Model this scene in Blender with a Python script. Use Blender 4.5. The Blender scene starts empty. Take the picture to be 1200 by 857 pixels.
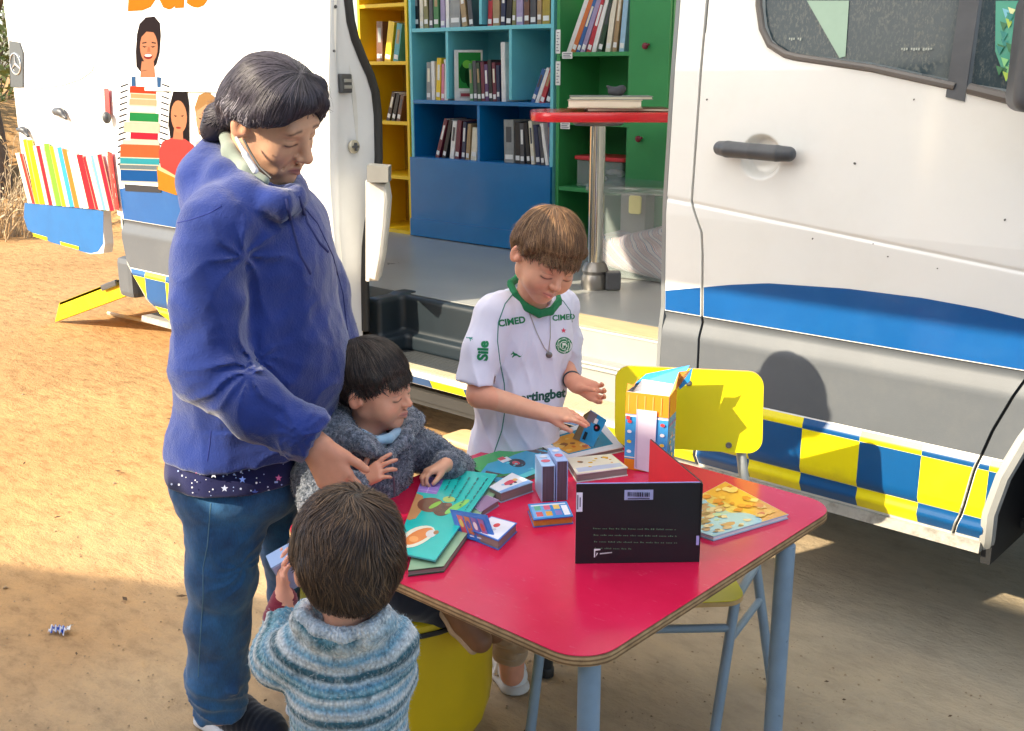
import bpy, bmesh, math, random
import numpy as np
from mathutils import Vector, Matrix
from mathutils.bvhtree import BVHTree
from mathutils.geometry import tessellate_polygon
import openvdb
SC = bpy.context.scene
COL = SC.collection
rnd = random.Random(7)
PI = math.pi

# ------------------------------------------------------------------ camera
FPX, CXP, CYP, CAMH = 1280.0, 600.0, 428.5, 1.5
TH = math.atan((CYP - 83.0) / FPX)                 # pitch down
U = Vector((0.74706942, 0.66474602, 0.0))          # camera right on the ground plane
V = Vector((-0.66474602, 0.74706942, 0.0))         # camera forward on the ground plane
cam_d = bpy.data.cameras.new('camera')
cam = bpy.data.objects.new('camera', cam_d); COL.objects.link(cam)
cam.location = (0, 0, CAMH)
yaw = math.atan2(V.y, V.x) - PI / 2
cam.rotation_euler = (PI / 2 - TH, 0, yaw)
cam_d.sensor_width = 36.0; cam_d.sensor_fit = 'HORIZONTAL'
cam_d.lens = 36.0 * FPX / 1200.0
cam_d.clip_start = 0.05; cam_d.clip_end = 2000
SC.camera = cam

# ------------------------------------------------------------------ sky and sun
SUN = Vector((0.285, 0.80, -0.50)).normalized()
world = bpy.data.worlds.new('World'); SC.world = world; world.use_nodes = True
wn = world.node_tree.nodes; wl = world.node_tree.links
sky = wn.new('ShaderNodeTexSky'); sky.sky_type = 'NISHITA'; sky.sun_disc = False
sky.sun_elevation = math.asin(-SUN.z)
sky.sun_rotation = math.atan2(-SUN.x, -SUN.y)
sky.air_density = 1.0; sky.dust_density = 1.5
bgn = wn['Background']; wl.new(sky.outputs[0], bgn.inputs[0]); bgn.inputs[1].default_value = 0.135
sun_d = bpy.data.lights.new('sun', 'SUN'); sun_d.energy = 3.4; sun_d.angle = math.radians(0.55)
sun_d.color = (1.0, 0.86, 0.64)
sun = bpy.data.objects.new('sun', sun_d); COL.objects.link(sun)
sun.rotation_euler = (-SUN).to_track_quat('Z', 'Y').to_euler(); sun.location = (-4, -6, 8)
SC.view_settings.view_transform = 'Standard'; SC.view_settings.look = 'None'
SC.view_settings.exposure = 1.5; SC.view_settings.gamma = 1.0
SC.view_settings.use_curve_mapping = False

# ------------------------------------------------------------------ pixel helpers (photograph pixels -> points at a known real plane)
def ray(px, py):
    x = (px - CXP) / FPX; y = (py - CYP) / FPX
    f = math.cos(TH) - y * math.sin(TH); up = -math.sin(TH) - y * math.cos(TH)
    return U * x + V * f + Vector((0, 0, up))
def atF(px, py, F):        # F = distance ahead of the camera along the ground
    r = ray(px, py); t = F / r.dot(V); return Vector((0, 0, CAMH)) + r * t
def atY(px, py, Y):
    r = ray(px, py); return Vector((0, 0, CAMH)) + r * (Y / r.y)
def atX(px, py, X):
    r = ray(px, py); return Vector((0, 0, CAMH)) + r * (X / r.x)
def atZ(px, py, Z):
    r = ray(px, py); return Vector((0, 0, CAMH)) + r * ((Z - CAMH) / r.z)

# ------------------------------------------------------------------ objects
def lin(c):
    return tuple(((x / 12.92) if x <= 0.04045 else ((x + 0.055) / 1.055) ** 2.4) for x in c)
def hexc(h):
    return lin(tuple(int(h[i:i + 2], 16) / 255 for i in (0, 2, 4)))
def tag(o, label=None, cat=None, group=None, kind=None):
    if label: o['label'] = label
    if cat: o['category'] = cat
    if group: o['group'] = group
    if kind: o['kind'] = kind
    return o
def empty(name, loc=(0, 0, 0), rz=0.0, label=None, cat=None, group=None):
    o = bpy.data.objects.new(name, None); COL.objects.link(o)
    o.location = loc; o.rotation_euler = (0, 0, rz); o.empty_display_size = 0.1
    return tag(o, label, cat, group)
def link(name, me, mat=None, parent=None):
    o = bpy.data.objects.new(name, me); COL.objects.link(o)
    if mat is not None and not me.materials:
        me.materials.append(mat)
    if parent is not None:
        o.parent = parent
    return o
def mesh_from(name, vs, fs, smooth=False):
    me = bpy.data.meshes.new(name); me.from_pydata([tuple(v) for v in vs], [], fs); me.update()
    if smooth:
        me.polygons.foreach_set('use_smooth', [True] * len(me.polygons))
    return me
def set_col(me, cols):
    a = me.color_attributes.new('Col', 'FLOAT_COLOR', 'POINT')
    c = np.ones((len(me.vertices), 4), np.float32); c[:, :3] = cols
    a.data.foreach_set('color', c.ravel())

class MB:
    """collects shapes into one mesh"""
    def __init__(s): s.v = []; s.f = []; s.c = []; s.sm = []
    def add(s, vs, fs, col=None, smooth=False):
        n = len(s.v); s.v += [Vector(v) for v in vs]; s.f += [[i + n for i in f] for f in fs]
        s.sm += [smooth] * len(fs)
        if col is not None or s.c:
            s.c += [tuple(col or (1, 1, 1))] * len(vs)
        return s
    def box(s, c, h, rz=0.0, M=None, bev=0.0, col=None):
        c = Vector(c); hx, hy, hz = h
        bm = bmesh.new(); bmesh.ops.create_cube(bm, size=1)
        for v in bm.verts: v.co = Vector((v.co.x * 2 * hx, v.co.y * 2 * hy, v.co.z * 2 * hz))
        if bev > 0:
            bmesh.ops.bevel(bm, geom=bm.edges[:] , offset=bev, segments=2, profile=0.6, affect='EDGES')
        R = M if M is not None else Matrix.Rotation(rz, 3, 'Z')
        vs = [c + R @ v.co for v in bm.verts]; bm.verts.index_update()
        fs = [[v.index for v in f.verts] for f in bm.faces]; bm.free()
        return s.add(vs, fs, col)
    def prism(s, pts, a, b, smooth=False, col=None):
        """pts: 3D loop; extruded by the vector b-a"""
        d = Vector(b) - Vector(a); n = len(pts); vs = [Vector(p) for p in pts] + [Vector(p) + d for p in pts]
        fs = [list(range(n))[::-1], list(range(n, 2 * n))] + [[i, (i + 1) % n, n + (i + 1) % n, n + i] for i in range(n)]
        return s.add(vs, fs, col, smooth)
    def tube(s, pts, r, seg=10, caps=True, col=None):
        pts = [Vector(p) for p in pts]; n = len(pts); rs = r if isinstance(r, (list, tuple)) else [r] * n
        vs = []; fs = []; prev = None
        for i, p in enumerate(pts):
            t = (pts[min(i + 1, n - 1)] - pts[max(i - 1, 0)]).normalized()
            if prev is None:
                a = t.orthogonal().normalized()
            else:
                a = (prev - t * prev.dot(t)).normalized()
            prev = a; b = t.cross(a)
            for k in range(seg):
                th = 2 * PI * k / seg; vs.append(p + (a * math.cos(th) + b * math.sin(th)) * rs[i])
        for i in range(n - 1):
            for k in range(seg):
                k2 = (k + 1) % seg; fs.append([i * seg + k, i * seg + k2, (i + 1) * seg + k2, (i + 1) * seg + k])
        if caps:
            fs.append(list(range(seg))[::-1]); fs.append([(n - 1) * seg + k for k in range(seg)])
        return s.add(vs, fs, col, True)
    def lathe(s, c, prof, seg=32, ax=None, col=None):
        """prof: list of (radius, height) about axis ax through c"""
        c = Vector(c); ax = Vector(ax or (0, 0, 1)).normalized(); a = ax.orthogonal().normalized(); b = ax.cross(a)
        vs = []; fs = []; n = len(prof)
        for (r, h) in prof:
            for k in range(seg):
                th = 2 * PI * k / seg; vs.append(c + ax * h + (a * math.cos(th) + b * math.sin(th)) * max(r, 1e-5))
        for i in range(n - 1):
            for k in range(seg):
                k2 = (k + 1) % seg; fs.append([i * seg + k, i * seg + k2, (i + 1) * seg + k2, (i + 1) * seg + k])
        fs.append(list(range(seg))[::-1]); fs.append([(n - 1) * seg + k for k in range(seg)])
        return s.add(vs, fs, col, True)
    def mesh(s, name):
        me = bpy.data.meshes.new(name); me.from_pydata([tuple(v) for v in s.v], [], s.f); me.update()
        me.polygons.foreach_set('use_smooth', s.sm)
        if s.c: set_col(me, np.array(s.c, np.float32))
        return me
    def build(s, name, mat=None, parent=None):
        me = s.mesh(name)
        if True in s.sm: me.set_sharp_from_angle(angle=math.radians(42))
        return link(name, me, mat, parent)

def rrect(w, h, r, n=6):
    """rounded rectangle outline, centred, counter-clockwise"""
    out = []
    for cx, cy, a0 in ((w / 2 - r, h / 2 - r, 0), (-w / 2 + r, h / 2 - r, PI / 2), (-w / 2 + r, -h / 2 + r, PI), (w / 2 - r, -h / 2 + r, 1.5 * PI)):
        for i in range(n + 1):
            a = a0 + PI / 2 * i / n; out.append((cx + r * math.cos(a), cy + r * math.sin(a)))
    return out
def circ(cx, cy, rx, ry=None, n=20, a=0.0):
    ry = ry or rx; ca, sa = math.cos(a), math.sin(a)
    return [(cx + rx * math.cos(t) * ca - ry * math.sin(t) * sa, cy + rx * math.cos(t) * sa + ry * math.sin(t) * ca) for t in [2 * PI * i / n for i in range(n)]]
def slab(pts2, O, A, B, N, t, bev=0.0):
    """extruded outline: pts2 in the A,B plane at O, thickness t along N, edge rounded by bev"""
    O, A, B, N = map(Vector, (O, A, B, N)); m = MB(); n = len(pts2)
    cx = sum(p[0] for p in pts2) / n; cy = sum(p[1] for p in pts2) / n
    def ring(inset, h):
        out = []
        for i, (x, y) in enumerate(pts2):
            x0, y0 = pts2[i - 1]; x1, y1 = pts2[(i + 1) % n]
            tx, ty = x1 - x0, y1 - y0; L = math.hypot(tx, ty) or 1
            out.append(O + A * (x - ty / L * inset) + B * (y + tx / L * inset) + N * h)
        return out
    rings = [ring(bev, 0), ring(bev * .3, bev * .3), ring(0, bev), ring(0, t - bev), ring(bev * .3, t - bev * .3), ring(bev, t)] if bev else [ring(0, 0), ring(0, t)]
    vs = [p for r in rings for p in r]; k = len(rings)
    fs = [[j * n + i, j * n + (i + 1) % n, (j + 1) * n + (i + 1) % n, (j + 1) * n + i] for j in range(k - 1) for i in range(n)]
    m.add(vs, fs, smooth=bool(bev)); m.add(rings[0], [list(range(n))[::-1]]); m.add(rings[-1], [list(range(n))])
    return m

# ------------------------------------------------------------------ materials
def newmat(name):
    m = bpy.data.materials.new(name); m.use_nodes = True
    return m, m.node_tree.nodes, m.node_tree.links, m.node_tree.nodes['Principled BSDF']
def noise_node(n, l, scale, detail=4, rough=0.55, vec=None, stretch=None, coord='Object'):
    tc = n.new('ShaderNodeTexCoord'); src = tc.outputs[coord]
    if stretch:
        mp = n.new('ShaderNodeMapping'); mp.inputs['Scale'].default_value = stretch; l.new(src, mp.inputs[0]); src = mp.outputs[0]
    t = n.new('ShaderNodeTexNoise'); t.inputs['Scale'].default_value = scale; t.inputs['Detail'].default_value = detail
    t.inputs['Roughness'].default_value = rough; l.new(src, t.inputs['Vector']); return t
def ramp(n, l, src, stops):
    r = n.new('ShaderNodeValToRGB'); e = r.color_ramp.elements
    while len(e) < len(stops): e.new(0.5)
    for el, (p, c) in zip(e, stops): el.position = p; el.color = (*c[:3], 1)
    l.new(src, r.inputs[0]); return r
def mixc(n, l, a, b, f, mode='MIX'):
    m = n.new('ShaderNodeMix'); m.data_type = 'RGBA'; m.blend_type = mode
    for s, v in ((m.inputs[0], f), (m.inputs[6], a), (m.inputs[7], b)):
        if isinstance(v, bpy.types.NodeSocket): l.new(v, s)
        elif isinstance(v, (int, float)): s.default_value = v
        else: s.default_value = (*v[:3], 1)
    return m.outputs[2]
def math_n(n, l, op, a, b=None, c=None):
    m = n.new('ShaderNodeMath'); m.operation = op
    for i, v in enumerate((a, b, c)):
        if v is None: continue
        if isinstance(v, bpy.types.NodeSocket): l.new(v, m.inputs[i])
        else: m.inputs[i].default_value = v
    return m.outputs[0]
MATS = {}
def pbr(name, col, rough=0.5, metal=0.0, var=0.12, vscale=6.0, bump=0.0, bscale=60.0, coat=0.0, spec=0.5, rvar=0.0,
        stretch=None, sheen=0.0, attr=False, dirt=None, dirt_amt=0.0, sss=0.0, trans=0.0, coord='Object', bdist=0.002):
    if name in MATS: return MATS[name]
    m, n, l, b = newmat(name)
    b.inputs['Roughness'].default_value = rough; b.inputs['Metallic'].default_value = metal
    b.inputs['Coat Weight'].default_value = coat; b.inputs['Coat Roughness'].default_value = 0.08
    b.inputs['Specular IOR Level'].default_value = spec; b.inputs['Sheen Weight'].default_value = sheen
    b.inputs['Sheen Roughness'].default_value = 0.5
    b.inputs['Transmission Weight'].default_value = trans
    if sss:
        b.inputs['Subsurface Weight'].default_value = sss; b.inputs['Subsurface Radius'].default_value = (1.0, 0.35, 0.2)
        b.inputs['Subsurface Scale'].default_value = 0.008
    if attr:
        at = n.new('ShaderNodeAttribute'); at.attribute_name = 'Col'; base = at.outputs['Color']
    else:
        rg = n.new('ShaderNodeRGB'); rg.outputs[0].default_value = (*col, 1); base = rg.outputs[0]
    nz = noise_node(n, l, vscale, 5, 0.6, stretch=stretch, coord=coord)
    if var:
        r = ramp(n, l, nz.outputs[0], [(0.3, (1 - var,) * 3), (0.7, (1 + var * .6,) * 3)])
        base = mixc(n, l, base, r.outputs[0], 1.0, 'MULTIPLY')
    if dirt is not None:
        n2 = noise_node(n, l, vscale * 2.3, 8, 0.7, coord=coord)
        r2 = ramp(n, l, n2.outputs[0], [(0.48, (0, 0, 0)), (0.75, (1, 1, 1))])
        base = mixc(n, l, base, dirt, math_n(n, l, 'MULTIPLY', r2.outputs[0], dirt_amt))
    l.new(base, b.inputs['Base Color'])
    if rvar:
        r3 = n.new('ShaderNodeMapRange'); l.new(nz.outputs[0], r3.inputs[0]); r3.inputs[3].default_value = max(rough - rvar, 0.02); r3.inputs[4].default_value = rough + rvar
        l.new(r3.outputs[0], b.inputs['Roughness'])
    if bump:
        nb = noise_node(n, l, bscale, 6, 0.6, stretch=stretch, coord=coord)
        bp = n.new('ShaderNodeBump'); bp.inputs['Strength'].default_value = bump; bp.inputs['Distance'].default_value = bdist
        l.new(nb.outputs[0], bp.inputs['Height']); l.new(bp.outputs[0], b.inputs['Normal'])
    MATS[name] = m; return m

INK = pbr('printed_ink', (1, 1, 1), 0.8, attr=True, var=0.05, vscale=30, spec=0.1)
INKG = pbr('glossy_printed_ink', (1, 1, 1), 0.22, attr=True, var=0.08, vscale=14, coat=0.3)
INKC = pbr('cloth_print', (1, 1, 1), 0.8, attr=True, var=0.08, vscale=60)

# ------------------------------------------------------------------ flat print: coloured polygons laid on a surface
def text_polys(txt, size, x=0, y=0, align='LEFT', bold=0.0, shear=0.0, rot=0.0, sx=1.0):
    cu = bpy.data.curves.new('lettering', 'FONT'); cu.body = txt; cu.size = size; cu.align_x = align; cu.offset = bold; cu.shear = shear
    cu.resolution_u = 3
    ob = bpy.data.objects.new('lettering', cu); COL.objects.link(ob)
    dg = bpy.context.evaluated_depsgraph_get(); me = bpy.data.meshes.new_from_object(ob.evaluated_get(dg))
    vs = [(v.co.x * sx, v.co.y) for v in me.vertices]; fs = [list(p.vertices) for p in me.polygons]
    bpy.data.objects.remove(ob); bpy.data.curves.remove(cu); bpy.data.meshes.remove(me)
    c, s_ = math.cos(rot), math.sin(rot)
    return [(x + a * c - b * s_, y + a * s_ + b * c) for a, b in vs], fs
def poly_tris(pts):
    t = tessellate_polygon([[Vector((p[0], p[1], 0)) for p in pts]])
    return [(p[0], p[1]) for p in pts], [list(f) for f in t]
def print_mesh(name, shapes, fn, parent, mat=None, maxlen=None, lift=0.00025, start=0.0006):
    """shapes: list of (polygon or ('T', vs, fs), colour). fn(x, y, h) -> 3D point at height h over the surface (or None)"""
    VV = []; FF = []; CC = []
    for i, (sh, colr) in enumerate(shapes):
        vs, fs = (sh[1], sh[2]) if sh[0] == 'T' else poly_tris(sh)
        if maxlen:
            bm = bmesh.new(); bv = [bm.verts.new((a, b, 0)) for a, b in vs]
            for f in fs:
                try: bm.faces.new([bv[j] for j in f])
                except ValueError: pass
            bmesh.ops.triangulate(bm, faces=bm.faces[:])
            for _ in range(6):
                es = [e for e in bm.edges if e.calc_length() > maxlen]
                if not es: break
                bmesh.ops.subdivide_edges(bm, edges=es, cuts=1); bmesh.ops.triangulate(bm, faces=[f for f in bm.faces if len(f.verts) > 3])
            bm.verts.index_update(); vs = [(v.co.x, v.co.y) for v in bm.verts]; fs = [[v.index for v in f.verts] for f in bm.faces]; bm.free()
        h = start + lift * i
        P = [fn(a, b, h) for a, b in vs]; n = len(VV)
        ok = [p is not None for p in P]
        VV += [p if p is not None else Vector((0, 0, 0)) for p in P]; CC += [colr] * len(P)
        FF += [[j + n for j in f] for f in fs if all(ok[j] for j in f)]
    me = bpy.data.meshes.new(name); me.from_pydata([tuple(v) for v in VV], [], FF); me.update(); set_col(me, np.array(CC, np.float32))
    return link(name, me, mat or INK, parent)
def flat_fn(O, A, B, N):
    O, A, B, N = map(Vector, (O, A, B, N))
    return lambda x, y, h: O + A * x + B * y + N * h
def proj_fn(bvh, O, A, B, D):
    """rays from the plane O,A,B along D onto bvh"""
    O, A, B, D = Vector(O), Vector(A), Vector(B), Vector(D).normalized()
    def fn(x, y, h):
        o = O + A * x + B * y
        p, nn, _, _ = bvh.ray_cast(o, D)
        if p is None: return None
        return p - D * (h * 2.0)
    return fn
def rect(x0, y0, x1, y1): return [(x0, y0), (x1, y0), (x1, y1), (x0, y1)]

# ------------------------------------------------------------------ numpy noise
def _hash(i, j, k, seed):
    h = (i.astype(np.uint32) * np.uint32(374761393) + j.astype(np.uint32) * np.uint32(668265263) + k.astype(np.uint32) * np.uint32(2147483647) + np.uint32(seed * 974711 + 13))
    h = (h ^ (h >> np.uint32(13))) * np.uint32(1274126177); h = h ^ (h >> np.uint32(16))
    return (h & np.uint32(0xFFFF)).astype(np.float32) / 65535.0
def vnoise(P, scale, seed=0, octaves=1):
    out = 0; amp = 1.0; tot = 0
    for o in range(octaves):
        Q = P * scale * (2 ** o) + 100.0; I = np.floor(Q).astype(np.int64); Fr = (Q - I).astype(np.float32); Fr = Fr * Fr * (3 - 2 * Fr)
        r = 0
        for dx in (0, 1):
            for dy in (0, 1):
                for dz in (0, 1):
                    w = (Fr[:, 0] if dx else 1 - Fr[:, 0]) * (Fr[:, 1] if dy else 1 - Fr[:, 1]) * (Fr[:, 2] if dz else 1 - Fr[:, 2])
                    r = r + w * _hash(I[:, 0] + dx, I[:, 1] + dy, I[:, 2] + dz, seed + o * 17)
        out = out + amp * (r * 2 - 1); tot += amp; amp *= 0.5
    return out / tot

# ------------------------------------------------------------------ smooth solids (signed distance -> one continuous mesh)
class Solid:
    BG = 0.09
    def __init__(s): s.ops = []
    def cone(s, a, b, ra, rb, k=0.02, sub=False):
        a = np.array(a, float); b = np.array(b, float)
        lo = np.minimum(a - ra, b - rb); hi = np.maximum(a + ra, b + rb)
        def d(P):
            ba = b - a; L2 = ba @ ba + 1e-12; t = np.clip(((P - a) @ ba) / L2, 0, 1)
            q = P - a - t[..., None] * ba
            return np.sqrt((q * q).sum(-1)) - (ra + (rb - ra) * t)
        s.ops.append((d, lo, hi, k, sub)); return s
    def chain(s, pts, rs, k=0.02):
        for i in range(len(pts) - 1): s.cone(pts[i], pts[i + 1], rs[i], rs[i + 1], k)
        return s
    def ell(s, c, r, k=0.02, R=None, sub=False):
        c = np.array(c, float); r = np.array(r, float); m = r.max()
        Rm = None if R is None else np.array(R, float)
        def d(P):
            q = P - c
            if Rm is not None: q = q @ Rm            # columns of R = local axes
            k0 = np.sqrt(((q / r) ** 2).sum(-1)); k1 = np.sqrt(((q / (r * r)) ** 2).sum(-1)) + 1e-9
            return k0 * (k0 - 1) / k1
        s.ops.append((d, c - m, c + m, k, sub)); return s
    def rbox(s, c, h, r, k=0.01, R=None, sub=False):
        c = np.array(c, float); h = np.array(h, float); m = np.linalg.norm(h) + r; Rm = None if R is None else np.array(R, float)
        def d(P):
            q = P - c
            if Rm is not None: q = q @ Rm
            q = np.abs(q) - h
            return np.sqrt((np.maximum(q, 0) ** 2).sum(-1)) + np.minimum(q.max(-1), 0) - r
        s.ops.append((d, c - m, c + m, k, sub)); return s
    def plane(s, c, nrm, k=0.004):
        """keeps the side the normal points away from"""
        c = np.array(c, float); nrm = np.array(nrm, float); nrm = nrm / np.linalg.norm(nrm)
        s.ops.append((lambda P: (P - c) @ nrm, None, None, k, 'cut')); return s
    def field(s, vox, disp=None, pad=0.012):
        lo = np.min([o[1] for o in s.ops if o[1] is not None and o[4] is False], 0) - pad
        hi = np.max([o[2] for o in s.ops if o[2] is not None and o[4] is False], 0) + pad
        n = np.ceil((hi - lo) / vox).astype(int) + 1
        D = np.full(tuple(n), s.BG, np.float32)
        ax = [lo[i] + vox * np.arange(n[i]) for i in range(3)]
        for d, a, b, k, sub in s.ops:
            if a is None: i0 = np.zeros(3, int); i1 = n
            else:
                mg = 0.018 + k
                i0 = np.clip(np.floor((a - mg - lo) / vox).astype(int), 0, n); i1 = np.clip(np.ceil((b + mg - lo) / vox).astype(int) + 1, 0, n)
            if (i1 <= i0).any(): continue
            sl = tuple(slice(i0[i], i1[i]) for i in range(3))
            G = np.stack(np.meshgrid(ax[0][sl[0]], ax[1][sl[1]], ax[2][sl[2]], indexing='ij'), -1)
            e = d(G).astype(np.float32); A = D[sl]
            if sub is False:
                h = np.clip(0.5 + 0.5 * (A - e) / k, 0, 1); D[sl] = A * (1 - h) + e * h - k * h * (1 - h)
            else:
                if sub is True: e = -e
                h = np.clip(0.5 + 0.5 * (e - A) / k, 0, 1); D[sl] = A * (1 - h) + e * h + k * h * (1 - h)
        if disp is not None:
            idx = np.nonzero(np.abs(D) < 0.025); P = np.stack([ax[i][idx[i]] for i in range(3)], -1)
            D[idx] += disp(P).astype(np.float32)
        return D, lo
    def arrays(s, vox, disp=None, adapt=0.0):
        D, lo = s.field(vox, disp)
        D = np.clip(D, -3.5 * vox, 3.5 * vox)
        g = openvdb.FloatGrid(float(3.5 * vox)); g.copyFromArray(D)
        p, t, q = g.convertToPolygons(isovalue=0.0, adaptivity=adapt)
        p = p * vox + lo
        faces = [list(map(int, f)) for f in t] + [list(map(int, f)) for f in q]
        return p, faces
    def build(s, name, vox, mat, parent=None, disp=None, color=None, attrs=None, adapt=0.0, relax=1, post=None):
        p, faces = s.arrays(vox, disp, adapt)
        me = bpy.data.meshes.new(name); me.from_pydata(p.tolist(), [], faces); me.update()
        me.polygons.foreach_set('use_smooth', [True] * len(me.polygons))
        if post: post(me)
        P = np.empty(len(me.vertices) * 3, np.float32); me.vertices.foreach_get('co', P); P = P.reshape(-1, 3)
        if color is not None: set_col(me, color(P))
        if attrs:
            for an, fn in attrs.items():
                a = me.attributes.new(an, 'FLOAT', 'POINT'); a.data.foreach_set('value', fn(P).astype(np.float32))
        return link(name, me, mat, parent)
def bvh_of(o):
    me = o.data; return BVHTree.FromPolygons([v.co.copy() for v in me.vertices], [tuple(p.vertices) for p in me.polygons])
def sstep(a, b, x):
    t = np.clip((x - a) / (b - a), 0, 1); return t * t * (3 - 2 * t)
def nmix(c0, c1, w):
    return c0 * (1 - w[:, None]) + np.array(c1)[None, :] * w[:, None]
# ================================================================== SETTING
# ground: one sheet to the horizon, uneven trodden earth near the camera
def ground():
    m, n, l, b = newmat('trodden_earth')
    n1 = noise_node(n, l, 0.9, 6, 0.6); n2 = noise_node(n, l, 9, 8, 0.68, stretch=(1, 1.9, 1)); n3 = noise_node(n, l, 140, 4, 0.7)
    c1 = ramp(n, l, n1.outputs[0], [(0.3, hexc('b48c5e')), (0.7, hexc('cba370'))])
    c2 = ramp(n, l, n2.outputs[0], [(0.34, (0.58, 0.54, 0.50)), (0.5, (.96, .95, .94)), (0.72, (1.2, 1.14, 1.05))])
    c = mixc(n, l, c1.outputs[0], c2.outputs[0], 0.75, 'MULTIPLY')
    c3 = ramp(n, l, n3.outputs[0], [(0.25, (0.6, 0.57, 0.55)), (0.5, (1, 1, 1))])
    c = mixc(n, l, c, c3.outputs[0], 0.45, 'MULTIPLY')
    # worn concrete apron in front of the van (greyer), fading into earth
    tc = n.new('ShaderNodeTexCoord'); sx = n.new('ShaderNodeSeparateXYZ'); l.new(tc.outputs['Object'], sx.inputs[0])
    g = math_n(n, l, 'ADD', math_n(n, l, 'MULTIPLY', sx.outputs[0], 0.55), math_n(n, l, 'MULTIPLY', n1.outputs[0], 1.2))
    mr = n.new('ShaderNodeMapRange'); l.new(g, mr.inputs[0]); mr.inputs[1].default_value = -1.3; mr.inputs[2].default_value = 0.25
    n4 = noise_node(n, l, 3.5, 7, 0.7); c5 = ramp(n, l, n4.outputs[0], [(0.3, (0.84, 0.84, 0.85)), (0.7, (1.1, 1.08, 1.05))]); cc = mixc(n, l, mixc(n, l, hexc('b8ab93'), c5.outputs[0], 1.0, 'MULTIPLY'), c2.outputs[0], 0.22, 'MULTIPLY')
    c = mixc(n, l, c, cc, mr.outputs[0])
    vo = n.new('ShaderNodeTexVoronoi'); vo.inputs['Scale'].default_value = 46; l.new(tc.outputs['Object'], vo.inputs['Vector'])
    sp = ramp(n, l, vo.outputs['Distance'], [(0.06, (0.45, 0.42, 0.4)), (0.12, (1, 1, 1))])
    nv = noise_node(n, l, 5, 2); mk = ramp(n, l, nv.outputs[0], [(0.5, (0, 0, 0)), (0.62, (1, 1, 1))])
    c = mixc(n, l, c, mixc(n, l, c, sp.outputs[0], 1.0, 'MULTIPLY'), mk.outputs[0])
    l.new(c, b.inputs['Base Color']); b.inputs['Roughness'].default_value = 0.95; b.inputs['Specular IOR Level'].default_value = 0.15
    hh = math_n(n, l, 'ADD', math_n(n, l, 'MULTIPLY', n2.outputs[0], 1.0), math_n(n, l, 'MULTIPLY', n3.outputs[0], 0.16))
    bp = n.new('ShaderNodeBump'); bp.inputs['Strength'].default_value = 0.6; bp.inputs['Distance'].default_value = 0.028
    l.new(hh, bp.inputs['Height']); l.new(bp.outputs[0], b.inputs['Normal'])
    def axis(c0, dense, ext, n):
        a = np.linspace(-1, 1, n); return c0 + dense * a + (ext - dense) * np.sign(a) * np.abs(a) ** 7
    N = 330; ax = axis(-3.0, 7, 400, N); ay = axis(2.5, 6, 400, N)
    G = np.stack(np.meshgrid(ax, ay, indexing='ij'), -1).reshape(-1, 2)
    P = np.concatenate([G, np.zeros((len(G), 1))], 1)
    near = np.exp(-((G[:, 0] + 3) ** 2 + (G[:, 1] - 2) ** 2) / 60)
    slope = sstep(0.6, -3.2, G[:, 0])                                  # smoother apron on the right
    z = (vnoise(P, 1.3, 1, 2) * 0.006 + vnoise(P * np.array([1, 1.8, 1]), 11.0, 2, 2) * 0.0045 * slope) * near
    # low earth bank far behind the van's tail
    dF = G @ np.array([V.x, V.y]); dR = G @ np.array([U.x, U.y])
    bank = sstep(10.4, 12.6, dF + 0.5 * vnoise(P, 0.5, 5)) * sstep(2.0, -1.0, dR) * (1.1 + 0.3 * vnoise(P, 0.4, 3, 3)) * sstep(40, 20, dF)
    P[:, 2] = z + bank - 0.004
    fs = [(i * N + j, (i + 1) * N + j, (i + 1) * N + j + 1, i * N + j + 1) for i in range(N - 1) for j in range(N - 1)]
    me = bpy.data.meshes.new('ground'); me.from_pydata(P.tolist(), [], fs); me.update()
    me.polygons.foreach_set('use_smooth', [True] * len(me.polygons))
    tag(link('ground', me, m), kind='structure')
ground()

# pebbles and grit scattered over the earth
def grit():
    r = np.random.RandomState(3); m = MB(); base = [(1, 0, -.3), (-.4, .9, -.3), (-.5, -.8, -.3), (0.1, 0, .7), (.5, .5, .3)]
    fs = [(0, 4, 3), (4, 1, 3), (1, 2, 3), (2, 0, 3), (0, 1, 4)]
    for _ in range(5200):
        F = r.uniform(1.7, 7.5); R = r.uniform(-2.6, 1.4) * F / 2.5
        p = U * R + V * F
        if p.y > 2.6 and p.x > -4.9: continue
        s_ = r.uniform(0.0015, 0.005) * (1 + (r.rand() > .98) * 1.2); a = r.uniform(0, 6.3); ca, sa = math.cos(a), math.sin(a)
        m.add([(p.x + s_ * (x * ca - y * sa), p.y + s_ * (x * sa + y * ca), s_ * (z * .7 + .15)) for x, y, z in base], fs)
    o = m.build('grit', pbr('grit', hexc('a08a6c'), 0.9, var=0.35, vscale=90)); tag(o, 'small pebbles and grit scattered over the trodden earth', 'gravel', kind='stuff')
grit()

def litter():
    r = random.Random(21); m = MB()
    for _ in range(170):
        F = r.uniform(1.8, 6.5); R_ = r.uniform(-2.4, 1.3) * F / 2.5; p = U * R_ + V * F
        if p.y > 2.6 and p.x > -4.9: continue
        a = r.uniform(0, 6.3); L = r.uniform(.006, .022); w = L * r.uniform(.12, .4); d = Vector((math.cos(a), math.sin(a), 0)); s_ = Vector((-d.y, d.x, 0)); p.z = .006
        m.add([p - d * L, p - s_ * w + Vector((0, 0, .003)), p + d * L + Vector((0, 0, .002)), p + s_ * w], [(0, 1, 2), (0, 2, 3)])
    tag(m.build('leaf_litter', pbr('dry_litter', hexc('5c4630'), .9, var=.4, vscale=30)), 'scattered dry leaf bits and twigs on the earth', 'leaves', kind='stuff')
litter()

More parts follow.
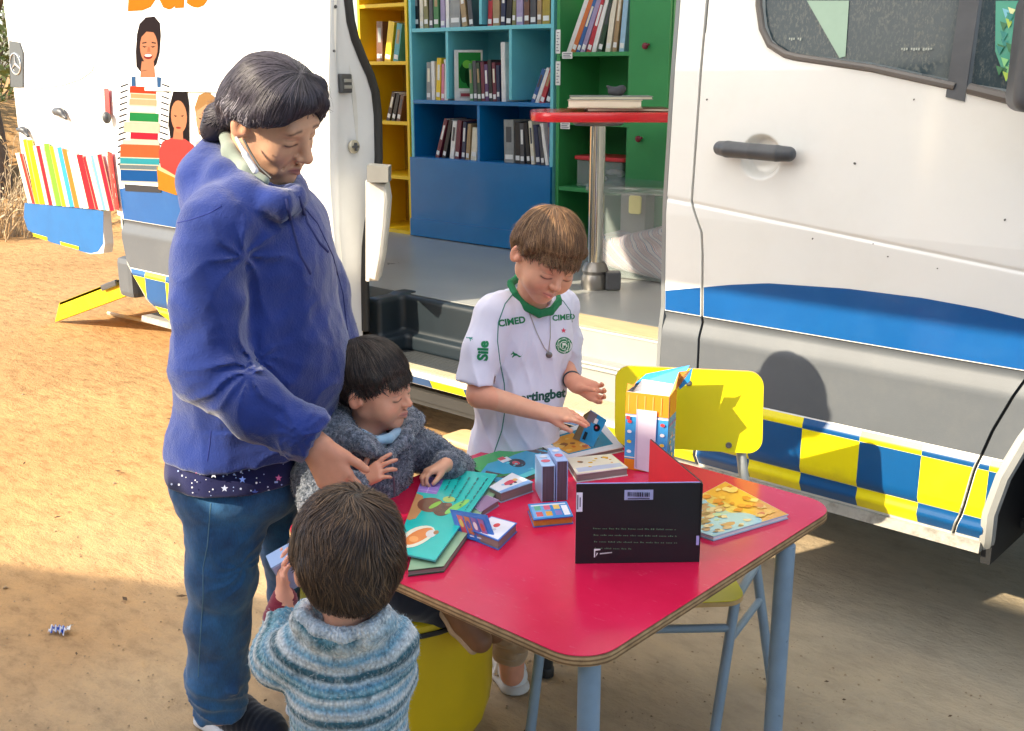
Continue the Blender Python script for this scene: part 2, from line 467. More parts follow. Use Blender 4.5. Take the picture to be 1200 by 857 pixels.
# building and wall added out of view behind the camera to shade the near ground
def added_house():
    h = empty('added_house', (1.5, -6, 0), 0, 'plain cream building added out of view behind the photographer to shade the yard', 'added_house')
    def part(name, mb, mat, par=None): o = mb.build(name, mat, par or h); o.matrix_parent_inverse = Matrix.Translation((-1.5, 6, 0)); return o
    wm = pbr('cream_render', hexc('d8cbb0'), 0.9, var=0.12, vscale=2, bump=0.3, bscale=80, coord='Object')
    top = 3.83
    part('wall', MB().box((1.40, -6.1, top / 2 - 0.06), (4.60, 3.0, top / 2 - 0.06)), wm)
    part('roof', MB().box((1.38, -6.05, top - 0.06), (4.61, 3.05, 0.06)), pbr('roof_sheet', hexc('8a8580'), 0.6))
    for x in (-1.6, 1.6, 4.4):
        w = empty('window', (0, 0, 0)); w.parent = h; w.matrix_parent_inverse = Matrix.Translation((-1.5, 6, 0))
        a = MB().box((x, -3.08, 1.6), (0.55, 0.03, 0.05)).box((x, -3.08, 2.5), (0.55, 0.03, 0.05)).box((x - .52, -3.08, 2.05), (0.05, 0.029, 0.4)).box((x + .52, -3.08, 2.05), (0.05, 0.029, 0.4)).build('frame', pbr('window_frame', hexc('e8e4da'), 0.5), w)
        MB().box((x, -3.09, 2.05), (0.47, 0.01, 0.4)).build('pane', pbr('dark_pane', (0.03, 0.04, 0.05), 0.08), w)
added_house()
def added_yard_wall():  # unseen wall, put in for its shadow on the left ground
    a = Vector((-2.70, -1.36, 0)); d = Vector((-0.89, -0.46, 0)).normalized(); b = a + d * 9; c = (a + b) / 2
    o = MB().box((c.x, c.y, 1.06), (4.5, 0.1, 1.06), rz=math.atan2(d.y, d.x)).box((c.x, c.y, 2.14), (4.52, 0.13, 0.02), rz=math.atan2(d.y, d.x)).build('added_yard_wall', pbr('yard_block', hexc('b7a58c'), 0.9, var=0.2, vscale=4, bump=0.4, bscale=50))
    tag(o, 'plain block wall with a coping, added out of view behind the photographer to shade the ground', 'wall')
added_yard_wall()

# tree and dry bush at the left edge
def twig_bush(name, base, h, w, n, mat, seed, leaf=None, leafmat=None):
    r = random.Random(seed); m = MB(); lf = MB()
    for i in range(n):
        a = r.uniform(0, 6.28); rad = r.uniform(0, w * .35); p = Vector((base[0] + math.cos(a) * rad, base[1] + math.sin(a) * rad, base[2] - .05))
        d = Vector((math.cos(a) * r.uniform(.1, .8), math.sin(a) * r.uniform(.1, .8), 1)).normalized(); pts = [p]
        L = h * r.uniform(.45, 1.05) / 6
        for k in range(6):
            d = (d + Vector((r.uniform(-.25, .25), r.uniform(-.25, .25), r.uniform(-.12, .1)))).normalized(); p = p + d * L; pts.append(p.copy())
            if k > 0 and r.random() < .8:
                e = (d + Vector((r.uniform(-1, 1), r.uniform(-1, 1), r.uniform(-.2, .6)))).normalized(); q = p + e * L * r.uniform(.6, 1.4)
                m.tube([p, (p + q) / 2 + Vector((0, 0, .01)), q], [.004, .003, .001], 4)
                if leaf:
                    for _ in range(leaf):
                        c = p.lerp(q, r.random()) + Vector((r.uniform(-.06, .06), r.uniform(-.06, .06), r.uniform(-.06, .06)))
                        x = Vector((r.uniform(-1, 1), r.uniform(-1, 1), r.uniform(-1, 1))).normalized(); y = x.orthogonal().normalized(); s_ = r.uniform(.02, .045)
                        lf.add([c - x * s_, c + y * s_ * .4, c + x * s_, c - y * s_ * .4], [(0, 1, 2, 3)])
        m.tube(pts, [.008, .007, .006, .005, .004, .003, .0015], 5)
    return m, lf
def background():
    bark = pbr('grey_bark', hexc('6b5d4d'), 0.95, var=0.4, vscale=10, bump=0.9, bscale=30, stretch=(1, 1, .25), bdist=0.02)
    leafm = pbr('olive_foliage', hexc('55652f'), 0.6, var=0.45, vscale=9)
    dry = pbr('dry_twigs', hexc('b9a585'), 0.9, var=0.3, vscale=15)
    r = random.Random(5)
    tb = atF(-14, 230, 11.2); tb.z = 0.3
    t = empty('tree', tb, 0, 'grey-barked tree trunk with sparse green leaves at the left edge behind the van door', 'tree')
    m = MB(); pts = [Vector((0, 0, -.4)), Vector((.02, .02, .6)), Vector((-.04, 0, 1.5)), Vector((.03, 0, 2.6)), Vector((0, .05, 3.8))]
    m.tube(pts, [.27, .2, .17, .14, .09], 14)
    for i in range(9):
        p = Vector((0, 0, 1.2 + i * .3)); d = Vector((math.cos(i * 2.4), math.sin(i * 2.4), .7)); m.tube([p, p + d * .5, p + d * 1.1 + Vector((0, 0, .15))], [.06, .04, .015], 6)
    m.build('trunk', bark, t)
    lf = MB()
    for i in range(9000):
        a = r.uniform(0, 6.28); c = Vector((math.cos(a), math.sin(a), 0)) * r.uniform(0, 1) ** .6 * 1.5 + Vector((0, 0, r.uniform(.9, 4.6)))
        c += Vector((math.sin(c.z * 7) * .2, math.cos(c.z * 5 + c.x * 4) * .2, 0))
        if math.sin(c.x * 5 + 1) * math.sin(c.y * 5) * math.sin(c.z * 4) < -.12: continue
        x = Vector((r.uniform(-1, 1), r.uniform(-1, 1), r.uniform(-1, 1))).normalized(); y = x.orthogonal().normalized(); s_ = r.uniform(.03, .06)
        lf.add([c - x * s_, c + y * s_ * .45, c + x * s_, c - y * s_ * .45], [(0, 1, 2, 3)])
    lf.build('crown', leafm, t)
    b1 = atF(6, 300, 10.2); b1.z = 0
    e = empty('dry_bush', b1, 0, 'dry straw-coloured bush at the left edge beside the tree trunk', 'bush')
    m, lf = twig_bush('b', (0, 0, 0), .95, .9, 70, dry, 3, 1, dry)
    m.build('stems', dry, e); lf.build('leaves', dry, e)
    b2 = atF(-30, 280, 12.5); b2.z = 1.0
    e = empty('green_shrub', b2, 0, 'dark green leafy shrub on the bank behind the tree trunk', 'shrub')
    m, lf = twig_bush('b', (0, 0, 0), 2.2, 1.6, 60, bark, 9, 9, leafm)
    m.build('stems', bark, e); lf.build('leaves', leafm, e)
    # a far line of trees along the horizon, seen past the van from other positions and in its glass
    for k, (R_, F_) in enumerate(((-9, 24), (-5.5, 26), (-13, 22))):
        p = U * R_ + V * F_
        t = empty('tree', (p.x, p.y, 0.6), 0, ('broad dark green tree far behind the van, nearest of the far trees', 'tall dark green tree far behind the van, farthest of the far trees', 'wide green tree far to the left beyond the bank')[k], 'tree', 'far trees beyond the bank')
        MB().tube([(0, 0, -.8), (.1, 0, 1), (0, .1, 2.6), (.05, 0, 3.6)], [.3, .22, .18, .1], 10).build('trunk', bark, t)
        lf = MB()
        for i in range(2500):
            a = r.uniform(0, 6.28); q = Vector((math.cos(a), math.sin(a), 0)) * r.uniform(0, 1) ** .5 * 2.2 * (1 + .2 * math.sin(3 * a + k)); c = q + Vector((0, 0, 3.6 + r.uniform(-1.6, 2.2) * (1 - q.length / 3)))
            x = Vector((r.uniform(-1, 1), r.uniform(-1, 1), r.uniform(-1, 1))).normalized(); y = x.orthogonal().normalized(); s_ = r.uniform(.12, .2)
            lf.add([c - x * s_, c + y * s_ * .5, c + x * s_, c - y * s_ * .5], [(0, 1, 2, 3)])
        lf.build('crown', leafm, t)
background()

# candy wrapper on the earth
def wrapper():
    p = atZ(70, 739, 0.006)
    e = empty('candy_wrapper', p, 0.5, 'crumpled blue and white striped candy wrapper lying on the earth at the left', 'wrapper')
    m = MB(); n = 14
    vs = []; cs = []
    for i in range(n):
        for j in range(7):
            x = (i / (n - 1) - .5) * .05; y = (j / 6 - .5) * .024 * (1 + .5 * abs(x) / .025)
            z = .008 * math.cos(y * 120) + .006 * math.sin(i * 1.9 + j * 2.3) + .004
            vs.append((x, y, z)); cs.append(hexc('3558b4') if (i // 2) % 2 else hexc('eef0f4'))
    fs = [(i * 7 + j, (i + 1) * 7 + j, (i + 1) * 7 + j + 1, i * 7 + j + 1) for i in range(n - 1) for j in range(6)]
    for v, c in zip(vs, cs): pass
    me = mesh_from('foil', vs, fs); set_col(me, np.array(cs, np.float32)); link('foil', me, INKG, e)
    me2 = mesh_from('twisted_end', [(.02, 0, .006), (.038, .012, .016), (.036, .002, .022), (.04, -.01, .012), (.03, 0, .004)], [(0, 1, 2), (0, 2, 3), (0, 3, 4)]); set_col(me2, np.ones((5, 3)) * .9); link('twisted_end', me2, INKG, e)
wrapper()
# ================================================================== VAN (long axis along X, its side faces -Y)
YS = 2.65
Zup = Vector((0, 0, 1))
def side_y(z):
    """outer skin of the van's side at height z"""
    pts = [(0.33, 2.70), (0.365, 2.665), (0.40, 2.645), (0.425, 2.652), (0.445, 2.640), (0.57, 2.640), (0.59, 2.648), (0.72, 2.652), (0.755, 2.652), (0.80, 2.672), (0.815, 2.664), (1.10, 2.652), (1.5, 2.670), (1.75, 2.69), (2.2, 2.76), (2.45, 2.83), (2.6, 2.95)]
    for (a, ya), (b, yb) in zip(pts, pts[1:]):
        if z <= b: return ya + (yb - ya) * max(0, (z - a) / (b - a))
    return pts[-1][1]
VAN = empty('van', (-2.9, 3.5, 0), 0, 'white library van with blue and yellow chequered sides, its sliding door open', 'van')
VP = Matrix.Translation((2.9, -3.5, 0))
def vlink(o, par=None):
    if par is None: o.parent = VAN; o.matrix_parent_inverse = VP
    else: o.parent = par
    return o
WHITE = pbr('white_paint', hexc('efeee9'), 0.28, var=0.04, vscale=1.5, coat=0.6, spec=0.5, dirt=hexc('b9ac95'), dirt_amt=0.10)
GREYP = pbr('grey_plastic', hexc('585d63'), 0.55, var=0.07, vscale=5, bump=0.15, bscale=300, dirt=hexc('8c8a84'), dirt_amt=0.1)
BLACKP = pbr('black_rubber', (0.02, 0.021, 0.023), 0.5, var=0.2)
DKGREY = pbr('dark_trim', (0.075, 0.08, 0.09), 0.42, var=0.2, vscale=20)
BLUEV = pbr('blue_vinyl', hexc('085494'), 0.32, var=0.12, vscale=4, coat=0.35, dirt=hexc('2f6aa2'), dirt_amt=0.25)
def creasez(x): return 1.139 - 0.0986 * (x + 1.686)
HX = atY(889, 184, 2.65).x; HZ = atY(889, 184, 2.65).z
def relief(x, z):
    r = 0.0
    if x > -1.8:
        r += 0.0035 * math.exp(-((z - creasez(x)) / 0.0048) ** 2)
        q = math.hypot(x - HX, (z - HZ)) / 0.060
        if q < 1.15: r += 0.034 * (1 - sm1(q)) * (.55 + .45 * math.sqrt(max(0, 1 - (q / 1.15) ** 2)))
    return r
def sm1(q):
    t = min(max((q - 0.72) / 0.28, 0), 1); return t * t * (3 - 2 * t)
def panel(name, xl, xr, zb, zt, mat, par=None, nz=24, nx=24, off=0.0, depth=0.03, yfun=None, zlist=None):
    """sheet over the van's side: xl/xr give the X edges for a height, zb/zt the Z edges for an X; edge turned inwards by depth"""
    yf = yfun or side_y
    L = xl if callable(xl) else (lambda z: xl); R = xr if callable(xr) else (lambda z: xr)
    B = zb if callable(zb) else (lambda x: zb); T = zt if callable(zt) else (lambda x: zt)
    vs = []; idx = {}
    for j in range(nz + 1):
        t = j / nz
        for i in range(nx + 1):
            s_ = i / nx
            x = L(1.0) * (1 - s_) + R(1.0) * s_
            z = B(x) * (1 - t) + T(x) * t
            if zlist is not None:
                z = B(x) + (T(x) - B(x)) * zlist[j]
            x = L(z) * (1 - s_) + R(z) * s_
            idx[i, j] = len(vs); vs.append(Vector((x, yf(z) + off + (relief(x, z) if yfun is None and depth else 0), z)))
    fs = [(idx[i, j], idx[i + 1, j], idx[i + 1, j + 1], idx[i, j + 1]) for i in range(nx) for j in range(nz)]
    border = [(i, 0) for i in range(nx)] + [(nx, j) for j in range(nz)] + [(i, nz) for i in range(nx, 0, -1)] + [(0, j) for j in range(nz, 0, -1)]
    if depth:
        ring = [idx[b] for b in border]
        for (dy, ins) in ((0.004, 0.0), (depth, 0.0)):
            new = []
            for (i, j), k in zip(border, ring):
                p = vs[idx[(i, j)]].copy(); p.y += dy; new.append(len(vs)); vs.append(p)
            n = len(ring); fs += [(ring[a], new[a], new[(a + 1) % n], ring[(a + 1) % n]) for a in range(n)]
            ring = new
    me = mesh_from(name, vs, fs, True); me.set_sharp_from_angle(angle=math.radians(50))
    return vlink(link(name, me, mat), par)
def X_(px, py): return atY(px, py, YS).x
def Z_(px, py): return atY(px, py, YS).z
def interp(tab):
    def f(x):
        if x <= tab[0][0]: return tab[0][1]
        for (a, ya), (b, yb) in zip(tab, tab[1:]):
            if x <= b:
                t = (x - a) / (b - a); return ya + (yb - ya) * t
        return tab[-1][1]
    return f
XOPF, XOPR = -1.765, -3.22            # sliding door opening: front and rear jamb
XREAR = -4.86
# --- front door: seam on the left with its kink at the crease
doorL = interp([(0.3, -1.628), (0.62, -1.634), (1.0, -1.640), (1.06, -1.645), (1.14, -1.682), (1.7, -1.680), (2.4, -1.66)])
doorR = interp([(0.36, -0.872), (0.45, -0.845), (0.55, -0.83), (0.66, -0.80), (0.75, -0.765), (0.82, -0.735), (0.95, -0.70), (1.2, -0.66), (2.4, -0.60)])
winb = interp([(-1.56, 1.60), (-1.50, 1.555), (-1.44, 1.532), (-1.2, 1.50), (-0.96, 1.452), (-0.6, 1.40)])
GREYB = (0.592, 0.812)
fd = panel('front_door', lambda z: doorL(z) + .004, lambda z: doorR(z) - .004, 0.815, lambda x: winb(x), WHITE, nz=250, nx=170)
panel('door_lower_cladding', lambda z: doorL(z) + .004, lambda z: doorR(z) - .004, 0.592, 0.8115, GREYP, fd, nz=18, nx=30, off=-0.001)
panel('door_sill_panel', lambda z: doorL(z) + .004, lambda z: doorR(z) - .004, 0.345, 0.5915, WHITE, fd, nz=28, nx=24)
# window frame post and glass
winL = lambda z: -1.50 if z > 1.66 else -1.50 + 0.0
m = MB()
def sidept(x, z, off=0.0): return Vector((x, side_y(z) + off, z))
# door upper rear post (white) left of the window, curved corner
def windowcorner(z):
    c = interp([(1.52, -1.40), (1.535, -1.437), (1.56, -1.485), (1.60, -1.512), (1.66, -1.528), (1.75, -1.535), (2.3, -1.50)]); return c(z)
panel('door_post', lambda z: doorL(z) + .004, lambda z: windowcorner(z), 1.50, 2.2, WHITE, fd, nz=30, nx=6, off=0.0035)
gl, n_, l_, b_ = newmat('dusty_glass')
b_.inputs['Base Color'].default_value = (0.05, 0.085, 0.10, 1); b_.inputs['Roughness'].default_value = 0.06; b_.inputs['Coat Weight'].default_value = 0.0
b_.inputs['Specular IOR Level'].default_value = 0.22
nz1 = noise_node(n_, l_, 160, 3, 0.75, stretch=(1, 1, 0.5)); nz2 = noise_node(n_, l_, 9, 4)
d1 = ramp(n_, l_, nz1.outputs[0], [(0.50, (0, 0, 0)), (0.62, (1, 1, 1))]); d2 = ramp(n_, l_, nz2.outputs[0], [(0.35, (0.15,) * 3), (0.7, (0.9,) * 3)])
dm = math_n(n_, l_, 'MULTIPLY', d1.outputs[0], d2.outputs[0]); dm = math_n(n_, l_, 'ADD', math_n(n_, l_, 'MULTIPLY', dm, 0.42), 0.015)
l_.new(mixc(n_, l_, (0.035, 0.06, 0.075), hexc('b9b6a6'), dm), b_.inputs['Base Color'])
l_.new(math_n(n_, l_, 'ADD', math_n(n_, l_, 'MULTIPLY', dm, 0.7), 0.05), b_.inputs['Roughness'])
GLASS = gl
wp = panel('window_pane', lambda z: windowcorner(z) + .02, -0.985, lambda x: winb(max(x, -1.44)) + .02, 2.1, GLASS, fd, nz=16, nx=20, off=0.012, depth=0)
edge = [(windowcorner(z), z) for z in (2.1, 1.9, 1.75, 1.66, 1.60, 1.56, 1.535)] + [(x, winb(x)) for x in (-1.40, -1.3, -1.2, -1.1, -0.99)]
sp = [sidept(x + .008, z + .006, 0.0) for x, z in edge]
vlink(MB().tube(sp, 0.0095, 8).build('window_seal', pbr('seal_rubber', hexc('6f6a66'), 0.5, var=0.15)), fd)
vlink(MB().prism([sidept(-1.0, 1.44, -.004), sidept(-0.955, 1.43, -.004), sidept(-0.955, 2.1, -.004), sidept(-1.0, 2.1, -.004)], (0, 0, 0), (0, .03, 0)).build('window_divider', DKGREY), fd)
# quarter light with a foliage reflection painted over it
panel('quarter_pane', -0.95, -0.70, lambda x: winb(x) + .02, 2.0, GLASS, fd, nz=8, nx=8, off=0.014, depth=0)
def seal2():
    pts = [sidept(-0.95, 1.46, 0.0), sidept(-0.85, 1.437, 0.0), sidept(-0.70, 1.415, 0), sidept(-0.62, 1.405, 0)]
    vlink(MB().tube(pts, 0.013, 8).build('window_seal', pbr('seal_rubber', hexc('6f6a66'), 0.5)), fd)
seal2()
def printed(name, shapes, par, mat=INKG, off=-0.0012, maxlen=0.05):
    """print laid on the van's side skin; shapes given in X,Z"""
    o = print_mesh(name, shapes, lambda x, z, h: Vector((x, side_y(z) + off - h, z)), None, mat, maxlen=maxlen)
    return vlink(o, par)
# pale triangle painted as a reflection, and etched marks on the window glass
printed('painted_reflection', [([(X_(936, 0), Z_(936, 0)), (X_(977, 68), Z_(977, 68)), (X_(984, 66), Z_(984, 66)), (X_(986, 0), Z_(986, 0))], hexc('86ab93'))], fd, off=0.010)
marks = []
for (mx, my, n, k) in ((917, 44, 6, 2.6), (1050, 56, 13, 2.9)):
    for q in range(n):
        x = mx + q * k; hh = (2.2, 3.4, 2.6, 3.0)[q % 4]
        if q % 5 == 3: continue
        marks.append((rect(X_(x, my), Z_(x, my + hh), X_(x + k * .6, my), Z_(x, my)), hexc('a9b1a6')))
tag(printed('glass_marks', marks, fd, off=0.009), kind='stuff')
zt = 1.82
foil = [([(X_(1159, 0), Z_(1159, 0)), (X_(1160, 60), Z_(1160, 60)), (X_(1174, 96), Z_(1174, 96)), (X_(1196, 70), Z_(1196, 70)), (X_(1200, 0), Z_(1200, 0))], hexc('4aa58c'))]  # green foliage reflection put in as coloured patches on the quarter pane
rr = random.Random(4)
for i in range(26):
    x0 = 1160 + rr.uniform(0, 30); y0 = rr.uniform(0, 84); c = rr.choice(['8fd48a', 'b7d65c', '2f8f86', '7ec7d9', 'e6efb0', '3c7c52'])
    foil.append(([(X_(x0, y0), Z_(x0, y0)), (X_(x0 + 9, y0 + 3), Z_(x0 + 9, y0 + 3)), (X_(x0 + 4, y0 + 12), Z_(x0 + 4, y0 + 12))], hexc(c)))
printed('painted_foliage_reflection', foil, fd, off=0.012)
# wing mirror: only its lower edge enters at the right
def mirror():
    c = atF(1234, 62, 2.35)
    s_ = Solid(); s_.rbox(c, (0.045, 0.035, 0.09), 0.03, R=Matrix.Rotation(0.5, 3, 'Z'))
    mo = vlink(s_.build('wing_mirror', 0.006, DKGREY), fd)
    s2 = Solid(); s2.rbox(c + Vector((-0.018, -0.026, -0.03)), (0.03, 0.02, 0.03), 0.015, R=Matrix.Rotation(0.5, 3, 'Z'))
    s2.build('indicator_lens', 0.004, pbr('mirror_lens', hexc('e3d9cf'), 0.1, coat=1.0), mo)
    e = Vector((-0.70, side_y(1.45), 1.45)); vlink(MB().tube([c + Vector((.02, .03, -.02)), e], [.03, .04], 10).build('mirror_arm', DKGREY), fd)
mirror()
# door handle over its scooped recess
def handle():
    cx, cz = X_(889, 183), Z_(889, 183); y = side_y(cz)
    s_ = Solid(); a = atY(842, 174, y - .040); b = atY(922, 181, y - .040); mid = (a + b) / 2
    s_.chain([a + Vector((0, .010, 0)), a.lerp(b, .14), a.lerp(b, .5) + Vector((0, -.003, 0)), a.lerp(b, .86), b + Vector((0, .010, 0))], [.0195, .0222, .0210, .0215, .0195], 0.002)
    s_.cone(a + Vector((.012, .03, 0)), a + Vector((.012, 0, 0)), .012, .012, .008); s_.cone(b + Vector((-.012, .03, 0)), b + Vector((-.012, 0, 0)), .013, .013, .008)
    s_.build('door_handle', 0.0025, DKGREY, None).name = 'door_handle'
    vlink(bpy.data.objects['door_handle'], fd)
    m = MB(); p = a.lerp(b, .21); m.tube([p + Vector((0, 0, -.0215)), p + Vector((0, -.0215, 0)), p + Vector((0, 0, .0215))], .0006, 5); vlink(m.build('handle_joint', BLACKP), fd)
handle()
# small chips on the white paint
chips = []
for (px, py, s_) in ((825, 117, 2.2), (878, 192, 0), (1000, 192, 2.6), (952, 280, 1.8), (1040, 301, 1.6), (1177, 258, 2.0), (1023, 286, 1.2), (1098, 315, 1.4), (1068, 117, 1.6)):
    if s_: chips.append((circ(X_(px, py), Z_(px, py), .0016 * s_, .0012 * s_, 7, rr.uniform(0, 3)), hexc('5f5f5c')))
for ch in chips: printed('paint_chip', [ch], fd)
# --- B pillar between the opening and the front door
pil = panel('pillar_panel', XOPF, lambda z: doorL(z) - .004, 0.815, 2.35, WHITE, None, nz=340, nx=6)
panel('pillar_cladding', XOPF, lambda z: doorL(z) - .004, 0.345, 0.8115, GREYP, pil, nz=30, nx=6, off=-0.001)
# thin grey edge strip of the opening
jm = MB(); zs = [0.40 + i * .06 for i in range(33)]
jv = []; 
for z in zs: jv += [Vector((XOPF - .001, side_y(z) - .001, z)), Vector((XOPF - .022, side_y(z) + .012, z)), Vector((XOPF - .022, side_y(z) + .07, z)), Vector((XOPF, side_y(z) + .07, z))]
jf = [(i * 4 + k, i * 4 + (k + 1) % 4, (i + 1) * 4 + (k + 1) % 4, (i + 1) * 4 + k) for i in range(len(zs) - 1) for k in range(4)]
vlink(link('opening_edge_front', mesh_from('opening_edge_front', jv, jf), pbr('edge_grey', hexc('8a8f92'), 0.35, metal=.3)))
# yellow strip and catch just inside the jamb
vlink(MB().box((XOPF - .026, 2.80, 1.75), (.006, .012, .24)).build('yellow_strip', pbr('yellow_plastic', hexc('e8d21a'), 0.4)))
vlink(MB().box((XOPF - .03, 2.72, 1.20), (.010, .012, .030), bev=.004).build('yellow_catch', pbr('yellow_plastic', hexc('e8d21a'), 0.4)))
# black door seams (backing behind the gaps)
vlink(MB().add([sidept(doorL(z) + d, z, .012) for z in [0.36 + .06 * i for i in range(34)] for d in (-.02, .02)], [(2 * i, 2 * i + 1, 2 * i + 3, 2 * i + 2) for i in range(33)]).build('door_gap', BLACKP))
vlink(MB().add([sidept(doorR(z) + d, z, .012) for z in [0.36 + .03 * i for i in range(30)] for d in (-.02, .02)], [(2 * i, 2 * i + 1, 2 * i + 3, 2 * i + 2) for i in range(29)]).build('door_gap', BLACKP))
# --- front fender round the wheel arch
AC = (-0.30, 0.33); AR = 0.53
def arch_x(z): 
    h = z - AC[1]; return AC[0] - math.sqrt(max(AR * AR - h * h, 0.0)) if h < AR else AC[0]
def archL(z): return -0.79 + 0.14 * max(0, (z - .36)) ** 1.3 * 1.6
fen = panel('front_fender', lambda z: doorR(z) + .004, lambda z: archL(z) if z < .8 else -0.6, 0.815, 1.40, WHITE, None, nz=16, nx=8)
archE = interp([(0.33, -0.805), (0.375, -0.79), (0.45, -0.785), (0.55, -0.765), (0.65, -0.73), (0.75, -0.68), (0.82, -0.62), (0.86, -.5)])
panel('fender_cladding', lambda z: doorR(z) + .004, archE, 0.592, 0.8115, GREYP, fen, nz=20, nx=8, off=-0.001)
panel('fender_sill_panel', lambda z: doorR(z) + .004, archE, 0.345, 0.5915, WHITE, fen, nz=20, nx=6)
panel('fender_top', -0.62, 0.55, 0.86, 1.42, WHITE, fen, nz=12, nx=10)
lip = [Vector((archE(z), side_y(z) + .012, z)) for z in (0.34, .375, .45, .55, .65, .75, .82, .86)] + [Vector((-.3, 2.68, .90)), Vector((0.0, 2.68, .86)), Vector((.15, 2.68, .7)), Vector((.2, 2.68, .4))]
vlink(MB().tube(lip, 0.02, 8).build('wheel_arch_lip', pbr('arch_plastic', hexc('a6a7a4'), 0.45)), fen)
vlink(MB().box((-.3, 3.15, .60), (.55, .02, .35)).box((-.79, 2.92, .5), (.012, .24, .2)).build('wheel_housing', BLACKP), fen)
wh = vlink(empty('wheel', (0, 0, 0)))
ty = MB().lathe((-.28, 2.72, .345), [(.21, 0), (.30, -.005), (.335, .02), (.345, .06), (.345, .17), (.335, .21), (.30, .235), (.2, .23)], 48, (0, 1, 0)).build('tyre', BLACKP, wh)
MB().lathe((-.28, 2.74, .345), [(.05, -.01), (.09, 0), (.12, .03), (.19, .03), (.215, 0), (.215, .16)], 40, (0, 1, 0)).build('rim', pbr('steel_rim', hexc('8d9094'), 0.4, metal=.7), wh)
wh2 = vlink(empty('wheel', (0, 0, 0)))
MB().lathe((-4.05, 2.78, .345), [(.21, 0), (.30, -.005), (.335, .02), (.345, .06), (.345, .17), (.335, .21), (.30, .235), (.2, .23)], 48, (0, 1, 0)).build('tyre', BLACKP, wh2)
MB().lathe((-4.05, 2.80, .345), [(.05, -.01), (.09, 0), (.12, .03), (.19, .03), (.215, 0), (.215, .16)], 40, (0, 1, 0)).build('rim', pbr('steel_rim', hexc('8d9094'), 0.4, metal=.7), wh2)
vlink(MB().box((.5, 3.5, .85), (.35, .78, .35), bev=.12).box((-.2, 3.5, 1.2), (.5, .8, .25), bev=.1).build('bonnet', WHITE))
# --- blue swoosh band and chequers, as vinyl on the skin
btop = interp([(-1.78, .872), (-1.68, .893), (-1.55, .920), (-1.43, .940), (-1.2, .955), (-1.0, .957), (-0.85, .950), (-0.7, .935), (-.5, .90)])
def vinyl(name, x0, x1, zb, zt, par, nx=14, nz=6, mat=BLUEV, off=-0.0016):
    return panel(name, x0, x1, zb, zt, mat, par, nz=nz, nx=nx, off=off, depth=0)
vinyl('blue_band', XOPF + .002, lambda z: doorL(z) - .006, 0.818, lambda x: btop(x), pil, 5)
vinyl('blue_band', lambda z: doorL(z) + .006, lambda z: doorR(z) - .007, 0.818, lambda x: btop(x), fd, 40, 10)
vinyl('blue_band', lambda z: doorR(z) + .007, -0.5, 0.818, lambda x: btop(x), fen, 8)
YEL = pbr('yellow_vinyl', hexc('f2e212'), 0.35, var=0.05, vscale=5, coat=0.3, dirt=hexc('b3a02a'), dirt_amt=0.3)
BLU2 = pbr('chequer_blue_vinyl', hexc('0b5088'), 0.3, var=0.1, vscale=5, coat=0.35, dirt=hexc('1f4f78'), dirt_amt=0.3)
xs = [X_(878, 540) - .172 * 2, X_(878, 540) - .172, X_(878, 540), X_(939.5, 540), X_(1007, 545), X_(1079, 560), X_(1156, 590), -0.55]
rows = [(0.588, 0.560), (0.559, 0.430), (0.4285, 0.372)]
for c in range(len(xs) - 1):
    for r_, (zt_, zb_) in enumerate(rows):
        yellow = ((c % 2 == 0) if r_ != 1 else (c % 2 == 1))
        segs = []
        lo_, hi_ = xs[c], xs[c + 1]
        for (a, b, par) in ((XOPF + .003, 'L-', pil), ('L+', 'R-', fd), ('R+', 'A', fen)):
            def A_(z, a=a): return a if not isinstance(a, str) else (doorL(z) + .006 if a == 'L+' else doorR(z) + .006)
            def B_(z, b=b): return {'L-': doorL(z) - .006, 'R-': doorR(z) - .006, 'A': archE(z) - .004}[b]
            zm = (zt_ + zb_) / 2
            if max(lo_, A_(zm)) < min(hi_, B_(zm)) - .004:
                vinyl('yellow_square' if yellow else 'blue_square', (lambda z, A_=A_: min(max(lo_, A_(z)), B_(z))), (lambda z, B_=B_, A_=A_: max(min(hi_, B_(z)), A_(z))), zb_, zt_, par, 4, 8, YEL if yellow else BLU2)
# --- sill, underside
vlink(MB().box(((XOPR + XOPF) / 2, 2.74, .33), (.70, .05, .02)).box((-1.3, 2.76, .335), (.5, .05, .012)).box((-3.9, 2.78, .34), (.9, .05, .012)).build('sill_underside', pbr('chassis_black', (.03, .03, .03), .8)))
for (a, b) in ((-1.77, -.80), (-4.75, -3.07)):
    vlink(MB().prism([(a, 2.652, .335), (a, 2.70, .335), (a, 2.70, .362), (a, 2.656, .362)], (0, 0, 0), (b - a, 0, 0)).build('sill_lip', pbr('worn_sill', hexc('b9b6ae'), 0.4, metal=.3, dirt=hexc('6b6257'), dirt_amt=.7, vscale=15)))
# step edge of the opening: white plank with blue and yellow chequers along its lower face
st = vlink(MB().prism([(-3.07, 2.63, .425), (-3.07, 2.78, .432), (-3.07, 2.78, .39), (-3.07, 2.645, .39)], (0, 0, 0), (1.29, 0, 0)).build('step_edge', WHITE))
x = -3.07; i = 0
while x < -1.79:
    x2 = min(x + .168, -1.785)
    vlink(MB().add([(x, 2.6268, .424), (x2 - .002, 2.6268, .424), (x2 - .002, 2.6425, .392), (x, 2.6425, .392)], [(0, 1, 2, 3)][::1]).build('blue_square' if i % 2 else 'yellow_square', BLU2 if i % 2 else YEL), st); x = x2; i += 1
vlink(MB().box((-2.42, 2.80, .30), (.64, .10, .01)).box((-2.42, 2.86, .36), (.65, .02, .06)).build('underfloor', pbr('chassis_black', (.03, .03, .03), .8)))
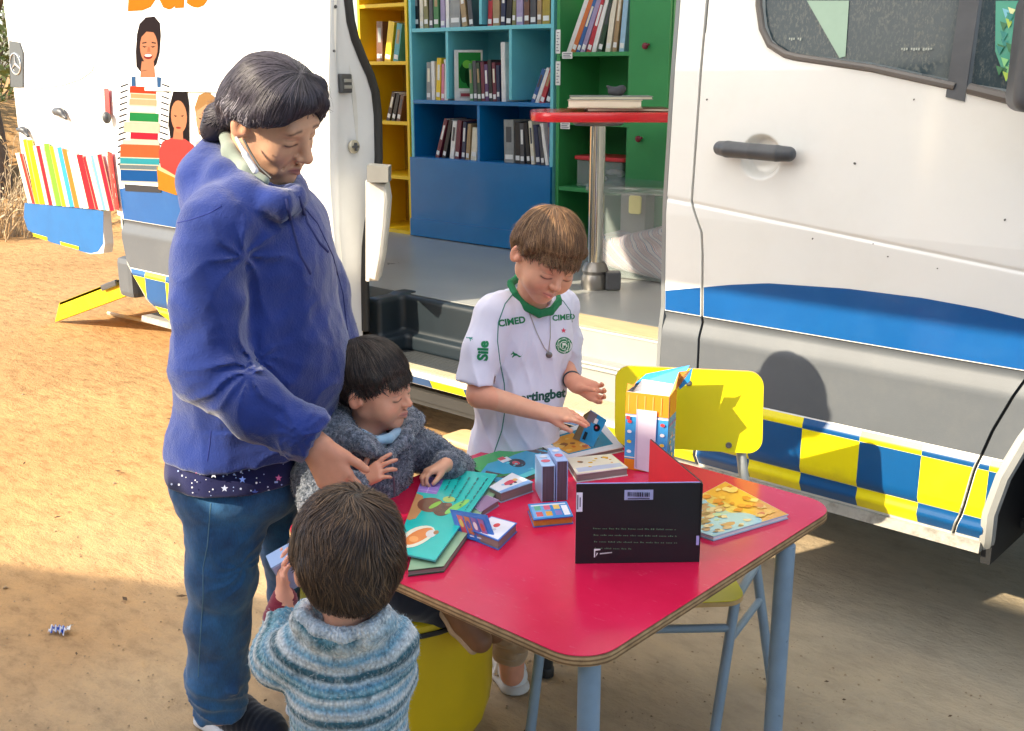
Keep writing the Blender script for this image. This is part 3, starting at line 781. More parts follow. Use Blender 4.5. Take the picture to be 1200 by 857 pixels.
# wooden tread board hung below the opening
tb = vlink(slab(rrect(.62, .13, .03), (-2.35, 2.66, .215), (1, 0, 0), (0, 1, 0), (0, 0, 1), .022, .005).build('wooden_step_board', pbr('pale_plywood', hexc('d9b98a'), 0.6, var=.2, vscale=12, stretch=(1, 6, 1))))
vlink(MB().tube([(-2.6, 2.70, .237), (-2.58, 2.74, .31)], .004, 6).tube([(-2.1, 2.70, .237), (-2.08, 2.74, .31)], .004, 6).build('step_bracket', pbr('steel', hexc('a8a9a8'), .35, metal=.8)), tb)
# --- rear quarter
rq = panel('rear_quarter', XREAR, lambda z: XOPR - .0, 0.815, 2.4, WHITE, None, nz=30, nx=20)
def rql(z): return XREAR - 0.0 + interp([(0.33, .40), (.375, .335), (.45, .215), (.55, .10), (.62, .03), (.72, 0.0), (.9, 0)])(z)
panel('quarter_cladding', rql, XOPR, 0.592, 0.8115, GREYP, rq, nz=24, nx=20, off=-0.001)
panel('quarter_sill_panel', rql, XOPR, 0.345, 0.5915, WHITE, rq, nz=24, nx=20)
qx = [-5.0, X_(151, 316) , X_(172, 322), X_(196, 327), X_(196, 327) + .172, X_(196, 327) + .344]
for c in range(5):
    for r_, (zt_, zb_) in enumerate(rows):
        yellow = (c % 2 == 0) if r_ != 1 else (c % 2 == 1)
        lo_, hi_ = qx[c], qx[c + 1]
        if rql((zt_ + zb_) / 2) + .004 < hi_ - .002:
            vinyl('yellow_square' if yellow else 'blue_square', (lambda z: min(max(lo_, rql(z) + .004), hi_)), hi_, zb_, zt_, rq, 4, 8, YEL if yellow else BLU2)
qtop = interp([(-4.88, .955), (-4.7, .985), (-4.45, .985), (-4.2, .95), (-3.9, .90), (-3.2, .85)])
vinyl('blue_band', XREAR + .012, -3.4, 0.818, lambda x: qtop(x), rq, 24)
# grey bumper corner at the tail
bc = MB(); 
prof = [(0.83, 0.0), (.78, .004), (.6, .02), (.45, .11), (.36, .22)]
bv = []
for z, dx in prof:
    for k in range(6):
        a = PI / 2 * k / 5; bv.append(Vector((XREAR + rql(z) - XREAR - .004 - .06 * math.sin(a), side_y(z) + .06 - .06 * math.cos(a), z)))
vlink(link('bumper_corner', mesh_from('bumper_corner', bv, [(i * 6 + k, i * 6 + k + 1, (i + 1) * 6 + k + 1, (i + 1) * 6 + k) for i in range(4) for k in range(5)], True), pbr('bumper_grey', hexc('b5b3aa'), .55)))
vlink(MB().box((XREAR - .07, 3.5, .52), (.07, .82, .10), bev=.03).build('rear_bumper', GREYP))
# rear body corner (white) with the red lamps
cv = []
for j in range(21):
    z = .83 + j * .075
    for k in range(6):
        a = PI / 2 * k / 5 * .9999; cv.append(Vector((XREAR - .003 - .08 * math.sin(a) ** .6, side_y(z) + .07 - .07 * math.cos(a) ** .6, z)))
vlink(link('rear_corner', mesh_from('rear_corner', cv, [(i * 6 + k, i * 6 + k + 1, (i + 1) * 6 + k + 1, (i + 1) * 6 + k) for i in range(20) for k in range(5)], True), WHITE))
RED = pbr('red_lens', hexc('d3122c'), 0.15, coat=.8, var=.1)
def lamp(z0, z1, split):
    v = []; n = 8
    for j in range(n + 1):
        z = z0 + (z1 - z0) * j / n
        for k in range(6):
            a = PI / 2 * k / 5 * .9999; v.append(Vector((XREAR + .004 - .094 * math.sin(a) ** .6, side_y(z) + .074 - .088 * math.cos(a) ** .6, z)))
    o = vlink(link('tail_light', mesh_from('tail_light', v, [(i * 6 + k, i * 6 + k + 1, (i + 1) * 6 + k + 1, (i + 1) * 6 + k) for i in range(n) for k in range(5)], True), RED))
    return o
lamp(1.29, 1.42, 0); tl = lamp(.86, 1.13, 1)
for zz in (.92, .965, 1.01):
    v = [Vector((XREAR + .004 - .092 * math.sin(a), side_y(z) + .076 - .092 * math.cos(a), z)) for z in (zz, zz + .02) for a in (.1, .5, .9, 1.3)]
    link('reversing_lens', mesh_from('reversing_lens', v, [(k, k + 1, k + 5, k + 4) for k in range(3)], True), pbr('clear_lens', hexc('f0e8e4'), .1, coat=.8), tl)
# small dark hinge knob beside the lamp
s_ = Solid(); q = atY(125, 138, 2.63); s_.ell(q, (.02, .02, .028)); vlink(s_.build('hinge_cover', .004, DKGREY))
vlink(MB().prism([sidept(XREAR + .05, z, -.002) for z in (1.42, 2.1)] + [sidept(XREAR + .075, z, -.002) for z in (2.1, 1.42)], (0, 0, 0), (0, .004, 0)).build('rain_gutter', pbr('gutter_grey', hexc('8d8f91'), .5)))
# slide rail along the quarter
vlink(MB().prism([(0, side_y(1.42) - .010, 1.428), (0, side_y(1.42) + .01, 1.428), (0, side_y(1.42) + .01, 1.414), (0, side_y(1.42) - .010, 1.414)], (-4.55, 0, 0), (-3.2, 0, 0)).build('slide_rail', WHITE))
bpy.data.objects['slide_rail'].location.x = -4.55 + 0

# --- sliding door, run back along the side
YD = 2.548
def dy_(z): return side_y(z) - .105
sd = panel('sliding_door', -3.78, -3.152, 0.36, 2.25, WHITE, None, nz=40, nx=12, yfun=dy_, depth=.03)
# pressed inner edge of the door, facing forward
seal_px = [(404, -30), (404, 0), (407, 25), (412, 45), (421, 68), (430, 88), (436, 108), (439, 135), (440, 185), (438, 215), (433, 240), (428, 262), (425, 290), (424, 330), (425, 388)]
spts = [atX(px, py, -3.15) for px, py in seal_px]
inner = interp(sorted([(p.z, p.y) for p in spts]))
ev = []; ez = [.50 + i * .035 for i in range(44)]
for z in ez:
    ya = dy_(z) + .004; yb = inner(z)
    for k, (t, dx) in enumerate(((0, 0.0), (.12, .006), (.22, -.004), (.5, -.012), (.8, -.004), (1, .0))):
        ev.append(Vector((-3.152 + dx, ya + (yb - ya) * t, z)))
vlink(link('door_edge', mesh_from('door_edge', ev, [(i * 6 + k, i * 6 + k + 1, (i + 1) * 6 + k + 1, (i + 1) * 6 + k) for i in range(len(ez) - 1) for k in range(5)], True), pbr('door_edge_paint', hexc('cfd3d8'), .3, coat=.5, var=.06)), sd)
vlink(MB().tube([p + Vector((.004, .012, 0)) for p in spts], .0165, 10).build('rubber_seal', BLACKP), sd)
vlink(MB().prism([Vector((-3.78, inner(z), z)) for z in (.42, 1.0, 1.6, 2.2)] + [Vector((-3.78, inner(z) - .02, z)) for z in (2.2, 1.6, 1.0, .42)], (0, 0, 0), (.62, 0, 0)).build('door_inner_skin', pbr('door_inner', hexc('c9cbca'), .5)), sd)
vlink(MB().box((-3.146, 2.60, .47), (.006, .04, .05)).build('door_foot', DKGREY), sd)
def latch():
    c = atX(404, 98, -3.15)
    e = vlink(MB().box(c, (.012, .026, .034), bev=.006).build('latch', pbr('latch_dark', hexc('5a5c60'), .35, metal=.6)), sd)
    MB().box(c + Vector((.012, .004, .010)), (.006, .018, .006), bev=.002).box(c + Vector((.012, .004, -.012)), (.006, .018, .006), bev=.002).build('latch_jaw', pbr('steel', hexc('a8a9a8'), .35, metal=.8), e)
    c = atX(415, 172, -3.15)
    e = vlink(MB().lathe(c + Vector((-.006, 0, 0)), [(.024, 0), (.025, .008), (.020, .012), (.006, .013)], 24, (1, 0, 0)).build('striker_plate', pbr('striker', hexc('b5b09f'), .35, metal=.6)), sd)
    MB().box(c + Vector((.010, 0, 0)), (.004, .004, .015), bev=.001).box(c + Vector((.009, 0, 0)), (.003, .015, .004), bev=.001).build('striker_bolt', DKGREY, e)
    for (px, py) in ((393, 8), (391, 60), (416, 380)):
        q = atX(px, py, -3.15); vlink(MB().lathe(q, [(.006, 0), (.006, .003), (.001, .004)], 10, (1, 0, 0)).build('screw', DKGREY), sd)
latch()
# white moulded panel and grey block standing inside the rear jamb
q0 = atZ(433, 331, .65)
pv = [atF(px, py, 3.95) for px, py in ((433, 330), (443, 330), (449, 300), (453, 262), (455, 235), (452, 216), (428, 212), (428, 330))]
O_ = pv[0]; pl = [((p - O_).dot(U), (p - O_).z) for p in pv]; vlink(slab(pl, O_ + V * .14, U, Zup, -V, .14, .014).build('jamb_moulding', pbr('offwhite_plastic', hexc('dcdad2'), .5)))
vlink(MB().prism([atF(px, py, 3.92) for px, py in ((430, 214), (455, 214), (455, 196), (430, 194))], (0, 0, 0), V * .10).build('jamb_bracket', pbr('grey_bracket', hexc('8b8a86'), .5)))

# --- inside: floor, step well, walls, roof
FLOORM = pbr('van_floor_vinyl', hexc('a2a4a1'), .32, var=.12, vscale=5, rvar=.1)
vlink(MB().box((-3.35, 3.63, .62), (1.58, .73, .03)).build('floor', FLOORM))
vlink(MB().box((-2.17, 2.975, .6525), (.40, .072, .0015)).build('wood_threshold', pbr('threshold_wood', hexc('c9b48c'), .45, var=.15, vscale=8, stretch=(1, 7, 1))))
ALU = pbr('aluminium', hexc('b9bbb8'), .35, metal=.35, var=.1, vscale=9)
w = MB().box((-2.15, 2.893, .60), (.385, .006, .05)).box((-2.15, 2.86, .545), (.385, .04, .006)).box((-2.15, 2.823, .49), (.385, .006, .056))
vlink(w.build('step_riser', pbr('grey_step', hexc('9a9c99'), .5, var=.08)))
for (y, z) in ((2.888, .647), (2.817, .552), (2.812, .538)):
    vlink(MB().tube([(-2.53, y, z), (-1.78, y, z)], .0045, 6).build('nosing', pbr('bright_nosing', hexc('d6d6d0'), .25, metal=.5)))
TRD = pbr('step_tread', hexc('c8bf9f'), .5, var=.08)
vlink(MB().box((-2.42, 2.74, .426), (.645, .075, .006)).build('step_tread', TRD))
ribs = MB()
for k in range(11):
    ribs.box((-2.42, 2.675 + k * .0135, .4345), (.642, .0028, .0025))
vlink(ribs.build('tread_ribs', pbr('tread_rib', hexc('a79f86'), .5)))
# moulded black well at the rear end of the step
BW = pbr('black_moulded_plastic', hexc('1b262e'), .45, var=.15, vscale=8, bump=.2, bscale=300)
well = Solid()
well.rbox((-2.86, 2.905, .545), (.325, .02, .085), .018, .02); well.rbox((-3.165, 2.86, .545), (.02, .10, .085), .018, .03)
well.rbox((-2.86, 2.875, .47), (.32, .022, .018), .014, .018); well.rbox((-3.12, 2.83, .47), (.03, .08, .018), .014, .02)
vlink(well.build('step_well', .0055, BW))
rib2 = MB().box((-2.86, 2.79, .428), (.33, .07, .0045))
for k in range(9): rib2.box((-2.86, 2.725 + k * .0155, .436), (.32, .0045, .004))
vlink(rib2.build('ribbed_mat', pbr('mat_black', (.035, .04, .045), .5)))
vlink(MB().box((-3.35, 4.375, 1.50), (1.6, .015, .90)).build('far_wall', pbr('van_inner_wall', hexc('dddcd4'), .6)))
vlink(MB().box((-1.755, 3.62, 1.50), (.012, .74, .88)).build('cab_bulkhead', pbr('van_inner_wall', hexc('dddcd4'), .6)))
for bx in (((-3.3, 2.81, 2.52), (1.68, .14, .03)), ((-3.3, 4.165, 2.52), (1.68, .265, .03)), ((-4.83, 3.425, 2.52), (.15, .475, .029)), ((-1.85, 3.425, 2.52), (.23, .475, .029)), ((-.9, 3.55, 2.45), (.72, .86, .03))):
    vlink(MB().box(*bx).build('roof_panel', WHITE))
# long clear roof opening added over the shelves to brighten the inside
def clear_roof():
    m, n, l, b = newmat('added_clear_pane'); b.inputs['Base Color'].default_value = (.9, .95, .95, 1); b.inputs['Roughness'].default_value = .05; b.inputs['Alpha'].default_value = .08; return m
def frosted(name, alpha=.9):
    m, n, l, b = newmat(name); b.inputs['Base Color'].default_value = (.9, .9, .88, 1); tr = n.new('ShaderNodeBsdfTranslucent'); tr.inputs[0].default_value = (.93, .93, .9, 1)
    mx = n.new('ShaderNodeMixShader'); mx.inputs[0].default_value = alpha; l.new(b.outputs[0], mx.inputs[1]); l.new(tr.outputs[0], mx.inputs[2]); l.new(mx.outputs[0], n['Material Output'].inputs[0]); return m
vlink(MB().add([(-4.68, 2.95, 2.545), (-2.08, 2.95, 2.545), (-2.08, 3.90, 2.545), (-4.68, 3.90, 2.545)], [(0, 1, 2, 3)]).build('added_rooflight', clear_roof()))
# awning drawn out from the roof edge over the table
aw = vlink(MB().add([(-3.55, 2.74, 2.44), (-.35, 2.74, 2.44), (-.35, .52, 2.26), (-3.55, .52, 2.26)], [(0, 1, 2, 3)]).build('awning', frosted('awning_cloth', .92)))
vlink(MB().tube([(-3.56, .52, 2.26), (-.34, .52, 2.26)], .022, 8).build('awning_bar', ALU), aw)
for x in (-3.53, -.37): vlink(MB().tube([(x, .54, 2.275), (x, 2.72, 2.45)], .012, 8).build('awning_arm', ALU), aw)
vlink(panel('cant_rail', -4.86, -.65, 2.26, 2.52, WHITE, None, nz=6, nx=20))
vlink(MB().box((-3.35, 3.6, .34), (1.5, .7, .012)).box((-1.1, 3.6, .34), (.6, .7, .012)).build('underbody', pbr('chassis_black', (.03, .03, .03), .8)))
vlink(MB().box((-2.5, 4.42, 1.45), (2.4, .02, 1.05)).build('far_side', WHITE))

# --- rear door swung out in line with the side
def rear_door():
    O = Vector((-4.965, 2.70, 0)); D = Vector((-1, -.05, 0)).normalized(); Nn = Vector((D.y, -D.x, 0)) * 1.0
    if Nn.y > 0: Nn = -Nn
    def onD(px, py):
        r = ray(px, py); n = Nn; t = (O - Vector((0, 0, CAMH))).dot(n) / r.dot(n); p = Vector((0, 0, CAMH)) + r * t
        q = p - O; return (q.dot(D), p.z)
    W = onD(11, 60)[0]
    out = [onD(118, 296)] ; a = onD(118, 297); b = onD(105, 297); c = onD(60, 282); d = onD(29, 266); 
    X0 = onD(122, 280)[0]
    outline = [(0.0, 2.35), (0.0, .90), (X0, .86), (X0, onD(122, 286)[1]), (X0 + .02, onD(116, 296)[1]), (onD(106, 298)[0], onD(106, 298)[1]), (onD(96, 295)[0], onD(96, 295)[1]), (W * .6, onD(60, 284)[1]), (W - .06, onD(31, 268)[1]), (W - .01, onD(28, 255)[1]), (W, onD(13, 150)[1]), (W, 2.35)]
    e = empty('rear_door', (0, 0, 0)); vlink(e)
    m = MB(); P = [O + D * x + Vector((0, 0, z)) for x, z in outline]
    vlink(m.prism(P, (0, 0, 0), -Nn * .05).build('door_skin', WHITE), e)
    fn = lambda x, z, h: O + D * x + Vector((0, 0, z)) + Nn * (h + .0006)
    def q(*pts): return [onD(*p) for p in pts]
    sh = []
    sh.append((q((29, 238), (60, 236), (90, 240), (121.5, 248), (121, 286), (115, 295), (107, 297), (100, 296), (60, 284), (33, 270), (28, 255)), hexc('1a68a8')))
    print_mesh('blue_band', sh, fn, e, INKG)
    print_mesh('reflective_strip', [(q((39, 273), (56, 278), (56, 282), (40, 277)), hexc('f0e31a'))], fn, e, INKG, start=.003); print_mesh('reflective_strip', [(q((71, 283), (93, 289), (93, 293), (72, 287)), hexc('f0e31a'))], fn, e, INKG, start=.003)
    # row of printed book spines
    bk = []
    cols = ['f1ead9', 'd6342c', 'f3c91c', 'f3c91c', 'efe9dc', 'c7242f', 'f2eee2', '6fb536', 'f0c326', 'f2efe6', '3b8fc4', 'e06c2c', 'e9e3d0', 'f1eee4', 'd4232c', 'd4232c', 'efe8da', '69c0b8', 'f0ede4', 'c81f30']
    x = 19.0; i = 0; r = random.Random(2)
    ws = [5, 4, 5, 7, 4, 5, 4, 7, 5, 4, 6, 6, 4, 7, 8, 4, 5, 4, 4, 6]
    for cc, w_ in zip(cols, ws):
        top = 176 - (x > 26) * 10 + (x - 19) * .12 + r.uniform(-4, 4) + (x > 70) * 5; lean = 15
        bk.append((q((x, top), (x + w_, top - 0.5), (x + w_ + lean, 238 + (x - 19) * .09), (x + lean, 238 + (x - 19) * .09)), hexc(cc)))
        bk.append((q((x + w_ - .9, top), (x + w_, top), (x + w_ + lean, 238 + (x - 19) * .09), (x + w_ + lean - .9, 238 + (x - 19) * .09)), hexc('a58f78')))
        x += w_
    print_mesh('printed_book_row', bk, fn, e, INK, start=.0045)
    # crease line and handles
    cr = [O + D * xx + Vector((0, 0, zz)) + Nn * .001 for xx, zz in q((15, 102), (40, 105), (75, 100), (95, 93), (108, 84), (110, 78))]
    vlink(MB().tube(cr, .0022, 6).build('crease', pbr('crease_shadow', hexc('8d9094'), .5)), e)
    for (px, py, w_, h_) in ((72, 131, .055, .035), (29, 152, .05, .022)):
        xx, zz = onD(px, py); c0 = O + D * xx + Vector((0, 0, zz)) + Nn * .02
        s_ = Solid(); s_.ell(c0, (w_, .016, h_ * .62)); s_.cone(c0 - D * w_ * .4, c0 - D * w_ * 1.3 + Vector((0, 0, -.03)), .016, .009, .015); vlink(s_.build('handle', .005, DKGREY), e)
    xx, zz = onD(24, 75)
    hp = vlink(MB().prism([O + D * a + Vector((0, 0, b)) + Nn * .001 for a, b in q((12, 48), (24, 50), (28, 62), (28, 102), (14, 102))], (0, 0, 0), Nn * .006).build('badge_plate', pbr('badge_grey', hexc('4d5358'), .4)), e)
    x0, z0 = onD(20, 75); C0 = O + D * x0 + Vector((0, 0, z0)) + Nn * .009; 
    ring = MB(); R_ = .052
    ring.tube([C0 + D * math.cos(t) * R_ + Vector((0, 0, 1)) * math.sin(t) * R_ for t in [2 * PI * k / 24 for k in range(25)]], .004, 6)
    for a in (PI / 2, PI / 2 + 2 * PI / 3, PI / 2 + 4 * PI / 3):
        ring.tube([C0, C0 + D * math.cos(a) * R_ + Vector((0, 0, 1)) * math.sin(a) * R_], [.007, .002], 6)
    vlink(ring.build('star_badge', pbr('badge_silver', hexc('cfd2d4'), .25, metal=.6)), hp)
    # hinge straps to the body
    vlink(MB().box((-4.94, 2.69, 1.95), (.03, .02, .03)).box((-4.94, 2.69, 1.9), (.03, .02, .02)).build('hinge', DKGREY), e)
rear_door()

# --- decals on the quarter: lettering, smiling woman with a book stack, two reading children
def side_decals():
    def q(*pts): return [(X_(*p), Z_(*p)) for p in pts]
    def el(px, py, rx, ry, n=20, a=0):
        c = (X_(px, py), Z_(px, py)); kx = abs(X_(px + 10, py) - X_(px, py)) / 10; kz = abs(Z_(px, py + 10) - Z_(px, py)) / 10
        return circ(c[0], c[1], rx * kx, ry * kz, n, a)
    S = []
    skin, hair, red = hexc('d99a78'), hexc('35262a'), hexc('d65a3a')
    # woman
    S += [(q((153, 40), (155, 28), (162, 20), (172, 19), (179, 27), (181, 42), (181, 62), (178, 76), (172, 82), (160, 84), (155, 78), (153, 60)), hair),
          (q((161, 72), (175, 72), (178, 92), (160, 92)), skin), (el(168, 55, 10.5, 20), skin),
          (q((158, 44), (160, 33), (167, 30), (176, 34), (178, 44), (174, 38), (164, 37)), hair),
          (el(168, 66, 5.2, 3.4), hexc('a03a34')), (el(168, 65, 4.4, 1.7), hexc('fbf4ee')),
          (q((160, 50), (165, 49), (165, 50.4), (160, 51.4)), hair), (q((171, 49), (176, 50), (176, 51.4), (171, 50.4)), hair),
          (q((160, 54), (166, 54.6), (163, 56)), hair), (q((170, 54.6), (176, 54), (173, 56)), hair), (q((167, 55), (169, 55), (170.4, 61), (166.4, 61)), hexc('c58262')),
          (q((139, 100), (148, 93), (160, 91), (178, 91), (190, 95), (196, 104), (195, 160), (190, 190), (190, 222), (141, 214), (136, 180), (137, 130)), hexc('f2f0ea'))]
    for k in range(14):
        y = 98 + k * 7
        S.append((q((137.5, y + 3), (146, y), (147, y + 1.6), (138, y + 5)), hexc('4a4a58'))); S.append((q((186, y), (195, y + 3), (195, y + 5), (186, y + 1.8)), hexc('4a4a58')))
    S += [(q((150, 90), (155, 90), (156, 102), (151, 102)), hexc('4d79a8')), (q((180, 90), (185, 91), (185, 104), (181, 103)), hexc('4d79a8'))]
    y = 101.0
    for h_, c, x0, x1 in ((9, 'e8562c', 149, 180), (6, 'f0b98a', 150, 180), (8, 'f6c29e', 149, 181), (8, 'e7dbe8', 150, 180), (11, '2f9e5c', 150, 184), (12, 'e9d9c2', 144, 186), (9, 'cf2f4b', 152, 184), (5, 'efe2d2', 143, 186), (16, 'e57a4a', 141, 187), (8, '4bb7c4', 141, 187), (6, '8b9aa0', 140, 186), (14, '1f70b6', 141, 186)):
        S.append((q((x0, y), (x1, y + 1.5), (x1, y + h_ + 1.5), (x0, y + h_)), hexc(c))); S.append((q((x0, y + h_ - 1.1), (x1, y + h_ + .4), (x1, y + h_ + 1.5), (x0, y + h_)), hexc('f3e6d0'))); y += h_
    S.append((q((145, 216), (188, 219), (188, 226), (146, 224)), hexc('6b6a6e')))
    # girl with an open book
    S += [(q((197, 122), (200, 108), (208, 104), (216, 108), (219, 124), (220, 150), (221, 170), (212, 168), (199, 164), (196, 145)), hexc('2e2226')),
          (q((186, 178), (190, 166), (203, 161), (216, 163), (226, 170), (229, 190), (226, 205), (190, 206)), hexc('e0605a')), (q((203, 150), (213, 150), (214, 164), (202, 163)), skin), (el(208, 137, 9.4, 19), hexc('e0a27c')),
          (q((198, 128), (201, 112), (209, 109), (217, 114), (218, 128), (213, 117), (204, 116)), hexc('2e2226')),
          (q((202, 135), (206, 136), (204, 137.4)), hair), (q((210, 136), (214, 135), (212, 137.4)), hair), (el(208, 150, 3, 1.2), hexc('b5473d')),
          (q((184, 195), (206, 208), (230, 196), (230, 212), (206, 229), (185, 222)), hexc('eaa23a')), (q((186, 194), (206, 206), (206, 209), (185, 199)), hexc('f6dfae')), (q((206, 206), (230, 194), (231, 198), (206, 210)), hexc('f6dfae'))]
    # second child, partly hidden
    S += [(q((226, 126), (230, 112), (240, 107), (249, 114), (250, 135), (246, 160), (232, 158)), hexc('c49a68')), (el(237, 140, 9, 20), hexc('e9b994')), (q((229, 130), (231, 116), (240, 112), (247, 120), (240, 122)), hexc('c49a68')),
          (q((231, 138), (235, 139), (233, 140.4)), hexc('5b4334')), (q((229, 166), (250, 160), (262, 166), (262, 190), (229, 186)), hexc('ded6cf')), (el(235, 152, 2.6, 1.2), hexc('b5473d'))]
    fnq = lambda x, z, h: Vector((x, (side_y(z) if x < -3.785 else dy_(z)) - .0012 - h, z))
    S = [(p_, tuple(c_ ** 1.2 * .42 for c_ in cc_) if max(cc_) - min(cc_) > .08 or max(cc_) < .3 else tuple(c_ * .8 for c_ in cc_)) for p_, cc_ in S]
    o = print_mesh('printed_readers', S, fnq, None, INK, maxlen=.06, lift=.00004); vlink(o, rq)
    T = text_polys('Bus', .40, X_(137, 10), Z_(137, 10), bold=.012, sx=1.15)
    o = print_mesh('lettering', [(('T', *T), (.36, .085, .0))], fnq, None, INK, maxlen=.08); vlink(o, rq)
side_decals()

# --- yellow ramp let down at the tail
def ramp_():
    p0 = Vector((-6.50, 3.05, 0.0)); p1 = Vector((-5.02, 3.05, .47)); d = (p1 - p0).normalized(); up = Vector((-d.z, 0, d.x))
    e = empty('loading_ramp', (-5.7, 3.4, 0), 0, 'yellow metal loading ramp let down from the van tail to the earth', 'ramp')
    pi_ = Matrix.Translation((5.7, -3.4, 0))
    def rl(o): o.parent = e; o.matrix_parent_inverse = pi_; return o
    YR = pbr('ramp_yellow', hexc('f0d20c'), .45, var=.1, vscale=8, dirt=hexc('a8883a'), dirt_amt=.35)
    side = [p0, p0 + d * .12 + up * .10, p1 + up * .10 - d * .02, p1, ]
    rl(MB().prism(side, (0, 0, 0), (0, .035, 0)).build('side_rail', YR)); rl(MB().prism([q + Vector((0, .80, 0)) for q in side], (0, 0, 0), (0, .035, 0)).build('side_rail', YR))
    rl(MB().prism([p0 + up * .085 + d * .12, p0 + up * .099 + d * .12, p1 + up * .099, p1 + up * .085], (0, .036, 0), (0, .80, 0)).build('deck', YR))
    q = p0.lerp(p1, .52) + up * .085 + Vector((0, -.012, 0))
    rl(MB().box(q, (.09, .012, .018), M=Matrix.Rotation(-math.atan2(d.z, d.x), 3, 'Y'), bev=.008).build('grip', DKGREY))
    rl(MB().tube([p0 + Vector((.1, .3, .02)), p0 + Vector((1.0, .3, .05))], .012, 6).build('ramp_strut', pbr('pale_strut', hexc('d8cdb2'), .5)))
ramp_()
# ================================================================== FURNITURE AND BOOKS INSIDE THE VAN
YF = 4.0
def X4(px, py): return atY(px, py, YF).x
def Z4(px, py): return atY(px, py, YF).z
def unit(name, label, x0, x1, z0, z1, mat, shelves, dividers, back, depth=.30, t=.018, mats=None):
    e = empty(name, ((x0 + x1) / 2, YF + depth / 2, z0), 0, label, 'shelf')
    pi_ = Matrix.Translation((-(x0 + x1) / 2, -YF - depth / 2, -z0))
    def a(o): o.parent = e; o.matrix_parent_inverse = pi_; return o
    for x in (x0 + t / 2, x1 - t / 2): a(MB().box((x, YF + depth / 2, (z0 + z1) / 2), (t / 2, depth / 2, (z1 - z0) / 2), bev=.001).build('side_panel', mat))
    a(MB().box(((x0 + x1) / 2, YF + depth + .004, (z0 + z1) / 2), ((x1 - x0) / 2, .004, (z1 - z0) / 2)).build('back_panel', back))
    for z in shelves:
        mm = mats(z) if mats else mat
        a(MB().box(((x0 + x1) / 2, YF + depth / 2 + .001, z - t / 2), ((x1 - x0) / 2 - t - .0005, depth / 2 - .001, t / 2), bev=.001).build('shelf_board', mm))
    for (x, za, zb) in dividers:
        mm = mats((za + zb) / 2) if mats else mat
        a(MB().box((x, YF + depth / 2 + .003, (za + zb) / 2), (t / 2, depth / 2 - .003, (zb - za) / 2 - t / 2 - .0005), bev=.001).build('divider', mm))
    return e, a
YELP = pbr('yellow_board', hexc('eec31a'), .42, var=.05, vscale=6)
TEAL = pbr('teal_board', hexc('74cbd4'), .40, var=.06, vscale=6, coat=.15)
BLUB = pbr('blue_board', hexc('0a73b0'), .33, var=.08, vscale=6, coat=.25)
GRNB = pbr('green_board', hexc('3a9454'), .42, var=.06, vscale=6)
# yellow
ys = [Z4(455, y) for y in (4, 72, 142, 205, 268)]
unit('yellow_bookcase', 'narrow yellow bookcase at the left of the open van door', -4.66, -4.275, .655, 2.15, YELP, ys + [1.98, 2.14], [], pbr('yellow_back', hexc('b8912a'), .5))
# teal over blue
zt1, zt2, zt3 = Z4(560, 31), Z4(560, 119), Z4(560, 189)
tx1, tx2 = X4(523, 80), X4(597, 80); tx0 = X4(562, 20); bx1 = X4(560, 150)
ue, ua = unit('teal_and_blue_bookcase', 'wide bookcase in the van with teal cells above and dark blue cells below', -4.262, -3.305, .655, 2.15, TEAL, [zt1, 2.0, 2.14], [(tx1, zt2, zt1), (tx2, zt2, zt1), (tx0, zt1, 2.0)], TEAL)
ua(MB().box((-3.7835, YF + .15, zt2 - .009), (.459, .149, .009), bev=.001).build('shelf_board', BLUB))
ua(MB().box((-3.7835, YF + .15, zt3 - .009), (.459, .149, .009), bev=.001).build('shelf_board', BLUB))
ua(MB().box((bx1, YF + .15, (zt2 + zt3) / 2 - .009), (.009, .146, (zt2 - zt3) / 2 - .0095), bev=.001).build('divider', BLUB))
for x in (-4.2415, -3.3255): ua(MB().box((x, YF + .15, (zt2 + .655) / 2 - .01), (.002, .148, (zt2 - .655) / 2 - .012)).build('side_lining', BLUB))
ua(MB().box((-3.7835, YF + .296, (zt2 + .655) / 2), (.459, .002, (zt2 - .655) / 2 - .02)).build('back_lining', BLUB))
ua(MB().box((-3.7835, YF - .008, (zt3 + .655) / 2 - .001), (.4785, .008, (zt3 - .655) / 2 - .001), bev=.002).build('front_panel', BLUB))
ua(MB().box((-3.7835, YF - .020, .70), (.4785, .004, .045), bev=.001).build('skirting_board', BLUB))
# green
gz = [Z4(695, 61), Z4(695, 143), Z4(695, 222)]
ge, ga = unit('green_bookcase', 'green cabinet in the van with open shelves and a closed door on its right', -3.287, -2.66, .655, 2.15, GRNB, gz + [2.14], [(X4(737, 90), .655, 2.14)], GRNB, depth=.30)
ga(MB().box(((X4(741, 90) - 2.665) / 2, YF - .008, 1.395), ((-2.665 - X4(741, 90)) / 2, .008, .735), bev=.002).build('cabinet_door', GRNB))
kn = pbr('dark_red_knob', hexc('7a2030'), .4)
for (px, py) in ((756, 54), (748, 163)):
    c = atY(px, py, YF - .03); k_ = MB().lathe(c + Vector((0, .014, 0)), [(.004, 0), (.006, .006), (.014, .012), (.013, .02), (.001, .023)], 14, (0, -1, 0)).tube([c, c + Vector((.022, -.004, .006))], [.008, .005], 8); ga(k_.build('knob', kn))
PAPER = pbr('white_paper', hexc('ecebe6'), .7, var=.04)
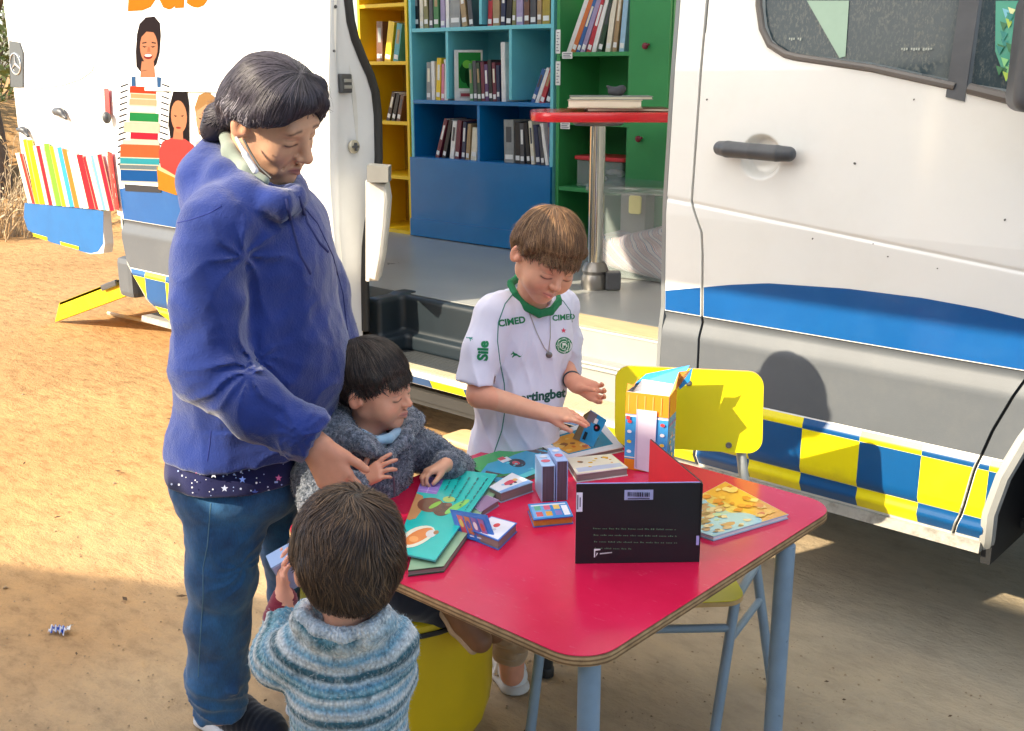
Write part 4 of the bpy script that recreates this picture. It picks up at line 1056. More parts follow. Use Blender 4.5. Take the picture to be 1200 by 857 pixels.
def sticker(px0, py0, px1, py1, name='label_sticker'):
    x0, x1 = X4(px0, py0), X4(px1, py0); z0, z1 = Z4(px0, py1), Z4(px0, py0)
    sh = [(rect(x0, z0, x1, z1), hexc('eeede8'))]
    for i in range(3 if z1 - z0 < .1 else 7):
        zz = z1 - (i + 1) * (z1 - z0) / (4 if z1 - z0 < .1 else 8); sh.append((rect(x0 + .006, zz - .002, x1 - .006 - (i % 2) * .008, zz + .002), hexc('8b8d92')))
    return ga(print_mesh(name, sh, lambda x, z, h: Vector((x, YF - .0005 - h, z)), None, INK))
for s_ in ((651.5, 35, 657, 63), (651.5, 72, 657, 100), (659, 61, 671, 69), (657, 143, 668, 151)): sticker(*s_)

ORD = ['first', 'second', 'third', 'fourth', 'fifth', 'sixth', 'seventh', 'eighth', 'ninth', 'tenth', 'eleventh', 'twelfth']
STK = pbr('spine_sticker', hexc('e9e8e4'), .6)
def book(x, w, h, d, z, colr, lean, label, y=YF + .03, spine2=None, sticker=True):
    """book standing on a shelf, spine towards -Y; x is the left foot of the spine"""
    e = empty('book', (x, y, z), 0, label, 'book', 'books standing on the van shelves')
    R = Matrix.Rotation(-lean, 4, 'Y') if lean < 0 else Matrix.Rotation(-lean, 4, 'Y')
    e.rotation_euler = (0, -lean, 0)
    t = .0018
    m = MB(); P = [(0, 0), (w, 0), (w, d), (w - t, d), (w - t, t), (t, t), (t, d), (0, d)]
    m.add([(a, b, 0) for a, b in P] + [(a, b, h) for a, b in P], [[0, 1, 4, 5], [1, 2, 3, 4], [0, 5, 6, 7], [8, 13, 12, 9], [9, 12, 11, 10], [8, 15, 14, 13]] + [[i, i + 8, (i + 1) % 8 + 8, (i + 1) % 8] for i in range(8)])
    link('cover', m.mesh('cover'), colr, e)
    MB().box((w / 2, d / 2 + .001, h / 2), (w / 2 - t - .0002, d / 2 - .003, h / 2 - .003)).build('pages', PAPER, e)
    if sticker and w > .008:
        MB().box((w / 2, -.0006, .022 + (int(h * 1e4) % 7) * .002), (w / 2 * .8, .0005, .011)).build('spine_label', STK, e)
    if spine2 is not None:
        MB().box((w / 2, -.0005, h * .66), (w / 2 * .55, .0004, h * .18)).build('spine_title', spine2, e)
    return e
CN = {'black': '1d1c20', 'cream': 'e4dcc4', 'olive': '7f7b4c', 'green': '3a7a46', 'lilac': 'a193b4', 'white': 'e7e5df', 'grey': '8f9290', 'dark grey': '4a4b50', 'red': 'b8303c', 'brown': '6e4a3a', 'navy': '27304f', 'tan': 'a58a63', 'gold': 'a5903a', 'yellow': 'e9c41c', 'pink': 'd77f92', 'maroon': '6b2438', 'blue': '2c5f9a', 'teal': '4aa0a8', 'purple': '5b3a6a', 'dark green': '25452f', 'orange': 'd2743a', 'dark brown': '3b2a26', 'pale blue': '9fc3d8'}
def cmat(c): return pbr('book_' + c.replace(' ', '_'), hexc(CN[c]), .42, var=.18, vscale=25, coat=.15)
def row(cell, z, items, hpx=None, yoff=.03, d=.16):
    """items: (px_left, width_px, height_px, colour, lean)"""
    cnt = {}
    for i, (px, wpx, hp, c, lean) in enumerate(items):
        x = atY(px, 120, YF + yoff).x; w = max(.006, abs(atY(px + wpx, 120, YF + yoff).x - x) * .94); h = hp * .00425
        tt = cmat(rnd.choice(['white', 'cream', 'grey', 'tan', 'dark grey'])) if i % 2 == 0 else None
        size = 'thick' if w > .035 else ('thin' if w < .017 else 'slim'); tilt = 'leaning ' if abs(lean) > .12 else ''
        book(x, w, h, d, z + .0005, cmat(c), lean, '%s%s %s book, %s from the left %s' % (tilt, size, c, ORD[i], cell), YF + yoff, tt)
row('on the top teal shelf, left half', zt1, [(487, 6, 54, 'black', 0), (494, 4, 58, 'cream', 0), (499, 5, 52, 'olive', .03), (505, 4, 60, 'dark grey', 0), (510, 6, 50, 'green', 0), (518, 5, 56, 'lilac', 0), (524, 4, 52, 'white', 0), (529, 12, 55, 'grey', 0), (543, 6, 53, 'tan', .14), (551, 5, 56, 'dark grey', .12)])
row('on the top teal shelf, right half', zt1, [(572, 5, 56, 'red', -.05), (578, 8, 58, 'tan', 0), (587, 5, 50, 'navy', -.04), (593, 6, 57, 'black', -.06), (600, 4, 54, 'olive', -.05), (605, 8, 60, 'lilac', 0), (614, 6, 50, 'brown', 0), (621, 7, 56, 'dark grey', 0), (629, 5, 52, 'tan', 0), (635, 9, 60, 'gold', 0), (645, 4, 50, 'black', 0)])
row('in the left teal cell', zt2, [(500, 5, 44, 'grey', -.03), (506, 4, 45, 'white', 0), (511, 5, 49, 'yellow', -.06), (517, 4, 42, 'pink', -.05), (521, 4, 47, 'white', 0)])
row('in the middle teal cell', zt2, [(551, 4, 42, 'green', .05), (555.5, 4, 45, 'dark grey', .05), (560, 4, 43, 'dark green', .06), (564.5, 4, 44, 'maroon', .04), (569, 4, 41, 'purple', .05), (573.5, 4, 46, 'black', .06), (578, 4, 43, 'maroon', .05), (582.5, 3.5, 40, 'navy', .04), (588, 5, 65, 'white', .02)])
row('in the right teal cell', zt2, [(622, 4, 40, 'blue', -.42), (627, 4, 41, 'white', -.42), (632, 5, 42, 'red', -.38), (639, 5, 44, 'navy', -.36)])
row('in the left blue cell', zt3, [(509, 4, 50, 'maroon', -.34), (517, 4, 48, 'black', -.28), (526, 5, 45, 'white', -.14), (532, 5, 46, 'maroon', -.12), (540, 4, 44, 'navy', -.08), (545, 4, 42, 'tan', -.1), (551, 7, 38, 'cream', -.1)])
row('in the right blue cell', zt3, [(591, 12, 48, 'grey', .02), (604, 6, 46, 'black', .02), (610, 5, 45, 'dark grey', .03), (618, 4, 46, 'black', .12), (623, 4, 48, 'cream', .1), (629, 5, 44, 'navy', .12), (635, 4, 42, 'dark grey', .14), (640, 4, 46, 'white', .2), (644, 3.5, 50, 'purple', .05)], yoff=.02)
row('leaning on the top green shelf', gz[0], [(663, 5, 66, 'white', -.42), (668, 5, 64, 'orange', -.42), (674, 4, 60, 'blue', -.40), (679, 5, 62, 'lilac', -.38), (686, 5, 60, 'red', -.34), (692, 5, 62, 'white', -.3), (699, 5, 60, 'dark green', -.26), (708, 6, 62, 'cream', -.14), (716, 5, 64, 'tan', -.12), (724, 6, 60, 'pale blue', -.08)], d=.2)
row('on the upper yellow shelf', ys[1], [(443, 7, 48, 'brown', -.04), (452, 7, 49, 'yellow', -.2), (462, 6, 46, 'teal', -.2)], d=.15)
row('on the second yellow shelf', ys[2], [(452, 4, 38, 'dark brown', -.34), (458, 4, 36, 'black', -.32), (464, 4, 34, 'brown', -.28)], d=.15)
# picture book standing face out in the middle teal cell
def faceout():
    a = atY(533, 115, YF + .02); b = atY(566, 118, YF + .13); top = atY(536, 59, YF + .02)
    e = empty('picture_book', (a.x, a.y, zt2), 0, 'green-covered picture book standing face out in the middle teal cell', 'book')
    w = math.hypot(b.x - a.x, b.y - a.y) ; e.rotation_euler = (0, 0, math.atan2(b.y - a.y, b.x - a.x)); h = .245
    MB().box((w / 2, .006, h / 2), (w / 2, .006, h / 2), bev=.001).build('cover', cmat('white'), e)
    r = random.Random(8); sh = [(rect(.02, .06, w - .01, h - .012), hexc('2f8a3f')), (rect(.025, .012, w - .015, .045), hexc('c9c2bb')), (rect(.03, .02, w - .03, .036), hexc('a4434a')), (circ(w * .38, h * .55, .03, .05, 14), hexc('175226')), (circ(w * .60, h * .48, .034, .06, 14), hexc('123f1d')), (circ(w * .44, h * .72, .022, .02, 12), hexc('78c24a')), (circ(w * .68, h * .74, .02, .015, 12), hexc('5fb03f'))]
    print_mesh('cover_picture', sh, lambda x, z, h_: Vector((x, -.0005 - h_, z)), e, INK)
faceout()

# small high table on a chrome post, with papers on it
PC = atZ(697, 338, .65)
def high_table():
    F_ = PC.dot(V); e = empty('high_table', PC, 0, 'round-edged red high table on a chrome post inside the van', 'table')
    ztop = 1.315 - .65
    c = Vector((.035, .03, 0))
    slab(rrect(.62, .46, .12, 8), (c.x, c.y, ztop), (U.x, U.y, 0), (V.x, V.y, 0), (0, 0, 1), .036, .008).build('table_top', pbr('red_laminate', hexc('d0202c'), .25, coat=.4), e)
    CH = pbr('chrome', hexc('d5d4cd'), .12, metal=1.0, var=.03)
    MB().lathe((0, 0, .0), [(.031, .02), (.031, .4), (.031, ztop)], 32).build('post', CH, e)
    MB().lathe((0, 0, .0), [(.055, 0), (.058, .02), (.052, .05), (.048, .06), (.055, .075), (.045, .10), (.037, .11)], 32).build('base_collar', pbr('dull_steel', hexc('8d8a86'), .35, metal=.8), e)
    MB().box((.075, .02, .04), (.03, .03, .035), rz=.7, bev=.006).build('clamp_block', DKGREY, e)
    MB().lathe((0, 0, ztop - .02), [(.09, 0), (.10, .008), (.10, .019)], 24).build('top_flange', pbr('dull_steel', hexc('8d8a86'), .35, metal=.8), e)
high_table()
def on_high_table():
    z = 1.315 + .0375
    def stack(cx, cy, w, d, h, rz, mat, label, page=True):
        p = PC + U * cx + V * cy; e = empty('book', (p.x, p.y, z0[0]), rz, label, 'book')
        MB().box((0, 0, h / 2), (w / 2, d / 2, h / 2 * .8), bev=.003).build('pages', pbr('cream_pages', hexc('f0ecd9'), .6, bump=.4, bscale=200, stretch=(1, 1, 30)), e)
        MB().box((0, 0, .0012), (w / 2 + .004, d / 2 + .003, .0012)).build('back_cover', mat, e); MB().box((0, 0, h - .0012), (w / 2 + .004, d / 2 + .003, .0012)).build('front_cover', mat, e)
        z0[0] += h + .0006
    z0 = [z]
    stack(.10, -.06, .30, .2, .012, .72, cmat('brown'), 'brown folder at the bottom of the pile on the red high table')
    stack(.02, -.08, .27, .19, .030, .62, cmat('cream'), 'thick cream-paged book lying open-edged in the pile on the red high table')
    stack(.04, -.05, .30, .21, .012, .70, cmat('grey'), 'flat grey-covered book at the top of the pile on the red high table')
    s_ = Solid(); q = PC + U * .06 + V * -.03; q.z = z0[0] + .012
    s_.ell(q, (.03, .02, .012)); s_.ell(q + Vector((.025, .01, .012)), (.018, .015, .015)); s_.cone(q + Vector((.02, 0, 0)), q + Vector((-.03, -.01, .022)), .008, .005)
    tag(s_.build('crumpled_cloth', .004, pbr('dark_cloth', hexc('4b4d52'), .9)), 'small crumpled dark cloth on top of the books on the high table', 'cloth')
on_high_table()
# clear box with a red lid on the green shelf
CLEAR = newmat('clear_plastic'); CLEARM = CLEAR[0]; cb = CLEAR[3]
cb.inputs['Base Color'].default_value = (.50, .58, .57, 1); cb.inputs['Roughness'].default_value = .12; cb.inputs['Alpha'].default_value = .36; cb.inputs['Coat Weight'].default_value = .5
def red_box():
    a = atY(677, 215, YF + .06); b = atY(730, 215, YF + .06); w = b.x - a.x; h = .125
    e = empty('storage_box', ((a.x + b.x) / 2, YF + .14, gz[2]), 0, 'clear storage box with a red lid on the lower green shelf', 'box')
    MB().box((0, 0, h / 2 + .001), (w / 2, .09, h / 2), bev=.008).build('box_body', CLEARM, e)
    slab(rrect(w + .03, .20, .02), (0, 0, h), (1, 0, 0), (0, 1, 0), (0, 0, 1), .018, .004).build('lid', pbr('red_lid', hexc('cf3a3e'), .35), e)
    s_ = Solid()
    r = random.Random(1)
    for i in range(9): s_.ell((r.uniform(-w * .36, w * .36), r.uniform(-.05, .05), .03 + r.uniform(0, .045)), (r.uniform(.02, .04), .022, r.uniform(.012, .02)), .004)
    o = s_.build('folded_paper', .005, pbr('paper_bits', hexc('cfd0d4'), .8, var=.3, vscale=40), e)
red_box()
# big clear bin with a latch and a striped cushion inside it
def big_bin():
    p = atZ(707, 331, .65); q = atZ(768, 352, .65); c = (p + q) / 2
    w = .42; d = .34; h = .36
    cen = atF(760, 331, 4.66); e = empty('storage_bin', (cen.x, cen.y, .655), math.radians(9), 'large clear storage bin on the van floor holding a striped cushion', 'bin')
    MB().box((0, 0, h / 2), (w / 2, d / 2, h / 2), bev=.012).build('bin_body', CLEARM, e)
    slab(rrect(w + .035, d + .035, .03), (0, 0, h - .005), (1, 0, 0), (0, 1, 0), (0, 0, 1), .03, .008).build('lid', CLEARM, e)
    slab(rrect(.055, .075, .01), (.02, -d / 2 - .018, h - .045), (1, 0, 0), (0, 0, 1), (0, -1, 0), .012, .004).build('latch', pbr('cream_plastic', hexc('dfdda6'), .4), e)
    # cushion
    s_ = Solid(); s_.rbox((0, -.01, .085), (w / 2 - .045, d / 2 - .05, .03), .035, .02, R=Matrix.Rotation(.12, 3, 'Y')); s_.rbox((.06, .0, .155), (w / 2 - .1, d / 2 - .06, .02), .03, .02, R=Matrix.Rotation(-.25, 3, 'Y'))
    s_.cone((-.15, -d / 2 + .04, .12), (.14, -d / 2 + .04, .2), .012, .012, .01)
    m, n, l, b = newmat('striped_cloth'); tc = n.new('ShaderNodeTexCoord'); mp = n.new('ShaderNodeMapping'); mp.inputs['Rotation'].default_value = (0, .9, .3); l.new(tc.outputs['Object'], mp.inputs[0])
    w1 = n.new('ShaderNodeTexWave'); w1.inputs['Scale'].default_value = 9; w1.inputs['Distortion'].default_value = 2.5; w1.inputs['Detail'].default_value = 1; l.new(mp.outputs[0], w1.inputs[0])
    r = ramp(n, l, w1.outputs[0], [(0.0, hexc('c9b3b8')), (.2, hexc('d8d4dc')), (.36, hexc('b8606a')), (.5, hexc('e0d8dc')), (.66, hexc('6f7fa6')), (.82, hexc('d9cfd6')), (1, hexc('d08a62'))]); r.color_ramp.interpolation = 'CONSTANT'
    l.new(r.outputs[0], b.inputs['Base Color']); b.inputs['Roughness'].default_value = .9
    o = s_.build('striped_cushion', .006, m, e)
    MB().box((-.10, .08, .24), (.06, .05, .09), bev=.004).build('white_carton', pbr('grey_card', hexc('b5b4b0'), .7), e)
big_bin()
# ================================================================== TABLE, CHAIR, POUF AND WHAT LIES ON THE TABLE
TZ = 0.60
def table():
    x0, x1, y0, y1 = -1.735, -0.926, 1.220, 2.098; cx, cy = (x0 + x1) / 2, (y0 + y1) / 2
    e = empty('table', (cx, cy, 0), 0, 'low preschool table with a pink-red laminate top and grey-blue tube legs', 'table')
    ply, n, l, b = newmat('plywood_edge'); tc = n.new('ShaderNodeTexCoord')
    w = n.new('ShaderNodeTexWave'); w.bands_direction = 'Z'; w.inputs['Scale'].default_value = 42; w.inputs['Distortion'].default_value = .6; l.new(tc.outputs['Object'], w.inputs[0])
    nz = noise_node(n, l, 30, 5, .7); r = ramp(n, l, w.outputs[0], [(.2, hexc('7a5c3c')), (.6, hexc('b5946a'))]); r2 = ramp(n, l, nz.outputs[0], [(.35, (.55, .5, .45)), (.6, (1, 1, 1))])
    l.new(mixc(n, l, r.outputs[0], r2.outputs[0], .8, 'MULTIPLY'), b.inputs['Base Color']); b.inputs['Roughness'].default_value = .8
    ol = rrect(x1 - x0, y1 - y0, .075, 9)
    slab(ol, (0, 0, TZ - .0205), (1, 0, 0), (0, 1, 0), (0, 0, 1), .0193, .003).build('plywood_board', ply, e)
    lam, n, l, b = newmat('pink_laminate')
    n1 = noise_node(n, l, 5, 6, .65); n2 = noise_node(n, l, 34, 8, .75, stretch=(1, 3, 1)); n3 = noise_node(n, l, 2.2, 3)
    c = ramp(n, l, n1.outputs[0], [(.3, hexc('c0123e')), (.7, hexc('cf1c4a'))])
    c2 = ramp(n, l, n2.outputs[0], [(.60, (0, 0, 0)), (.74, (1, 1, 1))])
    l.new(mixc(n, l, c.outputs[0], hexc('d98a9c'), math_n(n, l, 'MULTIPLY', c2.outputs[0], .32)), b.inputs['Base Color'])
    mr = n.new('ShaderNodeMapRange'); l.new(n1.outputs[0], mr.inputs[0]); mr.inputs[3].default_value = .15; mr.inputs[4].default_value = .26; l.new(mr.outputs[0], b.inputs['Roughness'])
    b.inputs['Specular IOR Level'].default_value = .6
    bp = n.new('ShaderNodeBump'); bp.inputs['Strength'].default_value = .05; l.new(n2.outputs[0], bp.inputs['Height']); l.new(bp.outputs[0], b.inputs['Normal'])
    slab(rrect(x1 - x0 - .003, y1 - y0 - .003, .074, 9), (0, 0, TZ - .0012), (1, 0, 0), (0, 1, 0), (0, 0, 1), .0012, 0).build('laminate_top', lam, e)
    LEG = pbr('chipped_grey_paint', hexc('7d94a8'), .42, var=.12, vscale=14, dirt=hexc('2e3338'), dirt_amt=.9)
    # paint chips: sparse, sharp
    n, l = LEG.node_tree.nodes, LEG.node_tree.links
    for nd in n:
        if nd.type == 'VALTORGB' and nd.color_ramp.elements[0].color[0] == 0: nd.color_ramp.elements[0].position = .66; nd.color_ramp.elements[1].position = .69
    for k, (px, py) in enumerate(((691, 771), (921, 640))):
        p = atZ(px, py, TZ - .024); MB().tube([(p.x - cx, p.y - cy, 0.0), (p.x - cx, p.y - cy, TZ - .0210)], .0192, 20).build('leg', LEG, e)
        f = atZ(px, py, TZ - .024); MB().lathe((f.x - cx, f.y - cy, 0), [(.021, 0), (.022, .02), (.0195, .024)], 16).build('foot_cap', BLACKP, e)
    DL = pbr('dark_leg', hexc('2a2e33'), .45, var=.1)  # back left leg coloured darker than the others
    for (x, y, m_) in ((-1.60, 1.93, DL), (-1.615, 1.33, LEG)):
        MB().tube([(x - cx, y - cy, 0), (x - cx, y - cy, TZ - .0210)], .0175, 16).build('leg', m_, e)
        MB().lathe((x - cx, y - cy, 0), [(.020, 0), (.021, .02), (.0185, .024)], 16).build('foot_cap', BLACKP, e)
    for a, b_ in (((-1.60, 1.93), (-1.0, 1.98)), ((-1.60, 1.33), (-1.02, 1.30)), ((-1.60, 1.33), (-1.60, 1.93)), ((-1.02, 1.30), (-1.0, 1.98))):
        MB().box(((a[0] + b_[0]) / 2 - cx, (a[1] + b_[1]) / 2 - cy, TZ - .0375), (max(abs(a[0] - b_[0]) / 2 - .02, .008), max(abs(a[1] - b_[1]) / 2 - .02, .008), .016)).build('apron_rail', LEG, e)
    return LEG
LEG = table()
def chair():
    SZ = .335
    rr_f, rf_f, lf_f, lr_f = atZ(905, 812, 0), atZ(833, 888, 0), atZ(620, 872, 0), atZ(694, 806, 0)
    rr_t, rf_t, lf_t, lr_t = atZ(885, 655, SZ), atZ(863, 694, SZ), atZ(640, 702, SZ), atZ(688, 664, SZ)
    base = (rr_f + lf_f) / 2
    e = empty('chair', (base.x, base.y, 0), 0, 'small preschool chair with yellow seat and back behind the table, under the van chequers', 'chair')
    iv = Matrix.Translation(-Vector((base.x, base.y, 0)))
    def a(o): o.parent = e; o.matrix_parent_inverse = iv; return o
    YL = pbr('yellow_laminate', hexc('dfd40c'), .35, var=.05, vscale=9, coat=.2)
    CL = pbr('chair_grey_paint', hexc('8296a6'), .42, var=.12, vscale=14)
    for t_, f_ in ((rr_t, rr_f), (rf_t, rf_f), (lf_t, lf_f), (lr_t, lr_f)):
        a(MB().tube([f_ + Vector((0, 0, .004)), f_.lerp(t_, .75), t_], .0122, 14).build('leg', CL)); a(MB().lathe(f_, [(.014, 0), (.0155, .012), (.0150, .03)], 14).build('foot_cap', BLACKP))
    for p, q, t in ((rf_t, lf_t, .30), ):
        P = rf_t.lerp(rf_f, .22); Q = lf_t.lerp(lf_f, .22); a(MB().tube([P, Q], .010, 10).build('cross_bar', CL))
    a(MB().tube([rf_t.lerp(rf_f, .05), rr_t.lerp(rr_f, .05)], .010, 10).build('side_bar', CL)); a(MB().tube([lf_t.lerp(lf_f, .05), lr_t.lerp(lr_f, .05)], .010, 10).build('side_bar', CL))
    a(MB().tube([rf_t.lerp(rf_f, .30), rr_t.lerp(rr_f, .30)], .009, 10).build('side_bar', CL))
    c = (rr_t + rf_t + lf_t + lr_t) / 4; A = (rf_t - lf_t).normalized(); B = Vector((-A.y, A.x, 0))
    a(slab(rrect(.345, .33, .05), c + Vector((0, 0, .006)), A, B, (0, 0, 1), .012, .003).build('seat', pbr('seat_plywood', hexc('c9a56b'), .5, var=.15, vscale=14)))
    a(slab(rrect(.343, .328, .05), c + Vector((0, 0, .0185)), A, B, (0, 0, 1), .0015, 0).build('seat_laminate', YL))
    # back panel
    ca, sa = math.cos(math.radians(10)), math.sin(math.radians(10)); A2 = U * ca - V * sa; B2 = (Vector((0, 0, 1)) + V * .16).normalized(); N2 = B2.cross(A2) * -1
    N2 = A2.cross(B2)
    cen = atF(806.5, 480, 2.50)
    if N2.dot(V) > 0: N2 = -N2
    a(slab(rrect(.352, .198, .036, 7), cen - N2 * .012, A2, B2, N2, .011, .0025).build('backrest', pbr('seat_plywood', hexc('c9a56b'), .5)))
    a(slab(rrect(.350, .196, .035, 7), cen - N2 * .0005, A2, B2, N2, .0015, 0).build('backrest_laminate', YL))
    for sx, t_ in ((.128, rr_t), (-.128, lr_t)):
        p = cen + A2 * sx - N2 * .025; a(MB().tube([t_, t_.lerp(p - B2 * .12, .75), p - B2 * .11, p + B2 * .06], .0122, 12).build('back_post', pbr('worn_post', hexc('b9bdbd'), .4, metal=.2, var=.2)))
    for (px, py) in ((807, 449), (854, 522)):
        q = atF(px, py, 2.5) + N2 * .004
        r_ = ray(px, py); t = (cen + N2 * .002 - Vector((0, 0, CAMH))).dot(N2) / r_.dot(N2); q = Vector((0, 0, CAMH)) + r_ * t
        a(MB().lathe(q, [(.0075, 0), (.007, .0015), (.003, .002), (.001, .001)], 14, N2).build('bolt', pbr('bolt_steel', hexc('8a8c8c'), .35, metal=.8)))
chair()
def pouf():
    p = atF(461, 600, 2.27); c = Vector((p.x, p.y, 0))
    e = empty('pouf', c, 0, 'mustard yellow round pouf with black piping under the seated boy', 'pouf')
    prof = [(.165, .004), (.185, .03), (.212, .075), (.2185, .12), (.220, .20), (.221, .30), (.217, .352)]
    m = pbr('mustard_vinyl', hexc('d0b012'), .42, var=.08, vscale=5, bump=.1, bscale=120, spec=.35)
    MB().lathe((0, 0, 0), prof, 14).build('side_cover', m, e)
    MB().lathe((0, 0, 0), [(.215, .353), (.214, .372), (.198, .382), (.12, .388), (.001, .389)], 40).build('top_cover', pbr('yellow_vinyl_top', hexc('d7bd20'), .4), e)
    MB().tube([(math.cos(t) * .2185, math.sin(t) * .2185, .354) for t in [2 * PI * k / 40 for k in range(41)]], .006, 8).build('piping', BLACKP, e)
pouf()

# ---------- things on the table
def quadmap(px, z):
    c = [atZ(x, y, z) for x, y in px]
    def fn(u, v): return c[0] * (1 - u) * (1 - v) + c[1] * u * (1 - v) + c[2] * u * v + c[3] * (1 - u) * v
    return c, fn
PG = pbr('board_pages', hexc('8e7f78'), .7, var=.3, vscale=300, stretch=(.02, .02, 1))
def flat_book(label, px, t, cover, shapes, name='picture_book', z=TZ + .0005, side=None, under=None, ink=INKG, ml=None, par=None):
    """board book lying flat; px: photograph corners of its top face (front-left, front-right, back-right, back-left)"""
    c, _ = quadmap(px, z + t); cen = sum(c, Vector()) / 4; e = par or empty(name, (cen.x, cen.y, z), 0, label, 'book')
    L = [p - Vector((cen.x, cen.y, z)) for p in c]
    if par: e = par; L = [p - par.location for p in c]
    def layer(nm, z0, z1, mat, ins=0.0):
        mid = sum(L, Vector()) / 4; Q = [p + (mid - p).normalized() * ins for p in L]
        vs = [Vector((p.x, p.y, (mid.z - t) + z0)) for p in Q] + [Vector((p.x, p.y, (mid.z - t) + z1)) for p in Q]
        return MB().add(vs, [(3, 2, 1, 0), (4, 5, 6, 7)] + [(i, (i + 1) % 4, (i + 1) % 4 + 4, i + 4) for i in range(4)]).build(nm, mat, e)
    layer('back_cover', 0, .0018, cover); layer('pages', .0019, t - .0019, side or PG, .0025); layer('front_cover', t - .0018, t, cover)
    def fn(u, v, h):
        return L[0] * (1 - u) * (1 - v) + L[1] * u * (1 - v) + L[2] * u * v + L[3] * (1 - u) * v + Vector((0, 0, h))
    cl_ = lambda v: min(max(v, .004), .996)
    if shapes: print_mesh('cover_picture', [((sh[0] if sh[0][0] == 'T' else [(cl_(a), cl_(b)) for a, b in sh[0]]) if sh[0][0] != 'T' else sh[0], sh[1]) for sh in shapes], fn, e, ink, maxlen=ml, start=.0003, lift=.00002)
    return e, fn, L
def blobs(r, n, cols, x0, y0, x1, y1, s0, s1):
    out = []
    for _ in range(n):
        c = (r.uniform(x0, x1), r.uniform(y0, y1)); k = 8; s_ = r.uniform(s0, s1); a0 = r.uniform(0, 6)
        out.append(([(c[0] + s_ * r.uniform(.6, 1.2) * math.cos(a0 + 2 * PI * i / k), c[1] + s_ * r.uniform(.6, 1.2) * math.sin(a0 + 2 * PI * i / k)) for i in range(k)], hexc(r.choice(cols))))
    return out
def scribble_lines(r, x0, x1, y0, n, dy, colr, wr=(.03, .09), h=.35):
    """rows of small word-like marks (the print in the photograph is too small to read)"""
    out = []
    for i in range(n):
        x = x0; y = y0 - i * dy; end = x1 if i < n - 1 else x0 + (x1 - x0) * r.uniform(.3, .8)
        while x < end:
            w = min(r.uniform(*wr), end - x); k = max(2, int(w / (wr[0] * .42)))
            for q in range(k):
                xa = x + w * q / k; hh = dy * h * r.choice((.55, .6, .95)); out.append((rect(xa, y, xa + w / k * .62, y + hh), colr))
            x += w + wr[0] * .5
    return out
def tabletop():
    r = random.Random(12)
    # green and blue board book
    sh = [(rect(0, 0, 1, 1), hexc('2c9bc4')), (rect(0, .72, 1, 1), hexc('2fa34e')), ([(0, .55), (.2, .72), (.5, .70), (.8, .76), (1, .6), (1, 1), (0, 1)], hexc('2fa34e'))]
    sh += [([(.0, .45), (.22, .05), (.30, .05), (.08, .55)], hexc('4b3a34')), ([(.70, .95), (.93, .35), (.985, .40), (.80, 1.0)], hexc('4b3a34')), ([(.78, .8), (1, .55), (1, .62), (.82, .9)], hexc('57463a')), ([(.02, .3), (.3, .2), (.3, .24), (.05, .38)], hexc('2c7d3c'))]
    sh += [(circ(.50, .46, .10, .15), hexc('1c1d25')), (circ(.49, .47, .045, .07), hexc('c94b50')), (rect(.36, .60, .50, .74), hexc('e9e6ea')), (rect(.37, .68, .46, .78), hexc('d35560')), (rect(.0, 0, 1, .12), hexc('56c6cf'))] + blobs(r, 16, ['3bb0d8', '62c9d6', '2a86b8'], .1, .15, .9, .6, .01, .03)
    flat_book('open board book with blue water and green border lying beside the boy in white', [(589, 571), (662, 541), (621, 517), (543, 541)], .010, cmat('green'), sh)
    # white-framed book with a fold-up flap
    sh = [(rect(0, 0, 1, 1), hexc('d9dbe4')), (rect(.12, .14, .88, .86), hexc('2c86a8')), (rect(.14, .18, .52, .80), hexc('d9993a'))] + blobs(r, 14, ['d9993a', 'c96a2a', 'e2b65c', '8a5a34'], .16, .22, .48, .75, .03, .07) + [(circ(.68, .5, .10, .14), hexc('2f6d5c'))]
    e, fn, L = flat_book('open white-framed picture book with a raised blue flap, under the standing boy\'s hand', [(664, 538), (731, 524), (703, 490), (620, 516)], .012, cmat('white'), sh)
    a = atZ(679, 517, TZ + .014); b = atZ(695, 524, TZ + .014); zt = TZ + .083
    c_ = atF(711, 493, b.dot(V) + .02); d_ = atF(692, 481, a.dot(V) + .02); loc = e.location
    q = [p - loc for p in (a, b, c_, d_)]
    fl = MB().add([*q, *[p + Vector((-.002, .002, .001)) for p in q]], [(0, 1, 2, 3), (7, 6, 5, 4), (0, 4, 5, 1), (1, 5, 6, 2), (2, 6, 7, 3), (3, 7, 4, 0)]).build('flap', pbr('flap_blue', hexc('1f8fcb'), .4), e)
    nn = (q[1] - q[0]).cross(q[3] - q[0]).normalized(); nn = nn if nn.y < 0 else -nn
    f2 = lambda u, v, h: q[0] * (1 - u) * (1 - v) + q[1] * u * (1 - v) + q[2] * u * v + q[3] * (1 - u) * v + nn * h
    print_mesh('flap_picture', [(rect(0, .55, .45, 1), hexc('7d7480')), (circ(.70, .62, .20, .12), hexc('1a1c26')), (circ(.68, .62, .06, .04), hexc('c8505a')), (rect(.42, .72, .62, .88), hexc('e8e6ec')), (rect(.15, .1, .35, .35), hexc('23303c'))], f2, fl, INK)
    q2 = [p - loc for p in (atZ(671, 514, TZ + .014), a, d_, atF(684, 486, a.dot(V) + .02))]
    MB().add([*q2, *[p + Vector((0, .003, 0)) for p in q2]], [(0, 1, 2, 3), (7, 6, 5, 4), (0, 4, 5, 1), (1, 5, 6, 2), (2, 6, 7, 3), (3, 7, 4, 0)]).build('flap_wing', pbr('flap_brown', hexc('7b6a4c'), .5), e)
    # turquoise storybook
    e2, fnu, Lu = flat_book('open turquoise storybook with brown bears lying at the front left of the table', [(478, 669), (520, 664), (590, 566), (505, 560)], .012, cmat('dark green'), [(rect(0, 0, 1, 1), hexc('8fae8c'))])
